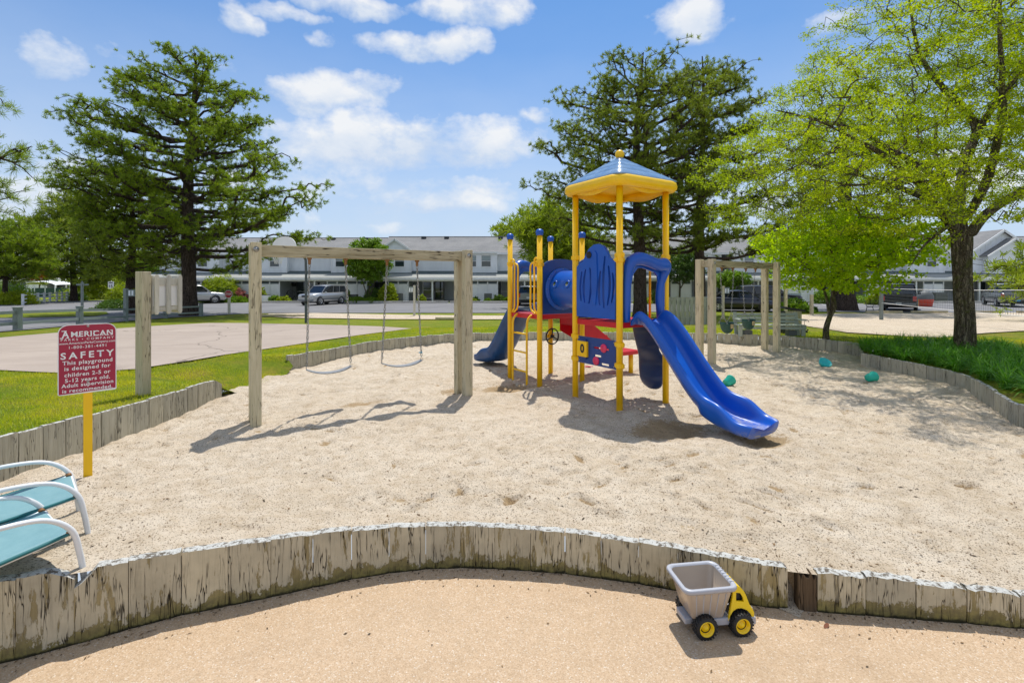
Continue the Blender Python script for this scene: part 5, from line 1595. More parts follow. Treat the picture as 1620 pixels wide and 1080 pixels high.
# ------------------------------------------------------------------ bark crumbs and bits of leaf lying on the sand
r_ = np.random.default_rng(12)
n_ = 15000
P = np.stack([r_.uniform(-4.4, 8.0, n_), 2.7 + 9.5 * r_.uniform(0, 1, n_) ** 1.5], 1)
m_ = fbm(P[:, 0] * 0.9, P[:, 1] * 0.9, 21, 3) + r_.normal(0, 0.5, n_) > -0.35
P = P[m_ & (P[:, 1] > near_y(P[:, 0]) + 0.09) & ~((P[:, 0] > 5.9) & (P[:, 1] < 10.6))]
n_ = len(P)
zz = S(P[:, 0], P[:, 1]) + 0.003
sz = 0.0035 + 0.009 * r_.uniform(0, 1, (n_, 1)) ** 3
a_ = r_.uniform(0, 2 * PI, n_)
u_ = np.stack([np.cos(a_), np.sin(a_), r_.uniform(-0.2, 0.2, n_)], 1) * sz * r_.uniform(0.8, 2.4, (n_, 1))
v_ = np.stack([-np.sin(a_), np.cos(a_), r_.uniform(-0.3, 0.3, n_)], 1) * sz * 0.6
c_ = np.column_stack([P, zz])
V = np.stack([c_ - u_, c_ + v_ + [0, 0, 0.002], c_ + u_, c_ - v_], 1).reshape(-1, 3)
lit = link('leaf_litter', np_mesh('leaf_litter', V, np.arange(len(V)), 4, False, [LITTER]))
tag(lit, 'scattered brown bark crumbs and leaf bits on the pale sand', 'leaf litter', kind='stuff')

# ------------------------------------------------------------------ score board post beside the court
nb = thing('court_board', 'tall weathered post with a white panel box between pickets, beside the ball court', 'notice board', (-4.93, 6.55, Hz(-4.93, 6.5) - 0.03), R(73))
MB().box((0, 0, 0.82), (0.12, 0.13, 1.70)).build('post', TIMBER, nb, bevel=0.006)
def picket(x, h0, h1, wd=0.058):
    mb = MB()
    outl = [(-wd / 2, h0 + 0.03), (-wd / 4, h0), (wd / 4, h0), (wd / 2, h0 + 0.03), (wd / 2, h1 - 0.03), (wd / 4, h1), (-wd / 4, h1), (-wd / 2, h1 - 0.03)]
    plate(mb, outl, [], 0.022, UP(0, 0, 0))
    mb.build('picket', PALEWOOD, nb, bevel=0.003, loc=(x, -0.075, 0))
for x in (0.115, 0.285, 0.45): picket(x, 1.09, 1.63)
for z in (1.535, 1.165): MB().box((0.275, -0.06, z), (0.38, 0.03, 0.10 if z > 1.4 else 0.05)).build('rail', PALEWOOD, nb, bevel=0.003)
MB().box((0.275, -0.052, 1.345), (0.37, 0.010, 0.29)).build('white_panel', SIGNWHITE, nb)
for x in (0.09, 0.46): MB().box((x, 0.01, 1.36), (0.022, 0.13, 0.52)).build('side_board', PALEWOOD, nb, bevel=0.003)
MB().box((0.275, 0.075, 1.36), (0.40, 0.02, 0.48)).build('back_board', PALEWOOD, nb)
# ------------------------------------------------------------------ townhouses
GZ = -0.30
def window(root, x, y, z, w_=0.95, h_=1.15, double=True, blind=True):
    f = MB()
    t_ = 0.09
    for sx in (-1, 1): f.box((x + sx * (w_ / 2 + t_ / 2), y, z), (t_, 0.07, h_ + 2 * t_))
    for sz in (-1, 1): f.box((x, y, z + sz * (h_ / 2 + t_ / 2)), (w_, 0.066, t_))
    fr = f.build('window_frame', TRIM, root)
    m = MB().box((x, y + 0.015, z), (w_, 0.02, h_))
    m.build('pane', GLASS, fr)
    MB().box((x, y - 0.004, z), (w_, 0.03, 0.05)).build('sash_bar', TRIM, fr)
    if blind: MB().box((x, y + 0.001, z + h_ * 0.27), (w_ * 0.94, 0.006, h_ * 0.40)).build('blind', BLIND, fr)
def siding_wall(mb, x0, x1, y, z0, z1, th=0.12, st=0.55):
    mb.box(((x0 + x1) / 2, y + th / 2, (z0 + z1) / 2), (x1 - x0, th, z1 - z0))
    n = max(1, int((x1 - x0) / st))
    for k in range(n + 1):
        x = x0 + 0.03 + (x1 - x0 - 0.06) * k / n
        mb.box((x, y - 0.012, (z0 + z1) / 2), (0.045, 0.024, z1 - z0 - 0.004))
def row_house(label, X0, Y0, length, bays, ground, ridge=7.25, rz=0, vents=(), hip=(0, 0), dy_ridge=7.0, back=12.0):
    """local x along the front, y depth; bays: (x0, x1, [window x], gable); ground: ('panels', x, n) / ('porch', x0, x1, [items])"""
    root = thing('row_house', label, 'house', (X0, Y0, GZ), rz)
    L = length
    eave, base = 5.2, 3.2
    mb = MB(); siding_wall(mb, 0, L, 2.5, base - 0.4, eave); mb.box((L / 2, (2.7 + back) / 2 + 0.2, eave / 2 + 1.3), (L, back - 2.9, eave - 2.6)).build('upper_wall', SIDING, root)
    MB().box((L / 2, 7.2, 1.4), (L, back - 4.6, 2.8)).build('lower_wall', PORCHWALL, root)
    # main roof, front and back slopes
    a = 0.5
    mb = MB()
    h0, h1 = hip
    prof_f = [(-a, 2.0, eave - 0.02), (L + a, 2.0, eave - 0.02), (L + a - h1, dy_ridge, ridge), (-a + h0, dy_ridge, ridge)]
    prof_b = [(-a, back + 0.4, eave - 0.02), (L + a, back + 0.4, eave - 0.02), (L + a - h1, dy_ridge, ridge), (-a + h0, dy_ridge, ridge)]
    for P in (prof_f, prof_b):
        mb.add(P + [(x, y, z - 0.16) for x, y, z in P], [(0, 1, 2, 3), (7, 6, 5, 4), (0, 4, 5, 1), (1, 5, 6, 2), (2, 6, 7, 3), (3, 7, 4, 0)])
    for s_, hx in ((0, h0), (1, h1)):
        xe = -a if s_ == 0 else L + a
        xr = xe + (hx if s_ == 0 else -hx)
        mb.add([(xe, 2.0, eave - 0.03), (xe, back + 0.4, eave - 0.03), (xr, dy_ridge, ridge - 0.01)], [(0, 1, 2)])
    mb.build('roof', SHINGLE, root)
    MB().tube([(-a + h0, dy_ridge, ridge + 0.01), (L + a - h1, dy_ridge, ridge + 0.01)], 0.07, 6).build('ridge_cap', SHINGLE, root)
    MB().box((L / 2, 1.97, eave - 0.13), (L + 2 * a, 0.05, 0.20)).build('fascia', TRIM, root)
    MB().box((L / 2, 2.25, eave - 0.20), (L + 2 * a - 0.04, 0.5, 0.04)).build('soffit', TRIM, root)
    for x in vents:
        MB().box((x, dy_ridge - 0.5, ridge - 0.08), (0.55, 0.4, 0.22)).build('roof_vent', DARKDOOR, root, bevel=0.04)
    # long porch roof, darker near the wall
    def slope(y): return 2.48 + (y + 0.3) * (base - 2.48) / 2.8
    for (ya, yb, mt, dz) in ((-0.3, 1.25, SHINGLE_P, 0), (1.25, 2.5, SHINGLE_G, 0.012)):
        P = [(-0.2, ya, slope(ya) + dz), (L + 0.2, ya, slope(ya) + dz), (L + 0.2, yb, slope(yb) + dz), (-0.2, yb, slope(yb) + dz)]
        MB().add(P + [(x, y, z - 0.1) for x, y, z in P], [(0, 1, 2, 3), (7, 6, 5, 4), (0, 4, 5, 1), (1, 5, 6, 2), (2, 6, 7, 3), (3, 7, 4, 0)]).build('porch_roof', mt, root)
    MB().box((L / 2, -0.33, 2.36), (L + 0.44, 0.06, 0.22)).build('gutter_board', TRIM, root)
    MB().box((L / 2, 0.08, 2.20), (L, 0.12, 0.20)).build('porch_beam', TRIM, root)
    MB().box((L / 2, 2.3, -0.02), (L, 5.0, 0.10)).build('porch_floor', CONCRETE, root)
    for (xa, xb, wins, gable) in bays:
        b = empty('bay', (0, 0, 0), 0, root); KIDS.setdefault(root.name, []).append(b)
        mb = MB(); siding_wall(mb, xa, xb, 1.75, base - 0.32, eave - 0.12); mb.box(((xa + xb) / 2, 2.2, (base + eave) / 2 - 0.22), (xb - xa - 0.02, 0.66, eave - base + 0.18)).build('bay_wall', SIDING, b)
        MB().box(((xa + xb) / 2, 1.735, base - 0.28), (xb - xa + 0.06, 0.05, 0.12)).box((xa, 1.735, (base + eave) / 2 - 0.2), (0.10, 0.05, eave - base)).box((xb, 1.735, (base + eave) / 2 - 0.2), (0.10, 0.05, eave - base)).box(((xa + xb) / 2, 1.60, eave - 0.05), (xb - xa + 0.3, 0.32, 0.16)).build('bay_trim', TRIM, b)
        for wx in wins: window(root, wx, 1.72, 4.25)
        if gable:
            xm, hw = (xa + xb) / 2, (xb - xa) / 2 + 0.35
            gh = gable
            mb = MB().add([(xm - hw, 1.62, eave), (xm + hw, 1.62, eave), (xm, 1.62, eave + gh)], [(0, 1, 2)])
            yb_ = 2.0 + (dy_ridge - 2.0) * gh / (ridge - eave)
            mb.build('gable_wall', SIDING, b)
            for sx in (-1, 1):
                P = [(xm + sx * (hw + 0.15), 1.45, eave - 0.08), (xm, 1.45, eave + gh + 0.05), (xm, yb_, eave + gh + 0.05), (xm + sx * (hw + 0.15), 2.2, eave - 0.08)]
                MB().add(P + [(x, y, z - 0.1) for x, y, z in P], [(0, 1, 2, 3), (7, 6, 5, 4), (0, 4, 5, 1), (1, 5, 6, 2), (2, 6, 7, 3), (3, 7, 4, 0)]).build('gable_roof', SHINGLE, b)
                MB().bar((xm + sx * (hw + 0.18), 1.42, eave - 0.16), (xm, 1.42, eave + gh - 0.03), 0.06, 0.17).build('bargeboard', TRIM, b)
    for g_ in ground:
        if g_[0] == 'panels':
            _, x, n, lat = g_
            wd = 1.02
            for k in range(n):
                p = MB().box((x + wd * (k + 0.5), 0.1, 1.0), (wd - 0.10, 0.05, 1.94)).box((x + wd * (k + 0.5), 0.065, 0.80), (wd - 0.10, 0.03, 0.07)).build('privacy_panel', PANELWHITE, root)
                if lat: MB().box((x + wd * (k + 0.5), 0.06, 1.92), (wd - 0.16, 0.03, 0.16)).build('lattice_strip', SLAT, p)
            for k in range(n + 1):
                MB().box((x + wd * k, 0.08, 1.05), (0.09, 0.10, 2.10)).build('panel_post', TRIM, root)
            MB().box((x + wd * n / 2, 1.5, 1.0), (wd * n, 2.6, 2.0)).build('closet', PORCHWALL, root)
        elif g_[0] == 'column':
            MB().box((g_[1], 0.08, 1.05), (0.15, 0.15, 2.10)).build('porch_column', TRIM, root)
        elif g_[0] == 'door':
            x, col = g_[1], g_[2]
            d = MB().box((x - 0.46, 3.0 if False else 2.92, 1.05), (0.07, 0.06, 2.12)).box((x + 0.46, 2.92, 1.05), (0.07, 0.06, 2.12)).box((x, 2.92, 2.08), (0.86, 0.06, 0.07)).build('door_frame', TRIM if col != 'dark' else DARKDOOR, root)
            MB().box((x, 2.935, 1.03), (0.84, 0.03, 2.02)).build('glass_door' if col != 'plain' else 'door', GLASS if col != 'plain' else PORCHWALL, d)
            MB().box((x, 2.91, 1.0), (0.86, 0.02, 0.06)).build('door_rail', TRIM, d)
            MB().box((x, 2.5, 0.09), (1.3, 0.6, 0.12)).build('doorstep', CONCRETE, root)
        elif g_[0] == 'window':
            window(root, g_[1], 2.87, g_[4] if len(g_) > 4 else 1.35, g_[2], g_[3], blind=False)
        elif g_[0] == 'darkbox':
            MB().box((g_[1], 2.86, 1.75), (0.7, 0.05, 0.35)).build('transom_window', GLASSDK, root)
    return root
def xa(u, Y=50.3): return (u - 810) * Y / FPX
# middle block
X0 = -13.9
def bx(u, Y=52.0): return (u - 810) * Y / FPX - X0
row_house('long white townhouse row in the middle with a small gable over its left bay', X0, 50.3, 36.5,
          [(bx(600), bx(650), [bx(632)], 1.35), (bx(735), bx(786), [bx(746), bx(769)], 0), (bx(868), bx(920), [bx(893)], 1.35), (bx(1000), bx(1050), [bx(1030)], 0), (bx(1090), bx(1125), [bx(1108)], 0)],
          [('panels', xa(614) - X0, 2, True), ('column', xa(684) - X0), ('window', bx(676, 53.2), 0.85, 1.7, 1.15), ('door', bx(695, 53.2), 'dark'), ('panels', xa(740) - X0, 3, True), ('door', bx(800, 53.2), 'plain'), ('column', xa(830) - X0), ('panels', xa(860) - X0, 3, True),
           ('door', bx(930, 53.2), 'dark'), ('column', xa(950) - X0), ('panels', xa(980) - X0, 3, True), ('door', bx(1052, 53.2), 'dark'), ('column', xa(1075) - X0), ('panels', xa(1062) - X0, 2, True)],
          7.28, vents=(bx(671, 57), bx(707, 57), bx(792, 57), bx(860, 57)))
X0 = -38.0
row_house('white townhouse row at left behind the backboard and the near swings', X0, 50.35, 23.4,
          [(bx(405), bx(453), [bx(434)], 0), (bx(524), bx(575), [bx(538), bx(562)], 0), (bx(300), bx(345), [bx(320)], 0)],
          [('panels', xa(410) - X0, 2, True), ('darkbox', bx(463, 53.2)), ('door', bx(476, 53.2), 'dark'), ('window', bx(495, 53.2), 1.5, 1.2, 1.3), ('window', bx(508, 53.2), 0.8, 1.2, 1.3), ('column', xa(497) - X0), ('panels', xa(517) - X0, 4, True), ('door', bx(592, 53.2), 'dark'),
           ('panels', xa(350) - X0, 3, True), ('door', bx(335, 53.2), 'dark'), ('panels', xa(270) - X0, 3, True)],
          7.15, vents=(bx(492, 57), bx(528, 57), bx(580, 57)))
X0 = 23.6
rh = row_house('white townhouse row at right with a large front gable behind the big locust tree', X0, 50.3, 45.0,
          [(bx(1160), bx(1210), [bx(1185)], 0), (bx(1290), bx(1340), [bx(1315)], 0), (bx(1436), bx(1494), [bx(1474)], 1.9)],
          [('panels', xa(1232) - X0, 4, True), ('door', bx(1300, 53.2), 'dark'), ('panels', xa(1370) - X0, 2, True), ('door', bx(1420, 53.2), 'dark'), ('panels', xa(1462) - X0, 2, True), ('column', xa(1450) - X0), ('column', xa(1550) - X0), ('door', bx(1559, 53.2), 'dark'), ('window', bx(1530, 53.2), 1.2, 1.2, 1.3),
           ('panels', xa(1600) - X0, 3, True), ('door', bx(1170, 53.2), 'dark'), ('column', xa(1200) - X0)],
          7.3, vents=(bx(1400, 57),))
# large gabled wing on the right hand row
gx = bx(1583)
gw = empty('gabled_wing', (0, 0, 0), 0, rh); KIDS.setdefault(rh.name, []).append(gw)
mb = MB(); siding_wall(mb, gx - 3.6, gx + 3.6, 1.6, 2.9, 5.0); mb.box((gx, 2.1, 3.95), (7.16, 0.76, 2.1))
mb.add([(gx - 3.6, 1.62, 5.0), (gx + 3.6, 1.62, 5.0), (gx, 1.62, 7.45)], [(0, 1, 2)]).build('gable_wall', SIDING, gw)
mb = MB()
for k in range(-6, 7):
    x = gx + k * 0.55
    mb.box((x, 1.60, 5.0 + (3.6 - abs(k * 0.55)) * 0.34), (0.045, 0.03, (3.6 - abs(k * 0.55)) * 0.66))
mb.build('batten', SIDING, gw)
for sx in (-1, 1):
    P = [(gx + sx * 4.0, 1.3, 4.85), (gx, 1.3, 7.6), (gx, 9.0, 7.6), (gx + sx * 4.0, 9.0, 4.85)]
    MB().add(P + [(x, y, z - 0.12) for x, y, z in P], [(0, 1, 2, 3), (7, 6, 5, 4), (0, 4, 5, 1), (1, 5, 6, 2), (2, 6, 7, 3), (3, 7, 4, 0)]).build('wing_roof', SHINGLE, gw)
    MB().bar((gx + sx * 4.05, 1.27, 4.72), (gx, 1.27, 7.47), 0.06, 0.22).build('bargeboard', TRIM, gw)
g2 = bx(1622, 50)
MB().add([(g2 - 2.6, 0.9, 4.9), (g2 + 2.6, 0.9, 4.9), (g2, 0.9, 6.5)], [(0, 1, 2)]).box((g2, 1.25, 3.9), (5.2, 0.68, 2.0)).build('front_gable', SIDING, gw)
for sx in (-1, 1):
    P = [(g2 + sx * 2.9, 0.6, 4.78), (g2, 0.6, 6.65), (g2, 5.0, 6.65), (g2 + sx * 2.9, 5.0, 4.78)]
    MB().add(P + [(x, y, z - 0.1) for x, y, z in P], [(0, 1, 2, 3), (7, 6, 5, 4), (0, 4, 5, 1), (1, 5, 6, 2), (2, 6, 7, 3), (3, 7, 4, 0)]).build('wing_roof', SHINGLE, gw)
    MB().bar((g2 + sx * 2.95, 0.57, 4.66), (g2, 0.57, 6.53), 0.06, 0.18).build('bargeboard', TRIM, gw)
X0 = -104
row_house('distant white house row at far left beyond the curved lane', -102, 84, 44,
          [(6, 9.5, [7.7], 0), (16, 20, [18], 0), (26, 30, [28], 1.3), (36, 40, [38], 0)],
          [('panels', 5, 3, False), ('door', 12, 'dark'), ('window', 14.5, 1.2, 1.2, 1.3), ('panels', 17, 3, False), ('door', 23, 'dark'), ('panels', 27, 3, False), ('door', 33, 'dark'), ('column', 24), ('column', 34), ('column', 13)],
          6.6, rz=R(6))
row_house('distant pale house row with grey roof seen between the left trees', -56.5, 86, 26,
          [(4, 7.5, [5.7], 0), (14, 18, [16], 0)],
          [('panels', 4, 3, False), ('door', 10, 'dark'), ('panels', 14, 3, False), ('door', 20, 'dark'), ('column', 11), ('column', 21)], 6.5, rz=R(-5))

# ------------------------------------------------------------------ vehicles
def vehicle(name, label, cat, loc, ang, L, W, Ht, paint, style, plate_mat=PLATE, lower=None):
    root = thing(name, label, cat, (loc[0], loc[1], loc[2]), ang)
    hw = W / 2
    wr = {'sedan': 0.33, 'suv': 0.37, 'pickup': 0.40}[style]
    zb_ = {'sedan': 0.20, 'suv': 0.30, 'pickup': 0.34}[style]
    belt = {'sedan': 0.93, 'suv': 1.08, 'pickup': 1.15}[style]
    hood_z = {'sedan': 0.88, 'suv': 1.05, 'pickup': 1.14}[style]
    # body: stations along x (front is +x)
    f = L / 2
    if style == 'sedan':
        stn = [(-f, 0.45, 0.78, 0.80), (-f + 0.08, 0.28, 0.98, 0.92), (-f + 0.55, zb_, 1.0, 0.98), (-f * 0.45, zb_, belt + 0.02, 1.0), (0, zb_, belt, 1.0), (f * 0.40, zb_, belt - 0.01, 1.0), (f * 0.62, zb_, hood_z - 0.04, 0.985), (f - 0.25, zb_, hood_z - 0.16, 0.94), (f - 0.06, 0.26, 0.66, 0.84), (f, 0.36, 0.56, 0.70)]
        glass = [(-f + 0.42, belt + 0.02, 0.84), (-f * 0.42, Ht - 0.03, 0.66), (-0.05, Ht, 0.68), (f * 0.22, Ht - 0.05, 0.66), (f * 0.60, belt - 0.04, 0.84)]
    elif style == 'suv':
        stn = [(-f, 0.45, 1.02, 0.90), (-f + 0.06, 0.32, 1.10, 0.97), (-f + 0.5, zb_, belt + 0.01, 1.0), (0, zb_, belt, 1.0), (f * 0.45, zb_, belt, 1.0), (f * 0.55, zb_, hood_z, 0.99), (f - 0.22, zb_, hood_z - 0.07, 0.97), (f - 0.05, 0.32, hood_z - 0.14, 0.93), (f, 0.40, 0.80, 0.85)]
        glass = [(-f + 0.04, belt + 0.0, 0.90), (-f + 0.22, Ht - 0.03, 0.76), (-0.2, Ht, 0.78), (f * 0.20, Ht - 0.04, 0.76), (f * 0.50, belt - 0.01, 0.90)]
    else:
        stn = [(-f, 0.5, 1.02, 0.95), (-f + 0.05, 0.38, 1.12, 0.99), (-f + 0.5, zb_, belt, 1.0), (0, zb_, belt, 1.0), (f * 0.45, zb_, belt, 1.0), (f * 0.55, zb_, hood_z, 0.99), (f - 0.2, zb_, hood_z - 0.05, 0.97), (f - 0.04, 0.36, hood_z - 0.12, 0.94), (f, 0.42, 0.85, 0.88)]
        glass = [(-f * 0.36, belt, 0.92), (-f * 0.31, Ht - 0.03, 0.78), (0.1, Ht, 0.80), (f * 0.22, Ht - 0.04, 0.78), (f * 0.46, belt, 0.92)]
    rows = []
    for (x, z0, z1, k) in stn:
        h_ = hw * k
        zm = z0 + (z1 - z0) * 0.55
        rows.append([(x, -h_ * 0.90, z0), (x, -h_ * 0.98, z0 + 0.10), (x, -h_, zm), (x, -h_ * 0.97, z1 - 0.06), (x, -h_ * 0.90, z1), (x, 0, z1 + 0.025), (x, h_ * 0.90, z1), (x, h_ * 0.97, z1 - 0.06), (x, h_, zm), (x, h_ * 0.98, z0 + 0.10), (x, h_ * 0.90, z0)])
    mb = MB().grid(rows, True, closed_u=True)
    mb.add(rows[0], [list(range(11))]); mb.add(rows[-1], [list(range(11))[::-1]])
    body = mb.build('body', paint, root)
    # glasshouse
    (xa_, za, ka), (xb, zb2, kb_), (xc, zc, kc), (xd, zd, kd), (xe, ze, ke) = glass
    rows = []
    for (x, z, k) in glass:
        pass
    P = [(xa_, -hw * ka, za - 0.03), (xa_, hw * ka, za - 0.03), (xe, -hw * ke, ze - 0.03), (xe, hw * ke, ze - 0.03), (xb, -hw * kb_, zb2 - 0.03), (xb, hw * kb_, zb2 - 0.03), (xd, -hw * kd, zd - 0.03), (xd, hw * kd, zd - 0.03)]
    MB().add(P, [(0, 2, 6, 4), (1, 5, 7, 3), (0, 4, 5, 1), (2, 3, 7, 6), (4, 6, 7, 5), (0, 1, 3, 2)]).build('windows', GLASSDK, root)
    rr_ = []
    for (x, z, k) in ((xb - 0.03, zb2 - 0.03, kb_), (xb + 0.10, zb2 + 0.01, kb_), (xc, zc + 0.015, kc), (xd - 0.08, zd + 0.01, kd), (xd + 0.05, zd - 0.03, kd)):
        rr_.append([(x, -hw * k - 0.015, z - 0.035), (x, -hw * k + 0.05, z + 0.006), (x, 0, z + 0.025), (x, hw * k - 0.05, z + 0.006), (x, hw * k + 0.015, z - 0.035)])
    o = MB().grid(rr_, True).build('roof', paint, root)
    m = o.modifiers.new('thickness', 'SOLIDIFY'); m.thickness = 0.03; m.offset = -1
    mb = MB()
    for sy in (-1, 1):
        mb.bar((xa_, sy * (hw * ka + 0.004), za - 0.02), (xb, sy * (hw * kb_ + 0.004), zb2 - 0.02), 0.03, 0.11)
        mb.bar((xe, sy * (hw * ke + 0.004), ze - 0.02), (xd, sy * (hw * kd + 0.004), zd - 0.02), 0.03, 0.08)
        for q in ((0.30, 0.62) if style != 'pickup' else (0.5,)):
            xx = xb + (xd - xb) * q
            xq = xa_ + (xe - xa_) * (0.33 + 0.25 * (q > 0.5) if style != 'pickup' else 0.48)
            mb.bar((xq, sy * (hw * ka + 0.004), za - 0.02), (xx, sy * (hw * kc + 0.004), zc - 0.03), 0.03, 0.07)
    mb.build('pillars', paint, root)
    for sy in (-1, 1):
        MB().box((xe - 0.28, sy * (hw + 0.09), ze + 0.06), (0.10, 0.18, 0.13)).build('wing_mirror', paint, root, bevel=0.02)
    for sx, xw in ((1, f - {'sedan': 0.92, 'suv': 0.88, 'pickup': 0.95}[style]), (-1, -f + {'sedan': 1.02, 'suv': 0.95, 'pickup': 1.25}[style])):
        for sy in (-1, 1):
            hub = empty('wheel', (xw, sy * (hw - 0.10), wr), 0, root); KIDS.setdefault(root.name, []).append(hub)
            rot = Matrix.Rotation(R(-90 * sy), 3, 'X')
            MB().lathe([(wr * 0.60, 0.11), (wr * 0.92, 0.11), (wr, 0.07), (wr, -0.10), (wr * 0.9, -0.11), (0.02, -0.11)], (0, 0, 0), 22, rot).build('tyre', TYRE, hub)
            mb = MB().lathe([(0.0001, 0.095), (wr * 0.14, 0.09), (wr * 0.16, 0.06)], (0, 0, 0), 12, rot).lathe([(wr * 0.54, 0.05), (wr * 0.60, 0.115), (wr * 0.64, 0.112), (wr * 0.62, 0.04)], (0, 0, 0), 22, rot)
            for k in range(7):
                a = 2 * PI * k / 7
                mb.bar((wr * 0.12 * math.cos(a), sy * 0.085, wr * 0.12 * math.sin(a)), (wr * 0.58 * math.cos(a), sy * 0.095, wr * 0.58 * math.sin(a)), 0.05, 0.03)
            mb.build('rim', ALLOY, hub)
            MB().lathe([(0.0001, 0.03), (wr * 0.6, 0.03)], (0, 0, 0), 18, rot).build('brake', BLACK, hub)
            # dark wheel arch
            MB().lathe([(wr * 1.16, 0.085), (wr * 1.18, 0.092), (wr * 1.10, 0.094), (0.03, 0.02)], (0, 0, 0.02), 22, rot).build('wheel_arch', BLACK, hub)
    fx, rx = f, -f
    for sy in (-1, 1):
        MB().box((fx - 0.07, sy * hw * 0.68, {'sedan': 0.60, 'suv': 0.80, 'pickup': 0.88}[style]), (0.16, hw * 0.36, 0.14 if style != 'sedan' else 0.10)).build('headlight', LAMPCLEAR, root, bevel=0.02)
        MB().box((rx + 0.05, sy * hw * 0.86, {'sedan': 0.83, 'suv': 0.92, 'pickup': 0.90}[style]), (0.12, hw * 0.20, 0.34 if style != 'sedan' else 0.16)).build('tail_light', LAMPRED, root, bevel=0.015)
    MB().box((fx - 0.015, 0, {'sedan': 0.52, 'suv': 0.80, 'pickup': 0.86}[style]), (0.05, hw * 0.85, 0.16)).build('grille', BLACK, root, bevel=0.01)
    for x_ in (fx - 0.02, rx + 0.02):
        MB().box((x_, 0, 0.46 if style != 'pickup' else 0.52), (0.16, W * 0.93, 0.16)).build('bumper', lower or paint, root, bevel=0.04)
    MB().box((rx - 0.065, 0, {'sedan': 0.62, 'suv': 0.72, 'pickup': 0.56}[style]), (0.012, 0.32, 0.15)).build('number_plate', plate_mat, root)
    MB().box((0, 0, zb_ - 0.02), (L * 0.8, W * 0.8, 0.12)).build('underbody', BLACK, root)
    if style == 'pickup':
        MB().box((-f * 0.66, 0, belt + 0.012), (f * 0.60, W * 0.82, 0.03)).build('load_bed', BLACK, root)
        for sy in (-1, 1):
            MB().box((-f * 0.66, sy * hw * 0.92, belt + 0.05), (f * 0.66, 0.06, 0.10)).build('bed_rail', paint, root, bevel=0.01)
        MB().box((-f + 0.03, 0, belt - 0.12), (0.06, W * 0.78, 0.42)).build('tailgate', paint, root, bevel=0.01)
    if style == 'suv':
        for sy in (-1, 1):
            MB().tube([(xb + 0.1, sy * hw * 0.62, Ht + 0.05), (xd - 0.1, sy * hw * 0.62, Ht + 0.05)], 0.02, 6).build('roof_rack', BLACK, root)
        for sy in (-1, 1):
            MB().box((0, sy * (hw + 0.003), 0.55), (L * 0.42, 0.02, 0.10)).build('side_moulding', lower or paint, root)
    return root
def at_y(u, Y): return ((u - 810) * Y / FPX, Y, -0.29)
vehicle('parked_suv', 'silver off-road wagon parked nose out before the house behind the near swings', 'car', at_y(512, 44.4), R(250), 4.55, 1.78, 1.74, SILVER, 'suv', lower=PEWTER)
vehicle('parked_suv', 'silver wagon half hidden by the big pine trunk at left', 'car', at_y(309, 46.2), R(38), 4.75, 1.85, 1.72, SILVER, 'suv')
vehicle('parked_sedan', 'black sedan parked side-on behind the far swing frame', 'car', at_y(1167, 34.6), R(-14), 4.85, 1.84, 1.44, NAVYPAINT, 'sedan')
vehicle('parked_suv', 'dark blue wagon parked just beyond the black sedan', 'car', at_y(1214, 40.0), R(-8), 4.7, 1.85, 1.72, BROWNPAINT, 'suv')
vehicle('parked_pickup', 'black pickup truck seen from behind, right of the leafy small tree', 'pickup', at_y(1424, 35.8), R(50), 5.5, 1.98, 1.90, BLKPAINT, 'pickup', lower=PEWTER)
vehicle('parked_pickup', 'dark grey pickup with a blue number plate at the right edge', 'pickup', (41.9, 41.6, -0.29), R(59), 5.5, 1.98, 1.88, PEWTER, 'pickup', PLATEBLUE, lower=BLKPAINT)
vehicle('parked_suv', 'grey wagon glimpsed between the yellow posts of the play tower', 'car', at_y(836, 43.6), R(88), 4.5, 1.8, 1.68, PEWTER, 'suv', lower=BLKPAINT)

# ------------------------------------------------------------------ fences
def rail_fence(label, bases, h, rails, pw=0.13, mat_p=None, mat_r=None, cap=True, name='rail_fence', skip=()):
    root = thing(name, label, 'fence', bases[0])
    B0 = Vector(bases[0])
    for n_, b in enumerate(bases):
        b = Vector(b)
        if n_ in skip: continue
        o = MB().box((0, 0, h / 2 - 0.05), (pw, pw, h + 0.1)).build('post', mat_p or RAIL_Z, root, bevel=0.006, loc=b - B0)
        if cap: MB().box((0, 0, h + 0.012), (pw + 0.03, pw + 0.03, 0.025)).build('post_cap', mat_p or RAIL_Z, o)
    for a, b in zip(bases[:-1], bases[1:]):
        a, b = Vector(a) - B0, Vector(b) - B0
        L = (b - a).length
        for (z, rh_) in rails:
            d = b - a
            o = MB().box((0, 0, 0), (L - 0.02, 0.045, rh_)).build('rail', mat_r or RAIL, root, bevel=0.004)
            o.location = (a + b) / 2 + Vector((0, 0, z))
            o.rotation_euler = (0, -math.atan2(d.z, math.hypot(d.x, d.y)), math.atan2(d.y, d.x))
    return root
nf = [G(-75, 532), G(28, 523), G(126, 514), G(199, 508.6), G(262, 503.5), G(318, 500.5)]
fr_ = rail_fence('grey green two rail fence along the lane at left, running behind the safety sign', nf, 0.74, [(0.60, 0.10), (0.24, 0.10)], 0.17, skip=(3,))
tp = thing('notice_post', 'tall grey green post with two notices on the rail fence left of the court board', 'post', tuple(nf[3]))
MB().box((0, 0, 0.80), (0.15, 0.15, 1.70)).build('post', RAIL_Z, tp, bevel=0.006)
MB().box((0.30, -0.02, 1.42), (0.34, 0.05, 0.34)).build('board', RAIL, tp, bevel=0.005)
for x in (0.22, 0.37): MB().box((x, -0.05, 1.42), (0.09, 0.01, 0.24)).build('notice', NOTICE, tp)
wf = [G(u, v) for u, v in ((36, 483), (49, 481.2), (60, 479.6), (70, 478.6), (79, 477.8), (90, 477.2), (98, 476.6), (106, 476.1), (114, 475.6))]
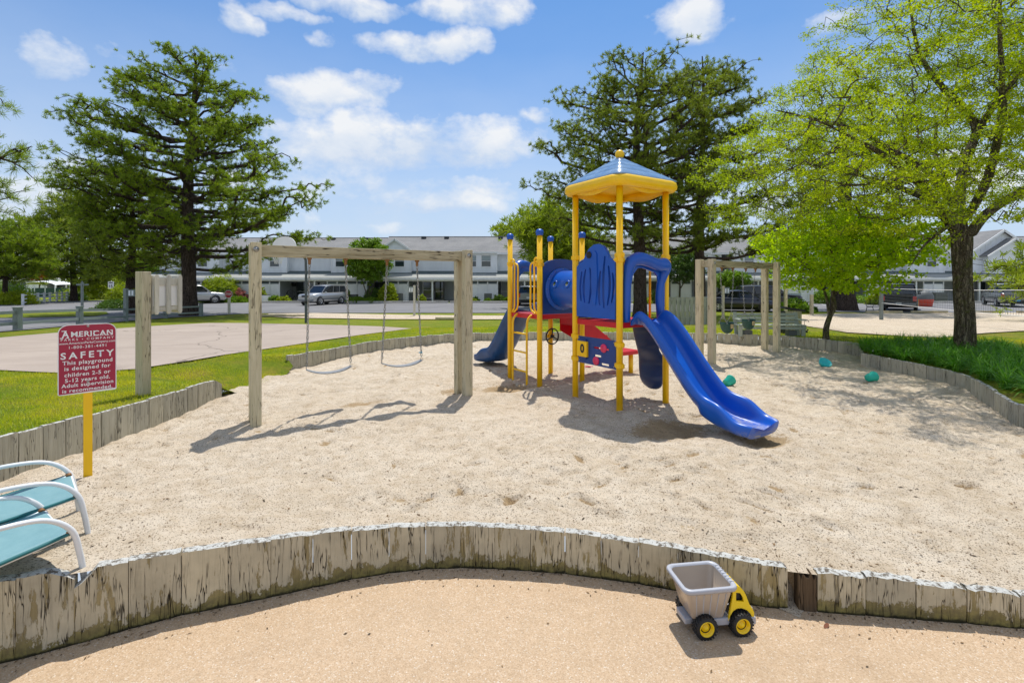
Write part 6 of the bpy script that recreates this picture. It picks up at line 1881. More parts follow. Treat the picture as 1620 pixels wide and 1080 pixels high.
rail_fence('curved white three rail fence beside the lane at far left', wf, 0.98, [(0.88, 0.10), (0.56, 0.10), (0.25, 0.10)], 0.14, TRIM, TRIM, name='white_fence')
# grey picket screen behind the play tower
A_, B_ = G(1052, 514), G(1128, 513)
pf = thing('picket_fence', 'upright grey board fence standing on the grass behind the front slide', 'fence', tuple(A_))
L = (B_ - A_).length; ang = math.atan2(B_.y - A_.y, B_.x - A_.x); pf.rotation_euler = (0, 0, ang)
n = int(L / 0.105)
hF = 1.12
for k in range(n):
    MB().box((0.05 + k * L / n, -0.02 * (k % 2), hF / 2 - 0.03), (L / n - 0.012, 0.02, hF + 0.06 + random.uniform(-0.01, 0.01))).build('picket', FENCEGREY, pf)
for z in (0.25, 0.95): MB().box((L / 2, 0.03, z), (L, 0.04, 0.09)).build('rail', RAIL, pf)
MB().box((0, 0.03, hF / 2 + 0.02), (0.12, 0.12, hF + 0.12)).build('post', RAIL_Z, pf)

# ------------------------------------------------------------------ signs and posts along the roads
def small_post(label, base, h, papers_left=True, mt=None, wd=0.12):
    t_ = thing('notice_post', label, 'post', tuple(base))
    MB().box((0, 0, h / 2 - 0.04), (wd, wd, h + 0.08)).build('post', mt or PALEWOOD, t_, bevel=0.005)
    s_ = -1 if papers_left else 1
    MB().box((s_ * 0.20, -0.01, h - 0.26), (0.30, 0.05, 0.36)).build('board', RAIL, t_, bevel=0.004)
    for k in (0, 1): MB().box((s_ * (0.13 + 0.14 * k), -0.04, h - 0.27), (0.085, 0.012, 0.24)).build('notice', NOTICE, t_)
    return t_
small_post('pale notice post with two papers standing on grass right of centre court', G(655.5, 500.5), 1.88)
small_post('pale notice post with two papers behind the left green bucket swing', G(1144, 504.5), 1.85, False, TIMBER)
for (u, v, top, lab) in ((1284, 498.5, 466, 'plain grey wooden post left of the small leafy tree'), (1243, 497.5, 450, 'tall plain post behind the right post of the far swing frame')):
    b = G(u, v); h = (v - top) * b.y / FPX
    o = MB().box((0, 0, h / 2), (0.17, 0.14, h)).build('wooden_post', TIMBER, bevel=0.006); o.location = b
    tag(o, lab, 'post')
b = G(362.5, 497.2)
st = thing('stop_sign', 'red octagonal STOP sign on a short wooden post by the road', 'sign', tuple(b))
MB().box((0, 0, 0.62), (0.13, 0.12, 1.40)).build('post', PALEWOOD, st, bevel=0.004)
def octo(r): return [(r * math.cos(R(22.5 + 45 * k)), r * math.sin(R(22.5 + 45 * k))) for k in range(8)]
mb = MB(); plate(mb, octo(0.265), [], 0.01, UP(0, -0.075, 1.30)); mb.build('sign_edge', SIGNWHITE, st)
mb = MB(); plate(mb, octo(0.24), [], 0.006, UP(0, -0.086, 1.30)); mb.build('sign_face', mat('stop_red', base=(0.42, 0.012, 0.02), rough=0.4), st)
lettering('lettering', 'STOP', 0.36, 0.15, UP(0, -0.0935, 1.225), SIGNWHITE, st, 0.02)
b = G(176, 480)
sp = thing('speed_sign', 'small pale speed limit sign on a thin post beside the left lane', 'sign', tuple(b))
MB().tube([(0, 0, -0.05), (0, 0, 2.2)], 0.03, 8).build('post', GALV, sp)
MB().box((0, -0.04, 1.75), (0.55, 0.02, 0.70)).build('sign_face', SIGNWHITE, sp)
MB().box((0, -0.053, 1.98), (0.40, 0.006, 0.09)).build('speed_caption', DARKDOOR, sp)
lettering('lettering', '15', 0.34, 0.28, UP(0, -0.056, 1.52), DARKDOOR, sp, 0.03)
b = G(162, 470)
bd = thing('board_sign', 'wide white board on two legs beyond the left lane', 'sign', tuple(b))
for x in (-0.5, 0.5): MB().box((x, 0, 0.75), (0.10, 0.08, 1.6)).build('leg', TRIM, bd)
for k in range(5): MB().box((-0.66 + 0.33 * k, -0.05, 1.35), (0.29, 0.03, 0.65)).build('panel', TRIM, bd)
b = G(130, 487)
cp = thing('cross_post', 'thin grey green post with a short crossbar beside the lane, behind the rail fence', 'post', tuple(b))
MB().box((0, 0, 1.0), (0.13, 0.13, 2.1)).build('post', RAIL_Z, cp)
MB().box((0.02, 0, 1.86), (0.95, 0.06, 0.13)).box((0, 0, 2.08), (0.07, 0.05, 0.14)).build('crossbar', RAIL, cp)
b = G(118, 478)
# white canopy shelter
ca = thing('white_canopy', 'white domed canopy shelter behind the curved white fence', 'canopy', at_y(80, 66))
rows = []
for j in range(7):
    y = -1.6 + 3.2 * j / 6
    rows.append([(x, y, 1.45 + 0.75 * math.sqrt(max(0, 1 - (x / 2.2) ** 2)) * (1 - 0.25 * (y / 1.6) ** 2)) for x in np.linspace(-2.1, 2.1, 15)])
MB().grid(rows).build('canopy_top', TRIM, ca)
for x in (-2.0, -0.7, 0.7, 2.0):
    for y in (-1.5, 1.5): MB().tube([(x, y, 0), (x, y, 1.6)], 0.05, 8).build('pole', TRIM, ca)
MB().box((0, 0, 0.6), (3.6, 1.6, 1.2)).build('covered_load', GREENRUB, ca, bevel=0.1)
# basketball hoop
b = G(484, 511)
bh = thing('basketball_hoop', 'basketball hoop with white fan backboard on a dark pole by the court', 'basketball hoop', tuple(b))
Yh = b.y
def rel(u, v, y): return Vector(at(u, v, y)) - b
ptop = rel(480, 396, Yh)
MB().tube(smooth_path([(0, 0, -0.1), (0, 0, 1.2), (0, 0, 2.6), (-0.05, -0.1, 3.0), rel(462, 392, Yh - 0.9)], 6), 0.055, 12).build('pole', mat('dark_pole', base=(0.07, 0.085, 0.095), rough=0.5), bh)
MB().lathe([(0.075, -0.05), (0.075, 0.05)], (0, 0, 0.95), 14, smooth=False).build('pole_collar', BLACK, bh)
bc = rel(450, 406, Yh - 1.0)
S_ = 1.12
fan = [(-0.50 * S_, 0.0), (0.50 * S_, 0.0), (0.62 * S_, 0.25 * S_), (0.62 * S_, 0.36 * S_)] + [(0.60 * S_ * math.cos(R(a)), (0.40 + 0.38 * math.sin(R(a))) * S_) for a in range(12, 180, 12)] + [(-0.62 * S_, 0.36 * S_), (-0.62 * S_, 0.25 * S_)]
Mb = Matrix.Translation(bc) @ Matrix.Rotation(R(-22), 4, 'Z') @ Matrix.Rotation(R(90), 4, 'X')
mb = MB(); plate(mb, fan, [], 0.03, Mb); mb.build('backboard', TRIM, bh)
mb = MB()
rc = Matrix.Translation(bc) @ Matrix.Rotation(R(-22), 4, 'Z')
mb.tube([rc @ Vector((0.225 * math.cos(2 * PI * k / 20), -0.34 + 0.225 * math.sin(2 * PI * k / 20), 0.06)) for k in range(20)], 0.014, 6, closed=True)
mb.box(rc @ Vector((0, -0.07, 0.05)), (0.16, 0.12, 0.07)); mb.build('hoop', mat('hoop_red', base=(0.55, 0.05, 0.02), rough=0.5), bh)
mb = MB()
for k in range(12):
    for sg_ in (-1, 1):
        pts_ = []
        for j in range(5):
            fz = j / 4
            a = 2 * PI * (k + sg_ * fz * 1.6) / 12
            r_ = 0.22 - 0.10 * fz
            pts_.append(rc @ Vector((r_ * math.cos(a), -0.34 + r_ * math.sin(a), 0.05 - 0.38 * fz)))
        mb.tube(pts_, 0.006, 3, caps=False)
mb.build('net', SIGNWHITE, bh)
# volleyball net
a, b = Vector((19.6, 26.0, 0)), Vector((14.2, 10.6, 0))
za = Hz(19.6, 26)
vn = thing('volleyball_net', 'slack volleyball net strung across the sand at right, passing behind the big tree', 'net', (a.x, a.y, za))
MB().box((0, 0, 0.95), (0.13, 0.13, 2.0)).build('post', RAIL_Z, vn)
MB().box((b.x - a.x, b.y - a.y, Hz(b.x, b.y) - za + 1.1), (0.13, 0.13, 2.3)).build('post', RAIL_Z, vn)
d = b - a
mb = MB()
def net_pt(f, g): return Vector((d.x * f, d.y * f, (1.70 + 0.22 * f - 0.30 * f * (1 - f)) * g + (0.93 + 0.16 * f - 0.25 * f * (1 - f)) * (1 - g) - 0.0 + 0.0))
for k in range(6):
    g = k / 5
    mb.tube([net_pt(j / 24, g) for j in range(25)], 0.004, 3, caps=False)
for j in range(119):
    f = (j + 0.5) / 119
    mb.tube([net_pt(f, 0), net_pt(f, 1)], 0.004, 3, caps=False)
nm = mb.build('netting', SLAT, vn); nm['kind'] = 'stuff'
for g in (0, 1):
    MB().tube([net_pt(j / 24, g) for j in range(25)], 0.012, 5).build('tape', SIGNWHITE, vn)
# park bench in front of the far grass
b = G(1216, 531)
bn = thing('park_bench', 'grey green wooden park bench on grass behind the bucket swings', 'bench', tuple(b), R(-4))
bw = 1.85
bn.scale = (1, 0.85, 0.74)
for k in range(3): MB().box((0, -0.22 + 0.15 * k, 0.43), (bw, 0.13, 0.035)).build('seat_slat', BENCHPAINT, bn, bevel=0.004)
for k in range(3): MB().box((0, 0.20 + 0.035 * k, 0.54 + 0.135 * k), (bw - 0.06, 0.03, 0.105), Matrix.Rotation(R(-12), 3, 'X')).build('back_slat', BENCHPAINT, bn, bevel=0.004)
MB().box((0, -0.27, 0.33), (bw, 0.035, 0.09)).build('apron', BENCHPAINT, bn)
for x in (-0.86, 0.86):
    MB().box((x, -0.22, 0.2), (0.09, 0.09, 0.42)).build('leg', BENCHPAINT, bn)
    MB().bar((x, 0.12, 0.0), (x, 0.30, 0.90), 0.09, 0.07).build('leg', BENCHPAINT, bn)
    MB().box((x, -0.02, 0.64), (0.10, 0.55, 0.035)).build('armrest', BENCHPAINT, bn)
for x in (-0.62, 0.60): MB().box((x, -0.05, 0.11), (0.22, 0.26, 0.22)).build('concrete_foot', AIRCON, bn)
b = G(1249, 527)
bi = thing('litter_bin', 'dark slatted wooden litter bin with sloping lid, right end of the bench', 'bin', tuple(b))
for k in range(6):
    MB().box((-0.20 + 0.08 * k, -0.22, 0.34), (0.07, 0.02, 0.70)).build('slat', TIMBER, bi)
MB().box((0, 0, 0.33), (0.46, 0.40, 0.66)).build('liner', BLACK, bi)
MB().box((0.03, 0, 0.74), (0.60, 0.52, 0.06), Matrix.Rotation(R(9), 3, 'Y')).build('lid', BLACK, bi)
# garden stake with a small bird
b = G(1274, 531)
gs = thing('garden_stake', 'curled iron garden stake with a small dark bird ornament by the back edging', 'ornament', tuple(b))
MB().tube(smooth_path([(0, 0, -0.02), (0, 0, 0.25), (-0.03, 0, 0.38), (0.02, 0, 0.45), (0.09, 0, 0.43), (0.10, 0, 0.38)], 5), 0.007, 6).build('stake', BLACK, gs)
MB().ball((0.01, 0, 0.12), 0.045, 12, 8, sq=(1.5, 0.8, 0.9)).ball((0.07, 0, 0.17), 0.022, 8, 6).tube([(-0.05, 0, 0.12), (-0.11, 0, 0.10)], 0.012, 6).build('bird', BLACK, gs)
# covered tub, iron bench, service boxes
b = Vector(at_y(1464, 41.0))
tb = thing('covered_tub', 'orange red plastic tub under a black domed cover beside the black pickup', 'tub', tuple(b))
MB().lathe([(0.42, 0.0), (0.46, 0.05), (0.55, 0.55), (0.58, 0.60), (0.52, 0.60)], n=20).build('tub', KICKED, tb)
MB().lathe([(0.58, 0.60), (0.56, 0.85), (0.42, 1.15), (0.20, 1.28), (0.0001, 1.31)], n=20).build('cover', AIRCON, tb)
MB().box((-0.62, 0.1, 0.32), (0.10, 0.2, 0.55)).build('yellow_side_box', YELLOW, tb)
b = G(1386, 495)
ib = thing('iron_bench', 'small black wrought iron bench left of the black pickup', 'bench', tuple(b), R(10))
for x in (-0.5, 0.5):
    MB().tube(smooth_path([(x, -0.25, 0), (x, -0.22, 0.4), (x, 0.2, 0.42), (x * 1.05, 0.35, 0.85)], 4), 0.02, 6).build('side_frame', BLACK, ib)
    MB().tube([(x, 0.2, 0.42), (x, 0.30, 0)], 0.02, 6).build('rear_leg', BLACK, ib)
    MB().tube(smooth_path([(x, -0.22, 0.40), (x, -0.24, 0.60), (x, 0.26, 0.62)], 4), 0.016, 6).build('armrest', BLACK, ib)
for k in range(6): MB().box((0, -0.20 + 0.08 * k, 0.425), (1.0, 0.045, 0.02)).build('seat_slat', BLACK, ib)
for k in range(9): MB().tube([(-0.44 + 0.11 * k, 0.22, 0.45), (-0.40 + 0.10 * k, 0.35, 0.84)], 0.008, 5).build('back_bar', BLACK, ib)
for (u, Y, w_, h_, mt, lab) in ((772, 49.3, 0.75, 0.85, AIRCON, 'dark grey air conditioner unit before white panels, middle of the middle row'), (1485, 49.4, 1.2, 0.95, AIRCON, 'wide dark air conditioner unit behind the orange tub'), (629, 49.4, 0.9, 0.85, AIRCON, 'dark air conditioner beside the round yellow green shrub'), (1256, 45.5, 0.95, 1.0, mat('pale_green_box', base=(0.35, 0.42, 0.36), rough=0.6), 'pale green electrical box between the posts at right'), (558, 49.2, 0.9, 0.75, AIRCON, 'dark low air conditioner under the crepe myrtle'), (1325, 49.4, 0.8, 0.8, AIRCON, 'air conditioner seen through the small leafy tree')):
    t_ = thing('air_conditioner' if mt is AIRCON else 'electrical_box', lab, 'air conditioner' if mt is AIRCON else 'electrical box', at_y(u, Y))
    MB().box((0, 0, h_ / 2), (w_, 0.75, h_)).build('casing', mt, t_, bevel=0.03)
    MB().box((0, 0, h_ + 0.015), (w_ * 0.96, 0.70, 0.03)).build('top_grille', BLACK if mt is AIRCON else mt, t_)
    mb = MB()
    for k in range(7): mb.box((0, -0.38, 0.10 + (h_ - 0.2) * k / 6), (w_ * 0.86, 0.012, 0.02))
    mb.build('louvre', BLACK if mt is AIRCON else mt, t_)['kind'] = 'stuff'
b = Vector(at_y(418, 48.6))
pl = thing('planter_box', 'white planter box before the left panels, left of the silver off-road wagon', 'planter', tuple(b))
MB().box((0, 0, 0.35), (1.05, 0.5, 0.70)).build('box', TRIM, pl)
MB().box((0, 0, 0.72), (0.95, 0.42, 0.05)).build('soil', BLACK, pl)
b = Vector(at_y(458, 49.6))
rc_ = thing('round_chair', 'round dark wicker chair on the porch left of the silver off-road wagon', 'chair', tuple(b))
MB().tube([(0.42 * math.cos(2 * PI * k / 20), 0.25, 0.75 + 0.45 * math.sin(2 * PI * k / 20)) for k in range(20)], 0.045, 6, closed=True).build('back_ring', BLACK, rc_)
mb = MB()
for k in range(5): mb.tube([(-0.3 + 0.15 * k, 0.25, 0.4), (-0.3 + 0.15 * k, 0.25, 1.1)], 0.02, 5)
mb.build('back_cane', BLACK, rc_)
MB().lathe([(0.0001, 0.42), (0.40, 0.42), (0.42, 0.36), (0.36, 0.30)], n=16).build('seat', BLACK, rc_)
for a in (45, 135, 225, 315): MB().tube([(0.3 * math.cos(R(a)), 0.3 * math.sin(R(a)), 0.32), (0.36 * math.cos(R(a)), 0.36 * math.sin(R(a)), 0)], 0.03, 6).build('leg', BLACK, rc_)
b = Vector(at_y(808, 50.2))
tc = thing('teal_porch_chair', 'teal upright chair on the porch left of the tall yellow posts', 'chair', tuple(b))
MB().box((0, 0.2, 0.75), (0.55, 0.06, 0.75), Matrix.Rotation(R(-12), 3, 'X')).build('back', mat('teal_paint', base=(0.02, 0.22, 0.24), rough=0.5), tc)
MB().box((0, 0, 0.38), (0.55, 0.5, 0.05)).build('seat', bpy.data.materials['teal_paint'], tc)
for x in (-0.25, 0.25):
    for y in (-0.22, 0.22): MB().box((x, y, 0.18), (0.05, 0.05, 0.37)).build('leg', bpy.data.materials['teal_paint'], tc)
# ------------------------------------------------------------------ vegetation
def grow(pos0, par0, att, wz=1.0, alpha=0.35, steps=3, curl=0.06, sag=0.0, seed=1):
    """attach every attractor to the existing skeleton by a short bent twig; returns nodes, parents, tips"""
    r = np.random.default_rng(seed)
    N = len(pos0) + len(att) * steps
    pos = np.zeros((N, 3)); par = np.zeros(N, dtype=int); pl = np.zeros(N)
    n = len(pos0)
    pos[:n] = pos0; par[:n] = par0
    for i in range(1, n):
        pl[i] = pl[par[i]] + np.linalg.norm(pos[i] - pos[par[i]]) if par[i] >= 0 else 0
    wv = np.array([1, 1, wz])
    tips = []
    for a in att:
        d = np.sqrt((((pos[:n] - a) * wv) ** 2).sum(1))
        k = int(np.argmin(d + alpha * pl[:n]))
        p0 = pos[k]
        last = k
        L = np.linalg.norm(a - p0)
        if par[k] >= 0:
            dr = p0 - pos[par[k]]; dr = dr / (np.linalg.norm(dr) + 1e-9)
        else: dr = (a - p0) / (L + 1e-9)
        for s_ in range(1, steps + 1):
            f = s_ / steps
            q = p0 + (a - p0) * f + dr * L * 0.22 * (f * (1 - f)) * 2 + r.normal(0, curl * L, 3) * (f < 1)
            q[2] -= sag * L * f * (1 - f)
            pos[n] = q; par[n] = last
            pl[n] = pl[last] + np.linalg.norm(q - pos[last])
            last = n; n += 1
        tips.append(last)
    return pos[:n], par[:n], np.array(tips)
def radii(pos, par, tips, r_tip, p=2.2, fixed=None):
    n = len(pos)
    cnt = np.zeros(n); cnt[tips] = 1
    for i in range(n - 1, 0, -1):
        if par[i] >= 0: cnt[par[i]] += cnt[i]
    rad = r_tip * np.maximum(cnt, 1) ** (1 / p)
    if fixed is not None:
        k = len(fixed); rad[:k] = np.where(np.array(fixed) > 0, fixed, rad[:k])
    for i in range(1, n):
        if par[i] >= 0: rad[i] = min(rad[i], rad[par[i]] * 0.98)
    return rad
def branch_mesh(name, pos, par, rad, material, k=5, start=0, parent=None):
    idx = np.array([i for i in range(max(1, start), len(pos)) if par[i] >= 0])
    a, b = pos[par[idx]], pos[idx]
    ra, rb = np.minimum(rad[par[idx]], rad[idx] * 1.25), rad[idx]
    d = b - a
    L = np.linalg.norm(d, axis=1, keepdims=True) + 1e-9
    d = d / L
    up = np.where(np.abs(d[:, 2:3]) > 0.9, np.array([[1.0, 0, 0]]), np.array([[0, 0, 1.0]]))
    x = np.cross(d, up); x /= np.linalg.norm(x, axis=1, keepdims=True)
    y = np.cross(d, x)
    V = []
    for j in range(k):
        c, s_ = math.cos(2 * PI * j / k), math.sin(2 * PI * j / k)
        V.append(a - d * ra[:, None] * 0.3 + (x * c + y * s_) * ra[:, None])
    for j in range(k):
        c, s_ = math.cos(2 * PI * j / k), math.sin(2 * PI * j / k)
        V.append(b + d * rb[:, None] * 0.3 + (x * c + y * s_) * rb[:, None])
    V = np.stack(V, 1).reshape(-1, 3)
    base = np.arange(len(idx))[:, None] * (2 * k)
    F = np.concatenate([np.stack([base[:, 0] + j, base[:, 0] + (j + 1) % k, base[:, 0] + k + (j + 1) % k, base[:, 0] + k + j], 1)[:, None, :] for j in range(k)], 1).reshape(-1)
    return link(name, np_mesh(name, V, F, 4, True, [material]), parent)
def unit(v): return v / (np.linalg.norm(v, axis=-1, keepdims=True) + 1e-9)
def needle_mesh(name, P, D, material, n=12, length=0.28, width=0.045, spread=0.9, seed=1, parent=None):
    r = np.random.default_rng(seed)
    m = len(P)
    d = unit(D)[:, None, :] * 0.75 + unit(r.normal(0, 1, (m, n, 3))) * spread
    d = unit(d)
    l = length * r.uniform(0.65, 1.15, (m, n, 1))
    side = unit(np.cross(d, unit(r.normal(0, 1, (m, n, 3))))) * width * 0.5
    p0 = P[:, None, :] + r.normal(0, length * 0.18, (m, n, 3))
    V = np.stack([p0 - side, p0 + side, p0 + d * l + side * 0.5, p0 + d * l - side * 0.5], 2).reshape(-1, 3)
    F = np.arange(len(V))
    return link(name, np_mesh(name, V, F, 4, False, [material]), parent)
def leaf_mesh(name, P, material, n=16, rad=0.25, ll=0.10, lw=0.05, flat=0.5, droop=0.0, seed=1, parent=None, flatten=0.6):
    r = np.random.default_rng(seed)
    m = len(P)
    off = unit(r.normal(0, 1, (m, n, 3))) * (r.uniform(0, 1, (m, n, 1)) ** 0.5) * rad
    off[..., 2] *= flatten
    c = P[:, None, :] + off
    c = c.reshape(-1, 3)
    k = len(c)
    nrm = unit(r.normal(0, 1, (k, 3)) * (1 - flat) + np.array([0, 0, 1.0]) * flat)
    t = unit(np.cross(nrm, r.normal(0, 1, (k, 3))))
    t[:, 2] -= droop; t = unit(t)
    s_ = unit(np.cross(nrm, t))
    sz = r.uniform(0.7, 1.25, (k, 1))
    L, W = t * ll * 0.5 * sz, s_ * lw * 0.5 * sz
    V = np.stack([c - L, c - L * 0.1 + W, c + L, c - L * 0.1 - W], 1).reshape(-1, 3)
    return link(name, np_mesh(name, V, np.arange(len(V)), 4, False, [material]), parent)
def trunk_mesh(name, pts, rad, material, parent=None, seed=1, n=26, flare=0.5, rough=0.06, furrow=0.0):
    r = random.Random(seed)
    P = smooth_path(pts, 7)
    rr_ = np.interp(np.linspace(0, len(rad) - 1, len(P)), range(len(rad)), rad)
    rows = []
    for i_, p in enumerate(P):
        z = p.z - P[0].z
        row = []
        for k in range(n):
            a = 2 * PI * k / n
            f = 1 + flare * math.exp(-z / (rad[0] * 1.1)) * (0.7 + 0.4 * math.sin(a * 5 + seed)) + rough * (math.sin(a * 7 + z * 2.3 + seed) * 0.5 + math.sin(a * 4 - z * 1.7) * 0.6 + math.sin(a * 11 + z * 5) * 0.3) + furrow * abs(math.sin(a * 9 + 1.2 * math.sin(z * 2.1) + z * 0.9)) + furrow * 0.6 * abs(math.sin(a * 14 - 1.5 * math.sin(z * 3.3 + 1)))
            row.append((p.x + rr_[i_] * f * math.cos(a), p.y + rr_[i_] * f * math.sin(a), p.z))
        rows.append(row)
    return MB().grid(rows, True, closed_u=True).build(name, material, parent)

def pine(label, base, height, tr, env, lean=(0, 0), n_limbs=44, n_att=2200, needles=NEEDLE, seed=1, first=0.22, rise=0.25, nl=0.30, nw=0.05, nn=12, tname='pine_tree', depth=0.8, wob=0.25, top_lean=0.0, pad=0.42, group=None, cat='tree', twin=True, puff=1.0):
    """env: list of (height fraction, left reach, right reach) in metres"""
    r = np.random.default_rng(seed)
    base = Vector(base)
    root = thing(tname, label, cat, base, 0, group)
    nt = 16
    tz = np.linspace(0, 1, nt)
    tp_ = np.array([[lean[0] * t * t * height + wob * math.sin(t * 5 + seed) * t, lean[1] * t * height + wob * math.cos(t * 4.2 + seed) * t * 0.6, t * height * 0.97 - 0.15 * (t == 0)] for t in tz])
    trad = tr * (1 - tz) ** 0.75 + 0.03
    trunk_mesh('trunk', [tuple(p) for p in tp_], list(trad), PINEBARK, root, seed, 22, 0.45)
    ef = np.array(env)
    pos, par, fixed = [tuple(p) for p in tp_], [-1] + list(range(nt - 1)), list(trad * 0.9)
    limbs = []
    for i_ in range(n_limbs):
        f = first + (0.985 - first) * ((i_ + r.uniform(0, 0.8)) / n_limbs) ** 0.85
        phi = i_ * 2.39996 + r.uniform(-0.4, 0.4)
        c, s_ = math.cos(phi), math.sin(phi)
        lft, rgt = np.interp(f, ef[:, 0], ef[:, 1]), np.interp(f, ef[:, 0], ef[:, 2])
        ex = rgt if c > 0 else lft
        ey = depth * (lft + rgt) / 2
        Lr = 1 / math.sqrt((c / max(ex, 0.1)) ** 2 + (s_ / max(ey, 0.1)) ** 2) * r.uniform(0.82, 1.02)
        rs = rise * (0.25 + 1.1 * f) + r.uniform(-0.05, 0.06)
        h0 = f * height * 0.97 - Lr * rs * 0.8
        h0 = max(h0, first * height * 0.75)
        p0 = np.array([np.interp(h0 / (height * 0.97), tz, tp_[:, k]) for k in range(3)])
        k0 = int(np.clip(round(h0 / (height * 0.97) * (nt - 1)), 0, nt - 1))
        end = np.array([p0[0] + c * Lr, p0[1] + s_ * Lr, f * height * 0.97 + r.uniform(-0.3, 0.3)])
        if Lr < 0.2: continue
        m = max(4, int(Lr / 0.7))
        prev = k0
        path = []
        dz = end[2] - p0[2]
        for j in range(1, m + 1):
            t = j / m
            q = p0 + (end - p0) * t
            q[2] = p0[2] + dz * (t ** 1.0) - 0.07 * Lr * math.sin(PI * t) + 0.10 * Lr * max(0, t - 0.75)
            q[:2] += r.normal(0, 0.035 * Lr, 2) * (t < 1)
            path.append(q)
            pos.append(tuple(q)); par.append(prev); prev = len(pos) - 1
            fixed.append(0)
        limbs.append((np.array(path), Lr))
    att = []
    wts = np.array([l[1] ** 1.25 for l in limbs]); wts /= wts.sum()
    cnts = r.multinomial(n_att, wts)
    for (path, Lr), c in zip(limbs, cnts):
        if c == 0: continue
        npad = max(3, int(Lr * 2.3))
        tt = 0.36 + 0.66 * r.uniform(0, 1, npad) ** 0.75
        jj = np.clip(tt * (len(path) - 1), 0, len(path) - 1)
        a0 = np.floor(jj).astype(int); a1 = np.minimum(a0 + 1, len(path) - 1)
        pc = path[a0] + (path[a1] - path[a0]) * (jj - a0)[:, None] + r.normal(0, 1, (npad, 3)) * np.array([1, 1, 0.22]) * (pad + 0.17 * Lr * (0.3 + tt[:, None] * 0.7) * 0.55) * 0.75
        q = pc[r.integers(0, npad, c)] + r.normal(0, 1, (c, 3)) * np.array([0.32, 0.32, 0.18]) * pad / 0.24 * puff
        q[:, 2] += 0.10 * pad
        att.append(q)
        continue
        t = 0.42 + 0.60 * r.uniform(0, 1, c) ** 0.7
        j = np.clip(t * (len(path) - 1), 0, len(path) - 1)
        i0 = np.floor(j).astype(int); i1 = np.minimum(i0 + 1, len(path) - 1)
        p = path[i0] + (path[i1] - path[i0]) * (j - i0)[:, None]
        sp = np.array([1, 1, 0.20]) * (pad + 0.17 * Lr * (0.30 + t[:, None] * 0.7) * 0.55)
        q = p + r.normal(0, 1, (c, 3)) * sp * 0.62
        q[:, 2] += 0.10 * pad
        att.append(q)
    att = np.vstack(att)
    dax = np.hypot(att[:, 0], att[:, 1])
    att = att[np.argsort(dax)]
    P, Q, tips = grow(np.array(pos), np.array(par), att, 1.3, 0.10, 2, 0.07, 0.0, seed)
    rad = radii(P, Q, tips, 0.011, 2.05, fixed + [0] * 0)
    branch_mesh('branches', P, Q, rad, PINEBARK, 5, nt, root)
    D = P[tips] - P[Q[tips]]
    D = unit(D) + np.array([0, 0, 0.55])
    allP, allD = P[tips], D
    if twin:
        k2 = r.permutation(len(tips))[:len(tips) // 2]
        allP = np.vstack([allP, P[tips][k2] + r.normal(0, 1, (len(k2), 3)) * [0.3, 0.3, 0.10]]); allD = np.vstack([D, D[k2]])
    needle_mesh('needles', allP, allD, needles, nn, nl, nw, 0.85, seed, root)
    return root

def leafy(label, base, skeleton, env_fn, n_att, leafm, bark, seed=1, steps=3, r_tip=0.006, leaves=16, lrad=0.25, ll=0.1, lw=0.05, tname='leafy_tree', trunk_r=0.0, p=2.1, alpha=0.25, curl=0.10, droop=0.2, fl=0.45, cat='tree', keep=None, group=None, trunk=None, k=5, sag=0.0, flatten=0.6):
    """skeleton: list of limbs, each a list of (x, y, z, radius) in local coordinates; the first starts at the ground"""
    r = np.random.default_rng(seed)
    root = thing(tname, label, cat, base, 0, group)
    pos, par, fixed = [], [], []
    for li, limb in enumerate(skeleton):
        P = smooth_path([Vector(q[:3]) for q in limb], 4)
        rd = np.interp(np.linspace(0, len(limb) - 1, len(P)), range(len(limb)), [q[3] for q in limb])
        if li == 0: prev = -1
        else:
            d = np.linalg.norm(np.array(pos) - np.array(P[0]), axis=1); prev = int(np.argmin(d))
        for j, (q, rr_) in enumerate(zip(P, rd)):
            if li > 0 and j == 0: continue
            pos.append(tuple(q)); par.append(prev); fixed.append(rr_); prev = len(pos) - 1
    if trunk: trunk_mesh('trunk', [t[:3] for t in trunk], [t[3] for t in trunk], bark, root, seed, 96, 0.30, 0.06, 0.09)
    att = env_fn(r, n_att)
    o = np.array(pos[len(pos) // 3])
    att = att[np.argsort(np.array([min(np.linalg.norm(np.array(pos) - a, axis=1)) for a in att]))]
    P, Q, tips = grow(np.array(pos), np.array(par), att, 1.0, alpha, steps, curl, sag, seed)
    rad = radii(P, Q, tips, r_tip, p, fixed)
    branch_mesh('branches', P, Q, rad, bark, k, 0 if not trunk else 1, root)
    tp_ = P[tips]
    tm = P[Q[tips]]
    allP = np.vstack([tp_, (tp_ + tm) / 2]) if leaves > 6 else tp_
    if keep is not None: allP = allP[keep(allP, r)]
    leaf_mesh('leaves', allP, leafm, leaves, lrad, ll, lw, fl, droop, seed, root, flatten)
    return root

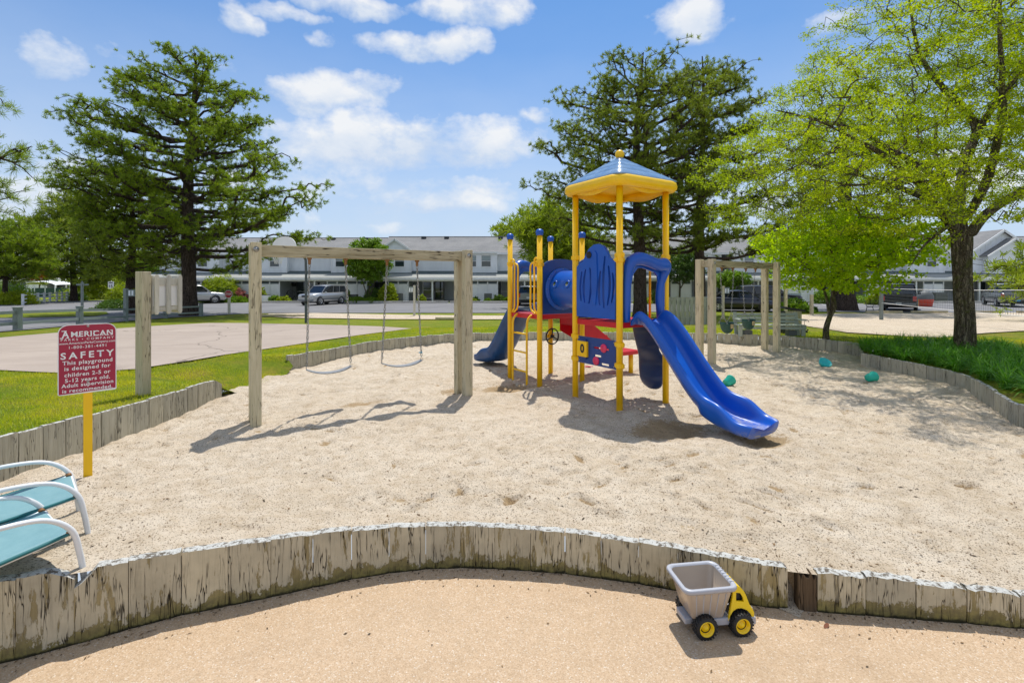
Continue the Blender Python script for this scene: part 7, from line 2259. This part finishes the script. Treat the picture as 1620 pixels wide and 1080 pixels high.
# --- the tall pine left of the court
b = G(300, 499.5); Yp = b.y
def E(rows, u0, Y, zb, Hh):
    """pixel envelope rows (v, left u, right u) to (height fraction, left, right)"""
    out = []
    for v, l, r_ in rows:
        z = EYE - (v - 445) * Y / FPX
        out.append(((z - zb) / Hh, max(0.15, (u0 - l) * Y / FPX), max(0.15, (r_ - u0) * Y / FPX)))
    return sorted(out)
def pine_at(label, u, v, top, rows, tr_px, Y=None, **kw):
    if Y is None: b = G(u, v)
    else: b = Vector(((u - 810) * Y / FPX, Y, Hz((u - 810) * Y / FPX, Y)))
    z_top = EYE - (top - 445) * b.y / FPX
    Hh = z_top - b.z
    return pine(label, b, Hh / 0.985, tr_px * b.y / FPX / 2 / math.hypot(1, (u - 810) / FPX), E(rows, u, b.y, b.z, Hh), **kw)
pine_at('tall broad pine beside the court, its thick trunk before a silver wagon', 300, 499.5, 76,
        [(84, 245, 322), (100, 195, 348), (125, 172, 380), (150, 138, 398), (170, 108, 412), (195, 118, 425), (220, 128, 438), (250, 128, 472), (280, 120, 502), (300, 118, 515), (320, 118, 520), (345, 130, 512), (365, 155, 500), (385, 200, 480), (405, 225, 440), (425, 245, 350)], 25,
        n_limbs=88, n_att=6400, seed=3, rise=0.30, nl=0.18, nw=0.026, nn=22, wob=0.3, pad=0.20, puff=0.95, depth=0.7)
pine_at('pine with a dense dark crown just left of and behind the tall broad pine', 206, 0, 262, [(262, 150, 235), (290, 140, 262), (320, 125, 275), (350, 120, 285), (380, 125, 290), (400, 130, 300), (415, 150, 290), (428, 175, 250)], 17, Y=32.0,
        n_limbs=40, n_att=1000, seed=5, rise=0.2, nl=0.30, nw=0.042, nn=16, needles=NEEDLE_DK)
pine_at('thin open pine farther back at left, beyond the lane', 117, 0, 298, [(298, 105, 125), (320, 80, 140), (350, 55, 165), (380, 60, 175), (400, 75, 180), (420, 80, 170)], 11, Y=52.0,
        n_limbs=40, n_att=1100, seed=9, rise=0.12, nl=0.55, nw=0.08, nn=11, needles=NEEDLE_DK, first=0.18)
pine_at('bushy young pine at the left edge by the lane', 8, 482, 345, [(345, -10, 25), (360, -40, 45), (380, -60, 58), (400, -70, 66), (420, -75, 68), (436, -60, 40)], 9,
        n_limbs=44, n_att=1500, seed=11, rise=0.35, nl=0.34, nw=0.05, nn=15, first=0.34, needles=NEEDLE)
# the pine whose boughs reach in at the left edge
pine(  'near pine mostly outside the left edge, its boughs reaching into the picture', (-15.5, 12.8, Hz(-15, 12.8)), 7.6, 0.24,
       [(0.2, 1.0, 1.0), (0.50, 1.6, 1.5), (0.60, 2.2, 2.65), (0.70, 2.2, 3.0), (0.78, 2.0, 2.3), (0.9, 1.6, 2.0), (1, 0.6, 0.9)], n_limbs=30, n_att=480, seed=13, rise=0.15, nl=0.20, nw=0.012, nn=34, first=0.52, depth=0.55, pad=0.2)
# right hand pines behind the tower
pine_at('large pine behind the play tower, straight dark trunk below the slide hood', 1012, 503, 74,
        [(74, 985, 1045), (95, 940, 1090), (125, 900, 1125), (155, 888, 1130), (190, 872, 1150), (220, 860, 1155), (255, 850, 1150), (290, 852, 1150), (320, 846, 1150), (350, 868, 1140), (380, 900, 1130), (400, 950, 1100)], 20,
        n_limbs=70, n_att=3700, seed=21, rise=0.40, nl=0.18, nw=0.026, nn=22, puff=0.9, needles=NEEDLE_DK, wob=0.35, pad=0.24, first=0.28)
pine_at('tall pine right of the play tower with a bare upper trunk', 1108, 499, 84,
        [(84, 1090, 1150), (105, 1070, 1180), (140, 1060, 1200), (180, 1050, 1215), (220, 1060, 1230), (260, 1050, 1240), (300, 1040, 1235), (330, 1030, 1240), (360, 1010, 1240), (385, 990, 1245), (405, 1000, 1250), (425, 1030, 1240)], 17,
        n_limbs=56, n_att=3000, seed=23, rise=0.30, nl=0.18, nw=0.026, nn=22, puff=0.9, needles=NEEDLE_DK, wob=0.3, pad=0.24, first=0.24)
pine_at('leaning pine with a very thick dark base behind the small leafy tree', 1334, 491, 150,
        [(150, 1300, 1370), (200, 1230, 1420), (260, 1200, 1450), (320, 1190, 1450), (360, 1200, 1440), (390, 1230, 1420)], 36,
        n_limbs=34, n_att=1000, seed=25, rise=0.2, nl=0.40, nw=0.06, nn=11, needles=NEEDLE_DK, first=0.35)
pine_at('light green pine behind the rear tower posts', 884, 0, 318, [(318, 872, 893), (330, 850, 905), (345, 835, 925), (365, 822, 940), (385, 826, 945), (405, 832, 940), (425, 850, 920)], 10, Y=40.0,
        n_limbs=40, n_att=1200, seed=27, rise=0.25, nl=0.42, nw=0.07, nn=12, needles=NEEDLE_LT, first=0.25)
pine_at('rounded tree on the skyline left of the play tower', 842, 0, 333, [(333, 820, 850), (345, 800, 870), (360, 790, 885), (380, 795, 890), (400, 800, 885)], 9, Y=66.0,
        n_limbs=36, n_att=900, seed=29, rise=0.3, nl=0.6, nw=0.12, nn=11, needles=NEEDLE_LT, first=0.3, group=None)
pine_at('small distant tree on the skyline over the townhouse roof', 802, 0, 366, [(366, 798, 806), (372, 790, 812), (380, 788, 815)], 5, Y=72.0,
        n_limbs=16, n_att=200, seed=30, rise=0.3, nl=0.7, nw=0.14, nn=10, needles=NEEDLE_DK, first=0.5)
# bough of a pine at the right edge
pine(  'pine outside the right edge, one long low bough reaching into the picture', (27.7, 24.0, Hz(27, 24)), 4.6, 0.20,
       [(0.25, 3.2, 1.5), (0.42, 3.4, 1.6), (0.6, 3.1, 1.8), (0.85, 1.6, 1.2), (1, 0.4, 0.4)], n_limbs=24, n_att=520, seed=33, rise=0.10, nl=0.33, nw=0.05, nn=14, first=0.3, needles=NEEDLE_LT)
# far row of trees at the left behind the houses
for k, (u, Y, top, wpx, ndl, lab) in enumerate([(35, 95, 405, 80, NEEDLE_DK, 'distant tree behind the far left houses, leftmost'), (150, 98, 408, 70, NEEDLE_DK, 'distant tree between the thin pine and the dense dark pine'), (235, 92, 398, 60, NEEDLE_LT, 'distant light tree behind the tall pine trunk')]):
    pine_at(lab, u, 0, top, [(top, u - wpx * 0.15, u + wpx * 0.15), (top + 12, u - wpx * 0.4, u + wpx * 0.4), (top + 28, u - wpx * 0.5, u + wpx * 0.5), (top + 45, u - wpx * 0.4, u + wpx * 0.4)], 6, Y=Y, n_limbs=26, n_att=500, seed=40 + k, rise=0.3, nl=0.8, nw=0.16, nn=11, needles=ndl, first=0.2, tname='distant_tree')

# --- honey locust in the flower bed at right
lb = G(1526, 560)
LY = lb.y
def lp(u, v, dy, r_):
    Y = LY + dy
    q = Vector(((u - 810) * LY / FPX, 0, EYE - (v - 445) * LY / FPX))
    return (q.x - lb.x, dy, q.z - lb.z, r_)
TR = [(0, 0, -0.1, 0.165), lp(1526, 500, 0, 0.148), lp(1524, 430, 0.02, 0.145), lp(1522, 385, 0.0, 0.165), lp(1521, 365, 0.0, 0.165)]
sk = [TR + [lp(1520, 350, 0.0, 0.13)],
      [lp(1515, 372, 0, 0.135), lp(1490, 350, -0.15, 0.115), lp(1455, 328, -0.35, 0.11), lp(1428, 300, -0.5, 0.095), lp(1395, 288, -0.7, 0.08), lp(1350, 264, -0.9, 0.06), lp(1300, 246, -1.1, 0.035), lp(1240, 225, -1.3, 0.018), lp(1190, 215, -1.4, 0.01)],
      [lp(1520, 360, 0, 0.13), lp(1528, 310, 0.15, 0.115), lp(1548, 250, 0.3, 0.10), lp(1572, 200, 0.4, 0.085), lp(1556, 160, 0.45, 0.08), lp(1520, 120, 0.5, 0.065), lp(1490, 60, 0.6, 0.045), lp(1480, -30, 0.7, 0.02)],
      [lp(1572, 200, 0.4, 0.085), lp(1600, 150, 0.3, 0.07), lp(1640, 90, 0.2, 0.05), lp(1680, -20, 0.2, 0.02)],
      [lp(1530, 375, 0, 0.12), lp(1552, 340, -0.1, 0.10), lp(1590, 308, -0.3, 0.085), lp(1640, 280, -0.5, 0.08), lp(1720, 240, -0.7, 0.05), lp(1800, 200, -0.9, 0.02)],
      [lp(1522, 330, 0.1, 0.11), lp(1505, 270, 0.5, 0.09), lp(1480, 230, 0.9, 0.075), lp(1430, 180, 1.3, 0.055), lp(1380, 150, 1.7, 0.035), lp(1310, 120, 2.1, 0.015)],
      [lp(1524, 350, 0.1, 0.10), lp(1515, 300, 0.9, 0.08), lp(1460, 250, 1.8, 0.05), lp(1400, 215, 2.6, 0.03), lp(1330, 190, 3.1, 0.012)],
      [lp(1520, 350, -0.1, 0.09), lp(1500, 290, -0.9, 0.08), lp(1460, 210, -1.7, 0.05), lp(1420, 130, -2.2, 0.03), lp(1400, 60, -2.5, 0.012)],
      [lp(1535, 340, 0.2, 0.09), lp(1570, 270, 1.2, 0.07), lp(1620, 200, 2.2, 0.05), lp(1660, 120, 2.8, 0.02)],
      [lp(1400, 290, -0.65, 0.04), lp(1350, 300, -0.9, 0.03), lp(1290, 310, -1.2, 0.02), lp(1230, 305, -1.4, 0.01)],
      [lp(1505, 350, -0.05, 0.06), lp(1465, 372, -0.3, 0.035), lp(1430, 392, -0.5, 0.02), lp(1400, 420, -0.7, 0.01)]]
poly_l = [(1168, 240), (1176, 208), (1205, 168), (1262, 138), (1275, 118), (1302, 98), (1312, 66), (1352, 44), (1372, -10), (1440, -120), (1600, -170), (1800, -90), (1880, 100), (1830, 270), (1700, 330), (1640, 300), (1590, 290), (1560, 262), (1500, 300), (1478, 340), (1440, 372), (1400, 385), (1330, 372), (1270, 350), (1210, 338), (1190, 320), (1184, 288)]
def env_l(r, n):
    out = []
    while len(out) < n:
        m = 4000
        u, v, dy = r.uniform(1140, 1880, m), r.uniform(-170, 425, m), r.uniform(-3.4, 3.8, m)
        ok = in_poly(u, v, poly_l)
        e = ((u - 1520) / 420) ** 2 + ((v - 190) / 320) ** 2 + (dy / 4.0) ** 2
        ok &= e < 1.35
        nz = vnoise(u / 55 + dy * 0.7, v / 34, 3) + 0.6 * vnoise(u / 24, v / 17 + dy, 8)
        ok &= nz > -0.02
        # thinner in the middle, round the bare limbs
        ok &= ~((np.hypot(u - 1535, (v - 330) * 1.0) < 75)) | (r.uniform(0, 1, m) < 0.15)
        for a, b_, c in zip(u[ok], v[ok], dy[ok]):
            q = lp(a, b_, c, 0)
            out.append(q[:3])
    return np.array(out[:n])
leafy('large honey locust with furrowed trunk and airy yellow green crown at right', lb, sk, env_l, 3500, LOCUST, LOCUSTBARK, 5, 4, 0.0036, 40, 0.25, 0.060, 0.025, 'locust_tree', p=2.25, alpha=0.22, curl=0.13, droop=0.25, fl=0.45, flatten=0.4, trunk=TR,
      keep=lambda P, r: (vnoise(P[:, 0] * 1.4, P[:, 2] * 1.9 + P[:, 1], 12) + r.normal(0, 0.35, len(P))) > -0.30)
# --- the small leafy tree behind the edging
rb = G(1307, 539)
def rp(u, v, dy, r_): return ((u - 1307) * rb.y / FPX, dy, EYE - (v - 445) * rb.y / FPX - rb.z, r_)
TR2 = [(0, 0, -0.05, 0.075), rp(1307, 520, 0, 0.062), rp(1313, 500, 0, 0.055), rp(1319, 487, 0, 0.06), rp(1318, 470, 0, 0.045)]
sk = [TR2, [rp(1319, 478, 0, 0.045), rp(1318, 440, 0.0, 0.035), rp(1322, 400, 0.1, 0.025), rp(1330, 350, 0.1, 0.012)],
      [rp(1312, 500, 0, 0.045), rp(1311, 470, 0.1, 0.035), rp(1300, 440, 0.15, 0.025), rp(1270, 410, 0.2, 0.015), rp(1240, 390, 0.3, 0.01)],
      [rp(1319, 465, 0, 0.03), rp(1340, 435, -0.2, 0.022), rp(1375, 410, -0.3, 0.016), rp(1420, 395, -0.3, 0.008)],
      [rp(1318, 440, 0, 0.03), rp(1300, 400, -0.4, 0.02), rp(1270, 370, -0.7, 0.01)],
      [rp(1320, 430, 0, 0.03), rp(1350, 390, 0.5, 0.02), rp(1380, 360, 0.8, 0.01)]]
def env_r(r, n):
    poly = [(1205, 395), (1225, 372), (1262, 352), (1300, 338), (1345, 332), (1390, 338), (1430, 352), (1455, 375), (1460, 398), (1440, 412), (1400, 425), (1385, 445), (1350, 448), (1330, 462), (1300, 462), (1272, 455), (1250, 430), (1225, 418)]
    out = []
    while len(out) < n:
        m = 3000
        u, v, dy = r.uniform(1200, 1465, m), r.uniform(330, 465, m), r.uniform(-1.7, 1.9, m)
        ok = in_poly(u, v, poly) & (((u - 1330) / 140) ** 2 + (dy / 1.9) ** 2 < 1.05)
        ok &= vnoise(u / 18 + dy * 2, v / 12, 5) > -0.45
        out += [rp(a, b_, c, 0)[:3] for a, b_, c in zip(u[ok], v[ok], dy[ok])]
    return np.array(out[:n])
leafy('small twin stemmed tree with fresh green leaves just behind the back edging', rb, sk, env_r, 1000, REDBUD, LOCUSTBARK, 7, 3, 0.004, 10, 0.19, 0.085, 0.07, 'redbud_tree', p=2.3, curl=0.1, droop=0.5, fl=0.45, trunk=TR2)
# --- crepe myrtle before the middle row
cb = Vector(at_y(583, 48.6))
sk = [[(0, 0, 0, 0.10), (0.0, 0, 0.5, 0.08), (0.1, 0, 1.4, 0.06), (0.2, 0, 2.8, 0.04), (0.3, 0, 4.6, 0.02)], [(0, 0, 0.1, 0.07), (-0.35, 0.1, 1.2, 0.06), (-0.8, 0.1, 2.6, 0.03), (-1.2, 0, 4.0, 0.015)], [(0, 0, 0.1, 0.07), (0.4, -0.1, 1.3, 0.05), (0.9, -0.1, 2.7, 0.03), (1.4, 0, 3.9, 0.015)]]
def env_c(r, n):
    q = unit(r.normal(0, 1, (n, 3))) * (r.uniform(0, 1, (n, 1)) ** 0.4)
    q[:, 0] *= 2.3 ; q[:, 1] *= 1.8; q[:, 2] = q[:, 2] * 2.35 + 4.15
    return q + np.array([0, 0, 0.0])
leafy('dense rounded green crepe myrtle with several stems, seen through the near swings', cb, sk, env_c, 620, SHRUB_MD, LOCUSTBARK, 9, 2, 0.008, 16, 0.36, 0.2, 0.12, 'myrtle_tree', curl=0.08, fl=0.4)
# --- other garden trees
def simple_tree(label, u, Y, h, w_, zc, leafm, seed, tname='garden_tree', hz_=None, leaves=14, n=420, ll=0.2, lrad=0.4):
    b = Vector(at_y(u, Y))
    sk = [[(0, 0, 0, 0.10), (0.05, 0, zc * 0.5, 0.08), (0, 0.1, zc, 0.05), (0.1, 0, h * 0.85, 0.02)], [(0, 0, zc * 0.45, 0.06), (-w_ * 0.3, 0.2, zc * 0.95, 0.03)], [(0, 0, zc * 0.4, 0.06), (w_ * 0.3, -0.2, zc, 0.03)]]
    hz2 = hz_ or (h - zc)
    def env(r, n):
        q = unit(r.normal(0, 1, (n, 3))) * (r.uniform(0, 1, (n, 1)) ** 0.4)
        q[:, 0] *= w_ / 2; q[:, 1] *= w_ / 2.2; q[:, 2] = q[:, 2] * hz2 + zc
        return q
    return leafy(label, b, sk, env, n, leafm, LOCUSTBARK, seed, 2, 0.007, leaves, lrad, ll, ll * 0.6, tname, curl=0.08, fl=0.4)
simple_tree('red leaved small tree at far left behind the white canopy', 62, 74, 4.6, 5.0, 3.4, REDLEAF, 51, n=260)
simple_tree('bright green small tree beyond the lane, between the two left pines', 148, 58, 3.4, 4.6, 2.0, SHRUB_LT, 52, n=300)
simple_tree('light green tree behind the thick trunk of the tall pine', 240, 60, 5.2, 6.5, 3.4, SHRUB_MD, 53, n=420)
simple_tree('light green tree behind the dense dark pine', 176, 64, 5.0, 6.0, 3.2, SHRUB_LT, 54, n=380)
simple_tree('small green tree left of the black sedan', 1158, 44, 3.0, 3.2, 2.1, SHRUB_MD, 55, n=260)
simple_tree('dark shade tree between the tower and the far swing frame', 1075, 47, 5.2, 5.5, 3.6, SHRUB_DK, 56, n=420)
simple_tree('dark tree behind the far swing beam', 1195, 62, 6.4, 9.0, 3.9, SHRUB_DK, 57, n=520, ll=0.3, lrad=0.6)

# --- shrubs
def shrub(label, pos, rx, rz, leafm, seed=1, name='shrub', n=240, ll=0.13, group=None, kind_leaf=10, ry=None, stem=True):
    r = np.random.default_rng(seed)
    root = thing(name, label, 'shrub' if name != 'flowering_shrub' else 'shrub', tuple(pos), 0, group)
    q = unit(r.normal(0, 1, (n, 3)))
    q[:, 2] = np.abs(q[:, 2]) * 1.0 - 0.15 * (r.uniform(0, 1, n) < 0.4)
    q *= (r.uniform(0.72, 1.0, (n, 1)))
    bump_ = 1 + 0.12 * vnoise(q[:, 0] * 3 + seed, q[:, 1] * 3 + q[:, 2] * 2, seed)
    q *= bump_[:, None]
    q[:, 0] *= rx; q[:, 1] *= (ry or rx); q[:, 2] = np.maximum(q[:, 2] * rz, 0.03)
    leaf_mesh('leaves', q, leafm, kind_leaf, 0.16 * max(rx, 0.5), ll, ll * 0.6, 0.3, 0.1, seed, root, 0.8)
    mb = MB()
    rr_ = random.Random(seed)
    for k in range(9):
        a = rr_.uniform(0, 2 * PI); f = rr_.uniform(0.3, 0.75)
        mb.tube([(0, 0, 0), (rx * f * 0.5 * math.cos(a), rx * f * 0.5 * math.sin(a), rz * 0.45), (rx * f * math.cos(a), rx * f * math.sin(a), rz * 0.8)], [0.03, 0.02, 0.01], 5)
    mb.build('stems', LOCUSTBARK, root)
    return root
SH = [
    ('large round yellow green shrub in front of the white panels, right of the crepe myrtle', 614, 48.7, 0.98, 1.95, SHRUB_LT, 500, 'shrub'),
    ('dark clipped shrub between the crepe myrtle and the big round shrub', 590, 49.3, 1.0, 1.5, SHRUB_DK, 340, 'shrub'),
    ('small round topiary shrub right of the silver off-road wagon', 547, 48.9, 0.55, 1.5, SHRUB_DK, 200, 'shrub'),
    ('small yellow green shrub in front of the glass porch door', 667, 48.6, 0.50, 0.85, SHRUB_LT, 170, 'shrub'),
    ('tiny yellow green shrub left of the middle air conditioner', 748, 48.7, 0.42, 0.42, SHRUB_LT, 110, 'shrub'),
    ('tiny dark shrub beside the tiny yellow green one', 753, 49.2, 0.45, 0.6, SHRUB_DK, 110, 'shrub'),
    ('small bright shrub in front of the middle air conditioner', 771, 48.5, 0.38, 0.42, SHRUB_MD, 110, 'shrub'),
    ('low wide dark green shrub before the door, left of the yellow posts', 790, 48.7, 0.72, 0.75, SHRUB_DK, 220, 'shrub'),
    ('low green shrub partly behind the leftmost yellow post', 803, 48.6, 0.5, 0.55, SHRUB_MD, 150, 'shrub'),
    ('low bright green shrub left of the round wicker chair', 449, 48.5, 0.72, 0.62, SHRUB_LT, 190, 'shrub'),
    ('leafy spiky green clump beside the white planter', 435, 48.6, 0.62, 0.70, SHRUB_MD, 150, 'shrub'),
    ('flat topped yellow green shrub behind the left swing posts', 411, 48.9, 0.72, 1.7, SHRUB_LT, 260, 'shrub'),
    ('huge rounded yellow green and dark shrub right of the big pine trunk', 350, 49.6, 2.1, 2.75, SHRUB_LT, 900, 'shrub'),
    ('dark lower shrub in front of the huge rounded shrub', 347, 48.6, 1.6, 1.5, SHRUB_DK, 420, 'shrub'),
    ('low bright green hedge behind the stop sign', 376, 48.7, 1.2, 0.62, SHRUB_MD, 260, 'shrub'),
    ('pink flowering shrub behind the stop sign', 378, 49.5, 1.0, 1.35, PINKLEAF, 240, 'flowering_shrub'),
    ('low ground cover clump beneath the crepe myrtle, left part', 562, 48.5, 1.2, 0.55, SHRUB_MD, 260, 'shrub'),
    ('low ground cover clump beneath the crepe myrtle, right part', 590, 48.4, 1.1, 0.45, SHRUB_MD, 240, 'shrub'),
    ('round yellow green shrub behind the tall notice post at left', 197, 40.0, 1.25, 2.1, SHRUB_LT, 480, 'shrub'),
    ('dark low clump at the foot of the notice post shrub', 184, 38.0, 1.4, 0.6, SHRUB_DK, 280, 'shrub'),
    ('bright green bank of plants beyond the lane at left', 150, 60.0, 4.2, 1.1, SHRUB_LT, 700, 'shrub'),
    ('dark round shrub at the right end of the white fence', 122, 54.0, 0.95, 0.95, SHRUB_DK, 220, 'shrub'),
    ('bright green shrub left of the white fence', 26, 44.5, 1.5, 1.25, SHRUB_LT, 420, 'shrub'),
    ('dark green shrub behind the left end of the white fence', 10, 50.0, 2.2, 2.0, SHRUB_MD, 500, 'shrub'),
    ('low green shrub right of the black sedan', 1258, 33.5, 1.05, 0.85, SHRUB_MD, 380, 'shrub'),
    ('small dark shrub beside the low green shrub right of the sedan', 1274, 33.8, 0.75, 0.55, SHRUB_DK, 220, 'shrub'),
    ('leafy green shrub left of the thick dark pine base', 1303, 46.0, 1.0, 1.3, SHRUB_MD, 260, 'shrub'),
    ('low hedge of green plants right of the thick dark pine base', 1362, 48.0, 2.4, 0.6, SHRUB_MD, 420, 'shrub'),
    ('small leafy bush left of the volleyball net post', 1386, 44.0, 0.75, 1.55, SHRUB_LT, 200, 'shrub'),
    ('light green potted bush on the porch behind the grey pickup', 1574, 49.6, 0.55, 1.15, SHRUB_LT, 160, 'shrub'),
    ('green shrub seen past the tower hood, left part', 1016, 46.0, 0.9, 0.8, SHRUB_LT, 220, 'shrub'),
    ('dark shrub behind the slide, beside the grey board fence', 1043, 47.0, 1.2, 1.2, SHRUB_DK, 260, 'shrub'),
]
for k, (lab, u, Y, rx, rz, lm, n_, nm) in enumerate(SH):
    shrub(lab, at_y(u, Y), rx, rz, lm, 60 + k, nm, n_, 0.16)

# --- long leaved plants in the bed (nobody could count the blades)
def blades(name, P, dirs, Ls, ws, material, parent=None, seg=4, arch=1.0, seed=1):
    r = np.random.default_rng(seed)
    n = len(P)
    d = np.concatenate([dirs, np.zeros((n, 1))], 1)
    side = np.stack([-dirs[:, 1], dirs[:, 0], np.zeros(n)], 1)
    rows = []
    for j in range(seg + 1):
        t = j / seg
        a = arch[:, None] if isinstance(arch, np.ndarray) else arch
        c = P + d * (Ls[:, None] * (0.25 * t + 0.45 * t * t) * a) + np.array([0, 0, 1.0]) * (Ls[:, None] * (t * 1.0 - 0.62 * t * t * a))
        wd = ws[:, None] * (1 - 0.9 * t ** 2.2) * 0.5
        rows.append(np.stack([c - side * wd, c + side * wd], 1))
    V = np.stack(rows, 1).reshape(-1, 3)
    per = (seg + 1) * 2
    base = np.arange(n)[:, None] * per
    F = np.concatenate([np.stack([base[:, 0] + 2 * j, base[:, 0] + 2 * j + 1, base[:, 0] + 2 * j + 3, base[:, 0] + 2 * j + 2], 1)[:, None, :] for j in range(seg)], 1).reshape(-1)
    return link(name, np_mesh(name, V, F, 4, True, [material]), parent)
bed = [(7.65, 10.4), (7.75, 9.3), (7.78, 8.6), (7.6, 8.0), (7.35, 7.5), (7.05, 7.0), (6.85, 6.55), (6.9, 6.2), (7.7, 6.5), (8.6, 7.4), (9.8, 9.0), (10.9, 10.6), (11.2, 11.5), (10.2, 12.0), (9.0, 11.9), (8.0, 11.4)]
bp = gridpts(6.3, 11.5, 5.9, 12.3, 0.27)
bp = bp[in_poly(bp[:, 0], bp[:, 1], bed)]
n_per = 62
bp = bp + rng.uniform(-0.09, 0.09, bp.shape)
P = np.repeat(bp, n_per, 0) + rng.normal(0, 0.035, (len(bp) * n_per, 2))
ang_ = rng.uniform(0, 2 * PI, len(P))
dirs = np.stack([np.cos(ang_), np.sin(ang_)], 1)
P3 = np.column_stack([P, H(P[:, 0], P[:, 1]) - 0.01])
bl_ = blades('strap_leaf_plants', P3, dirs, rng.uniform(0.30, 0.60, len(P)), rng.uniform(0.012, 0.020, len(P)), LIRIOPE, seed=3, arch=rng.uniform(0.5, 1.45, len(P)))
tag(bl_, 'bed of dark green arching strap leaved plants round the locust trunk', 'plants', kind='stuff')
# --- lawn blades where the grass is near enough to tell
def grass_area(name, poly, density, h, seed, lab, wd=0.006):
    xs_, ys_ = [p[0] for p in poly], [p[1] for p in poly]
    r = np.random.default_rng(seed)
    A = (max(xs_) - min(xs_)) * (max(ys_) - min(ys_))
    n = int(A * density)
    P = np.stack([r.uniform(min(xs_), max(xs_), n), r.uniform(min(ys_), max(ys_), n)], 1)
    P = P[in_poly(P[:, 0], P[:, 1], poly)]
    P = P[~in_poly(P[:, 0], P[:, 1], COURT_POLY)]
    m = fbm(P[:, 0] * 1.3, P[:, 1] * 1.3, 4, 3)
    P = P[m + r.normal(0, 0.5, len(P)) > -0.5]
    a = r.uniform(0, 2 * PI, len(P))
    z = np.array(H(P[:, 0], P[:, 1]))
    g = blades(name, np.column_stack([P, z - 0.005]), np.stack([np.cos(a), np.sin(a)], 1), h * r.uniform(0.5, 1.3, len(P)), np.full(len(P), wd) * r.uniform(0.7, 1.3, len(P)), BLADE, seg=1, arch=r.uniform(0.2, 1.0, len(P)))
    return tag(g, lab, 'grass', kind='stuff')
grass_area('grass', [(-4.62, 2.6), (-4.60, 7.45), (-4.46, 7.7), (-4.42, 9.8), (-4.7, 9.95), (-4.3, 11.0), (-3.7, 12.4), (-5.2, 12.6), (-6.4, 11.2), (-7.6, 9.7), (-9.5, 8.55), (-9.0, 6), (-6.5, 3.5), (-5.5, 2.6)], 3400, 0.055, 1, 'lawn grass on the left between the sand pit and the ball court', 0.008)
grass_area('grass', [(-3.8, 12.6), (-2.8, 13.75), (-1.85, 14.4), (0.3, 15.1), (3.3, 15.15), (5.9, 14.45), (7.6, 13.7), (8.3, 12.9), (8.5, 12.1), (10.5, 12.6), (9.5, 15), (6.5, 17.5), (0, 18), (-4, 16.8), (-5.2, 14.2)], 1500, 0.06, 2, 'lawn grass behind the back edging of the sand pit', 0.012)
grass_area('grass', [(8.2, 12.0), (9.2, 12.1), (10.4, 12.2), (11.5, 11.5), (11.0, 10.2), (9.6, 8.4), (8.2, 6.6), (7.2, 5.8), (6.45, 5.6), (6.5, 4.6), (8.5, 5.2), (12, 8), (15, 12), (12.5, 14.0), (9.8, 14.0)], 1800, 0.06, 3, 'lawn grass at right around the plant bed', 0.010)
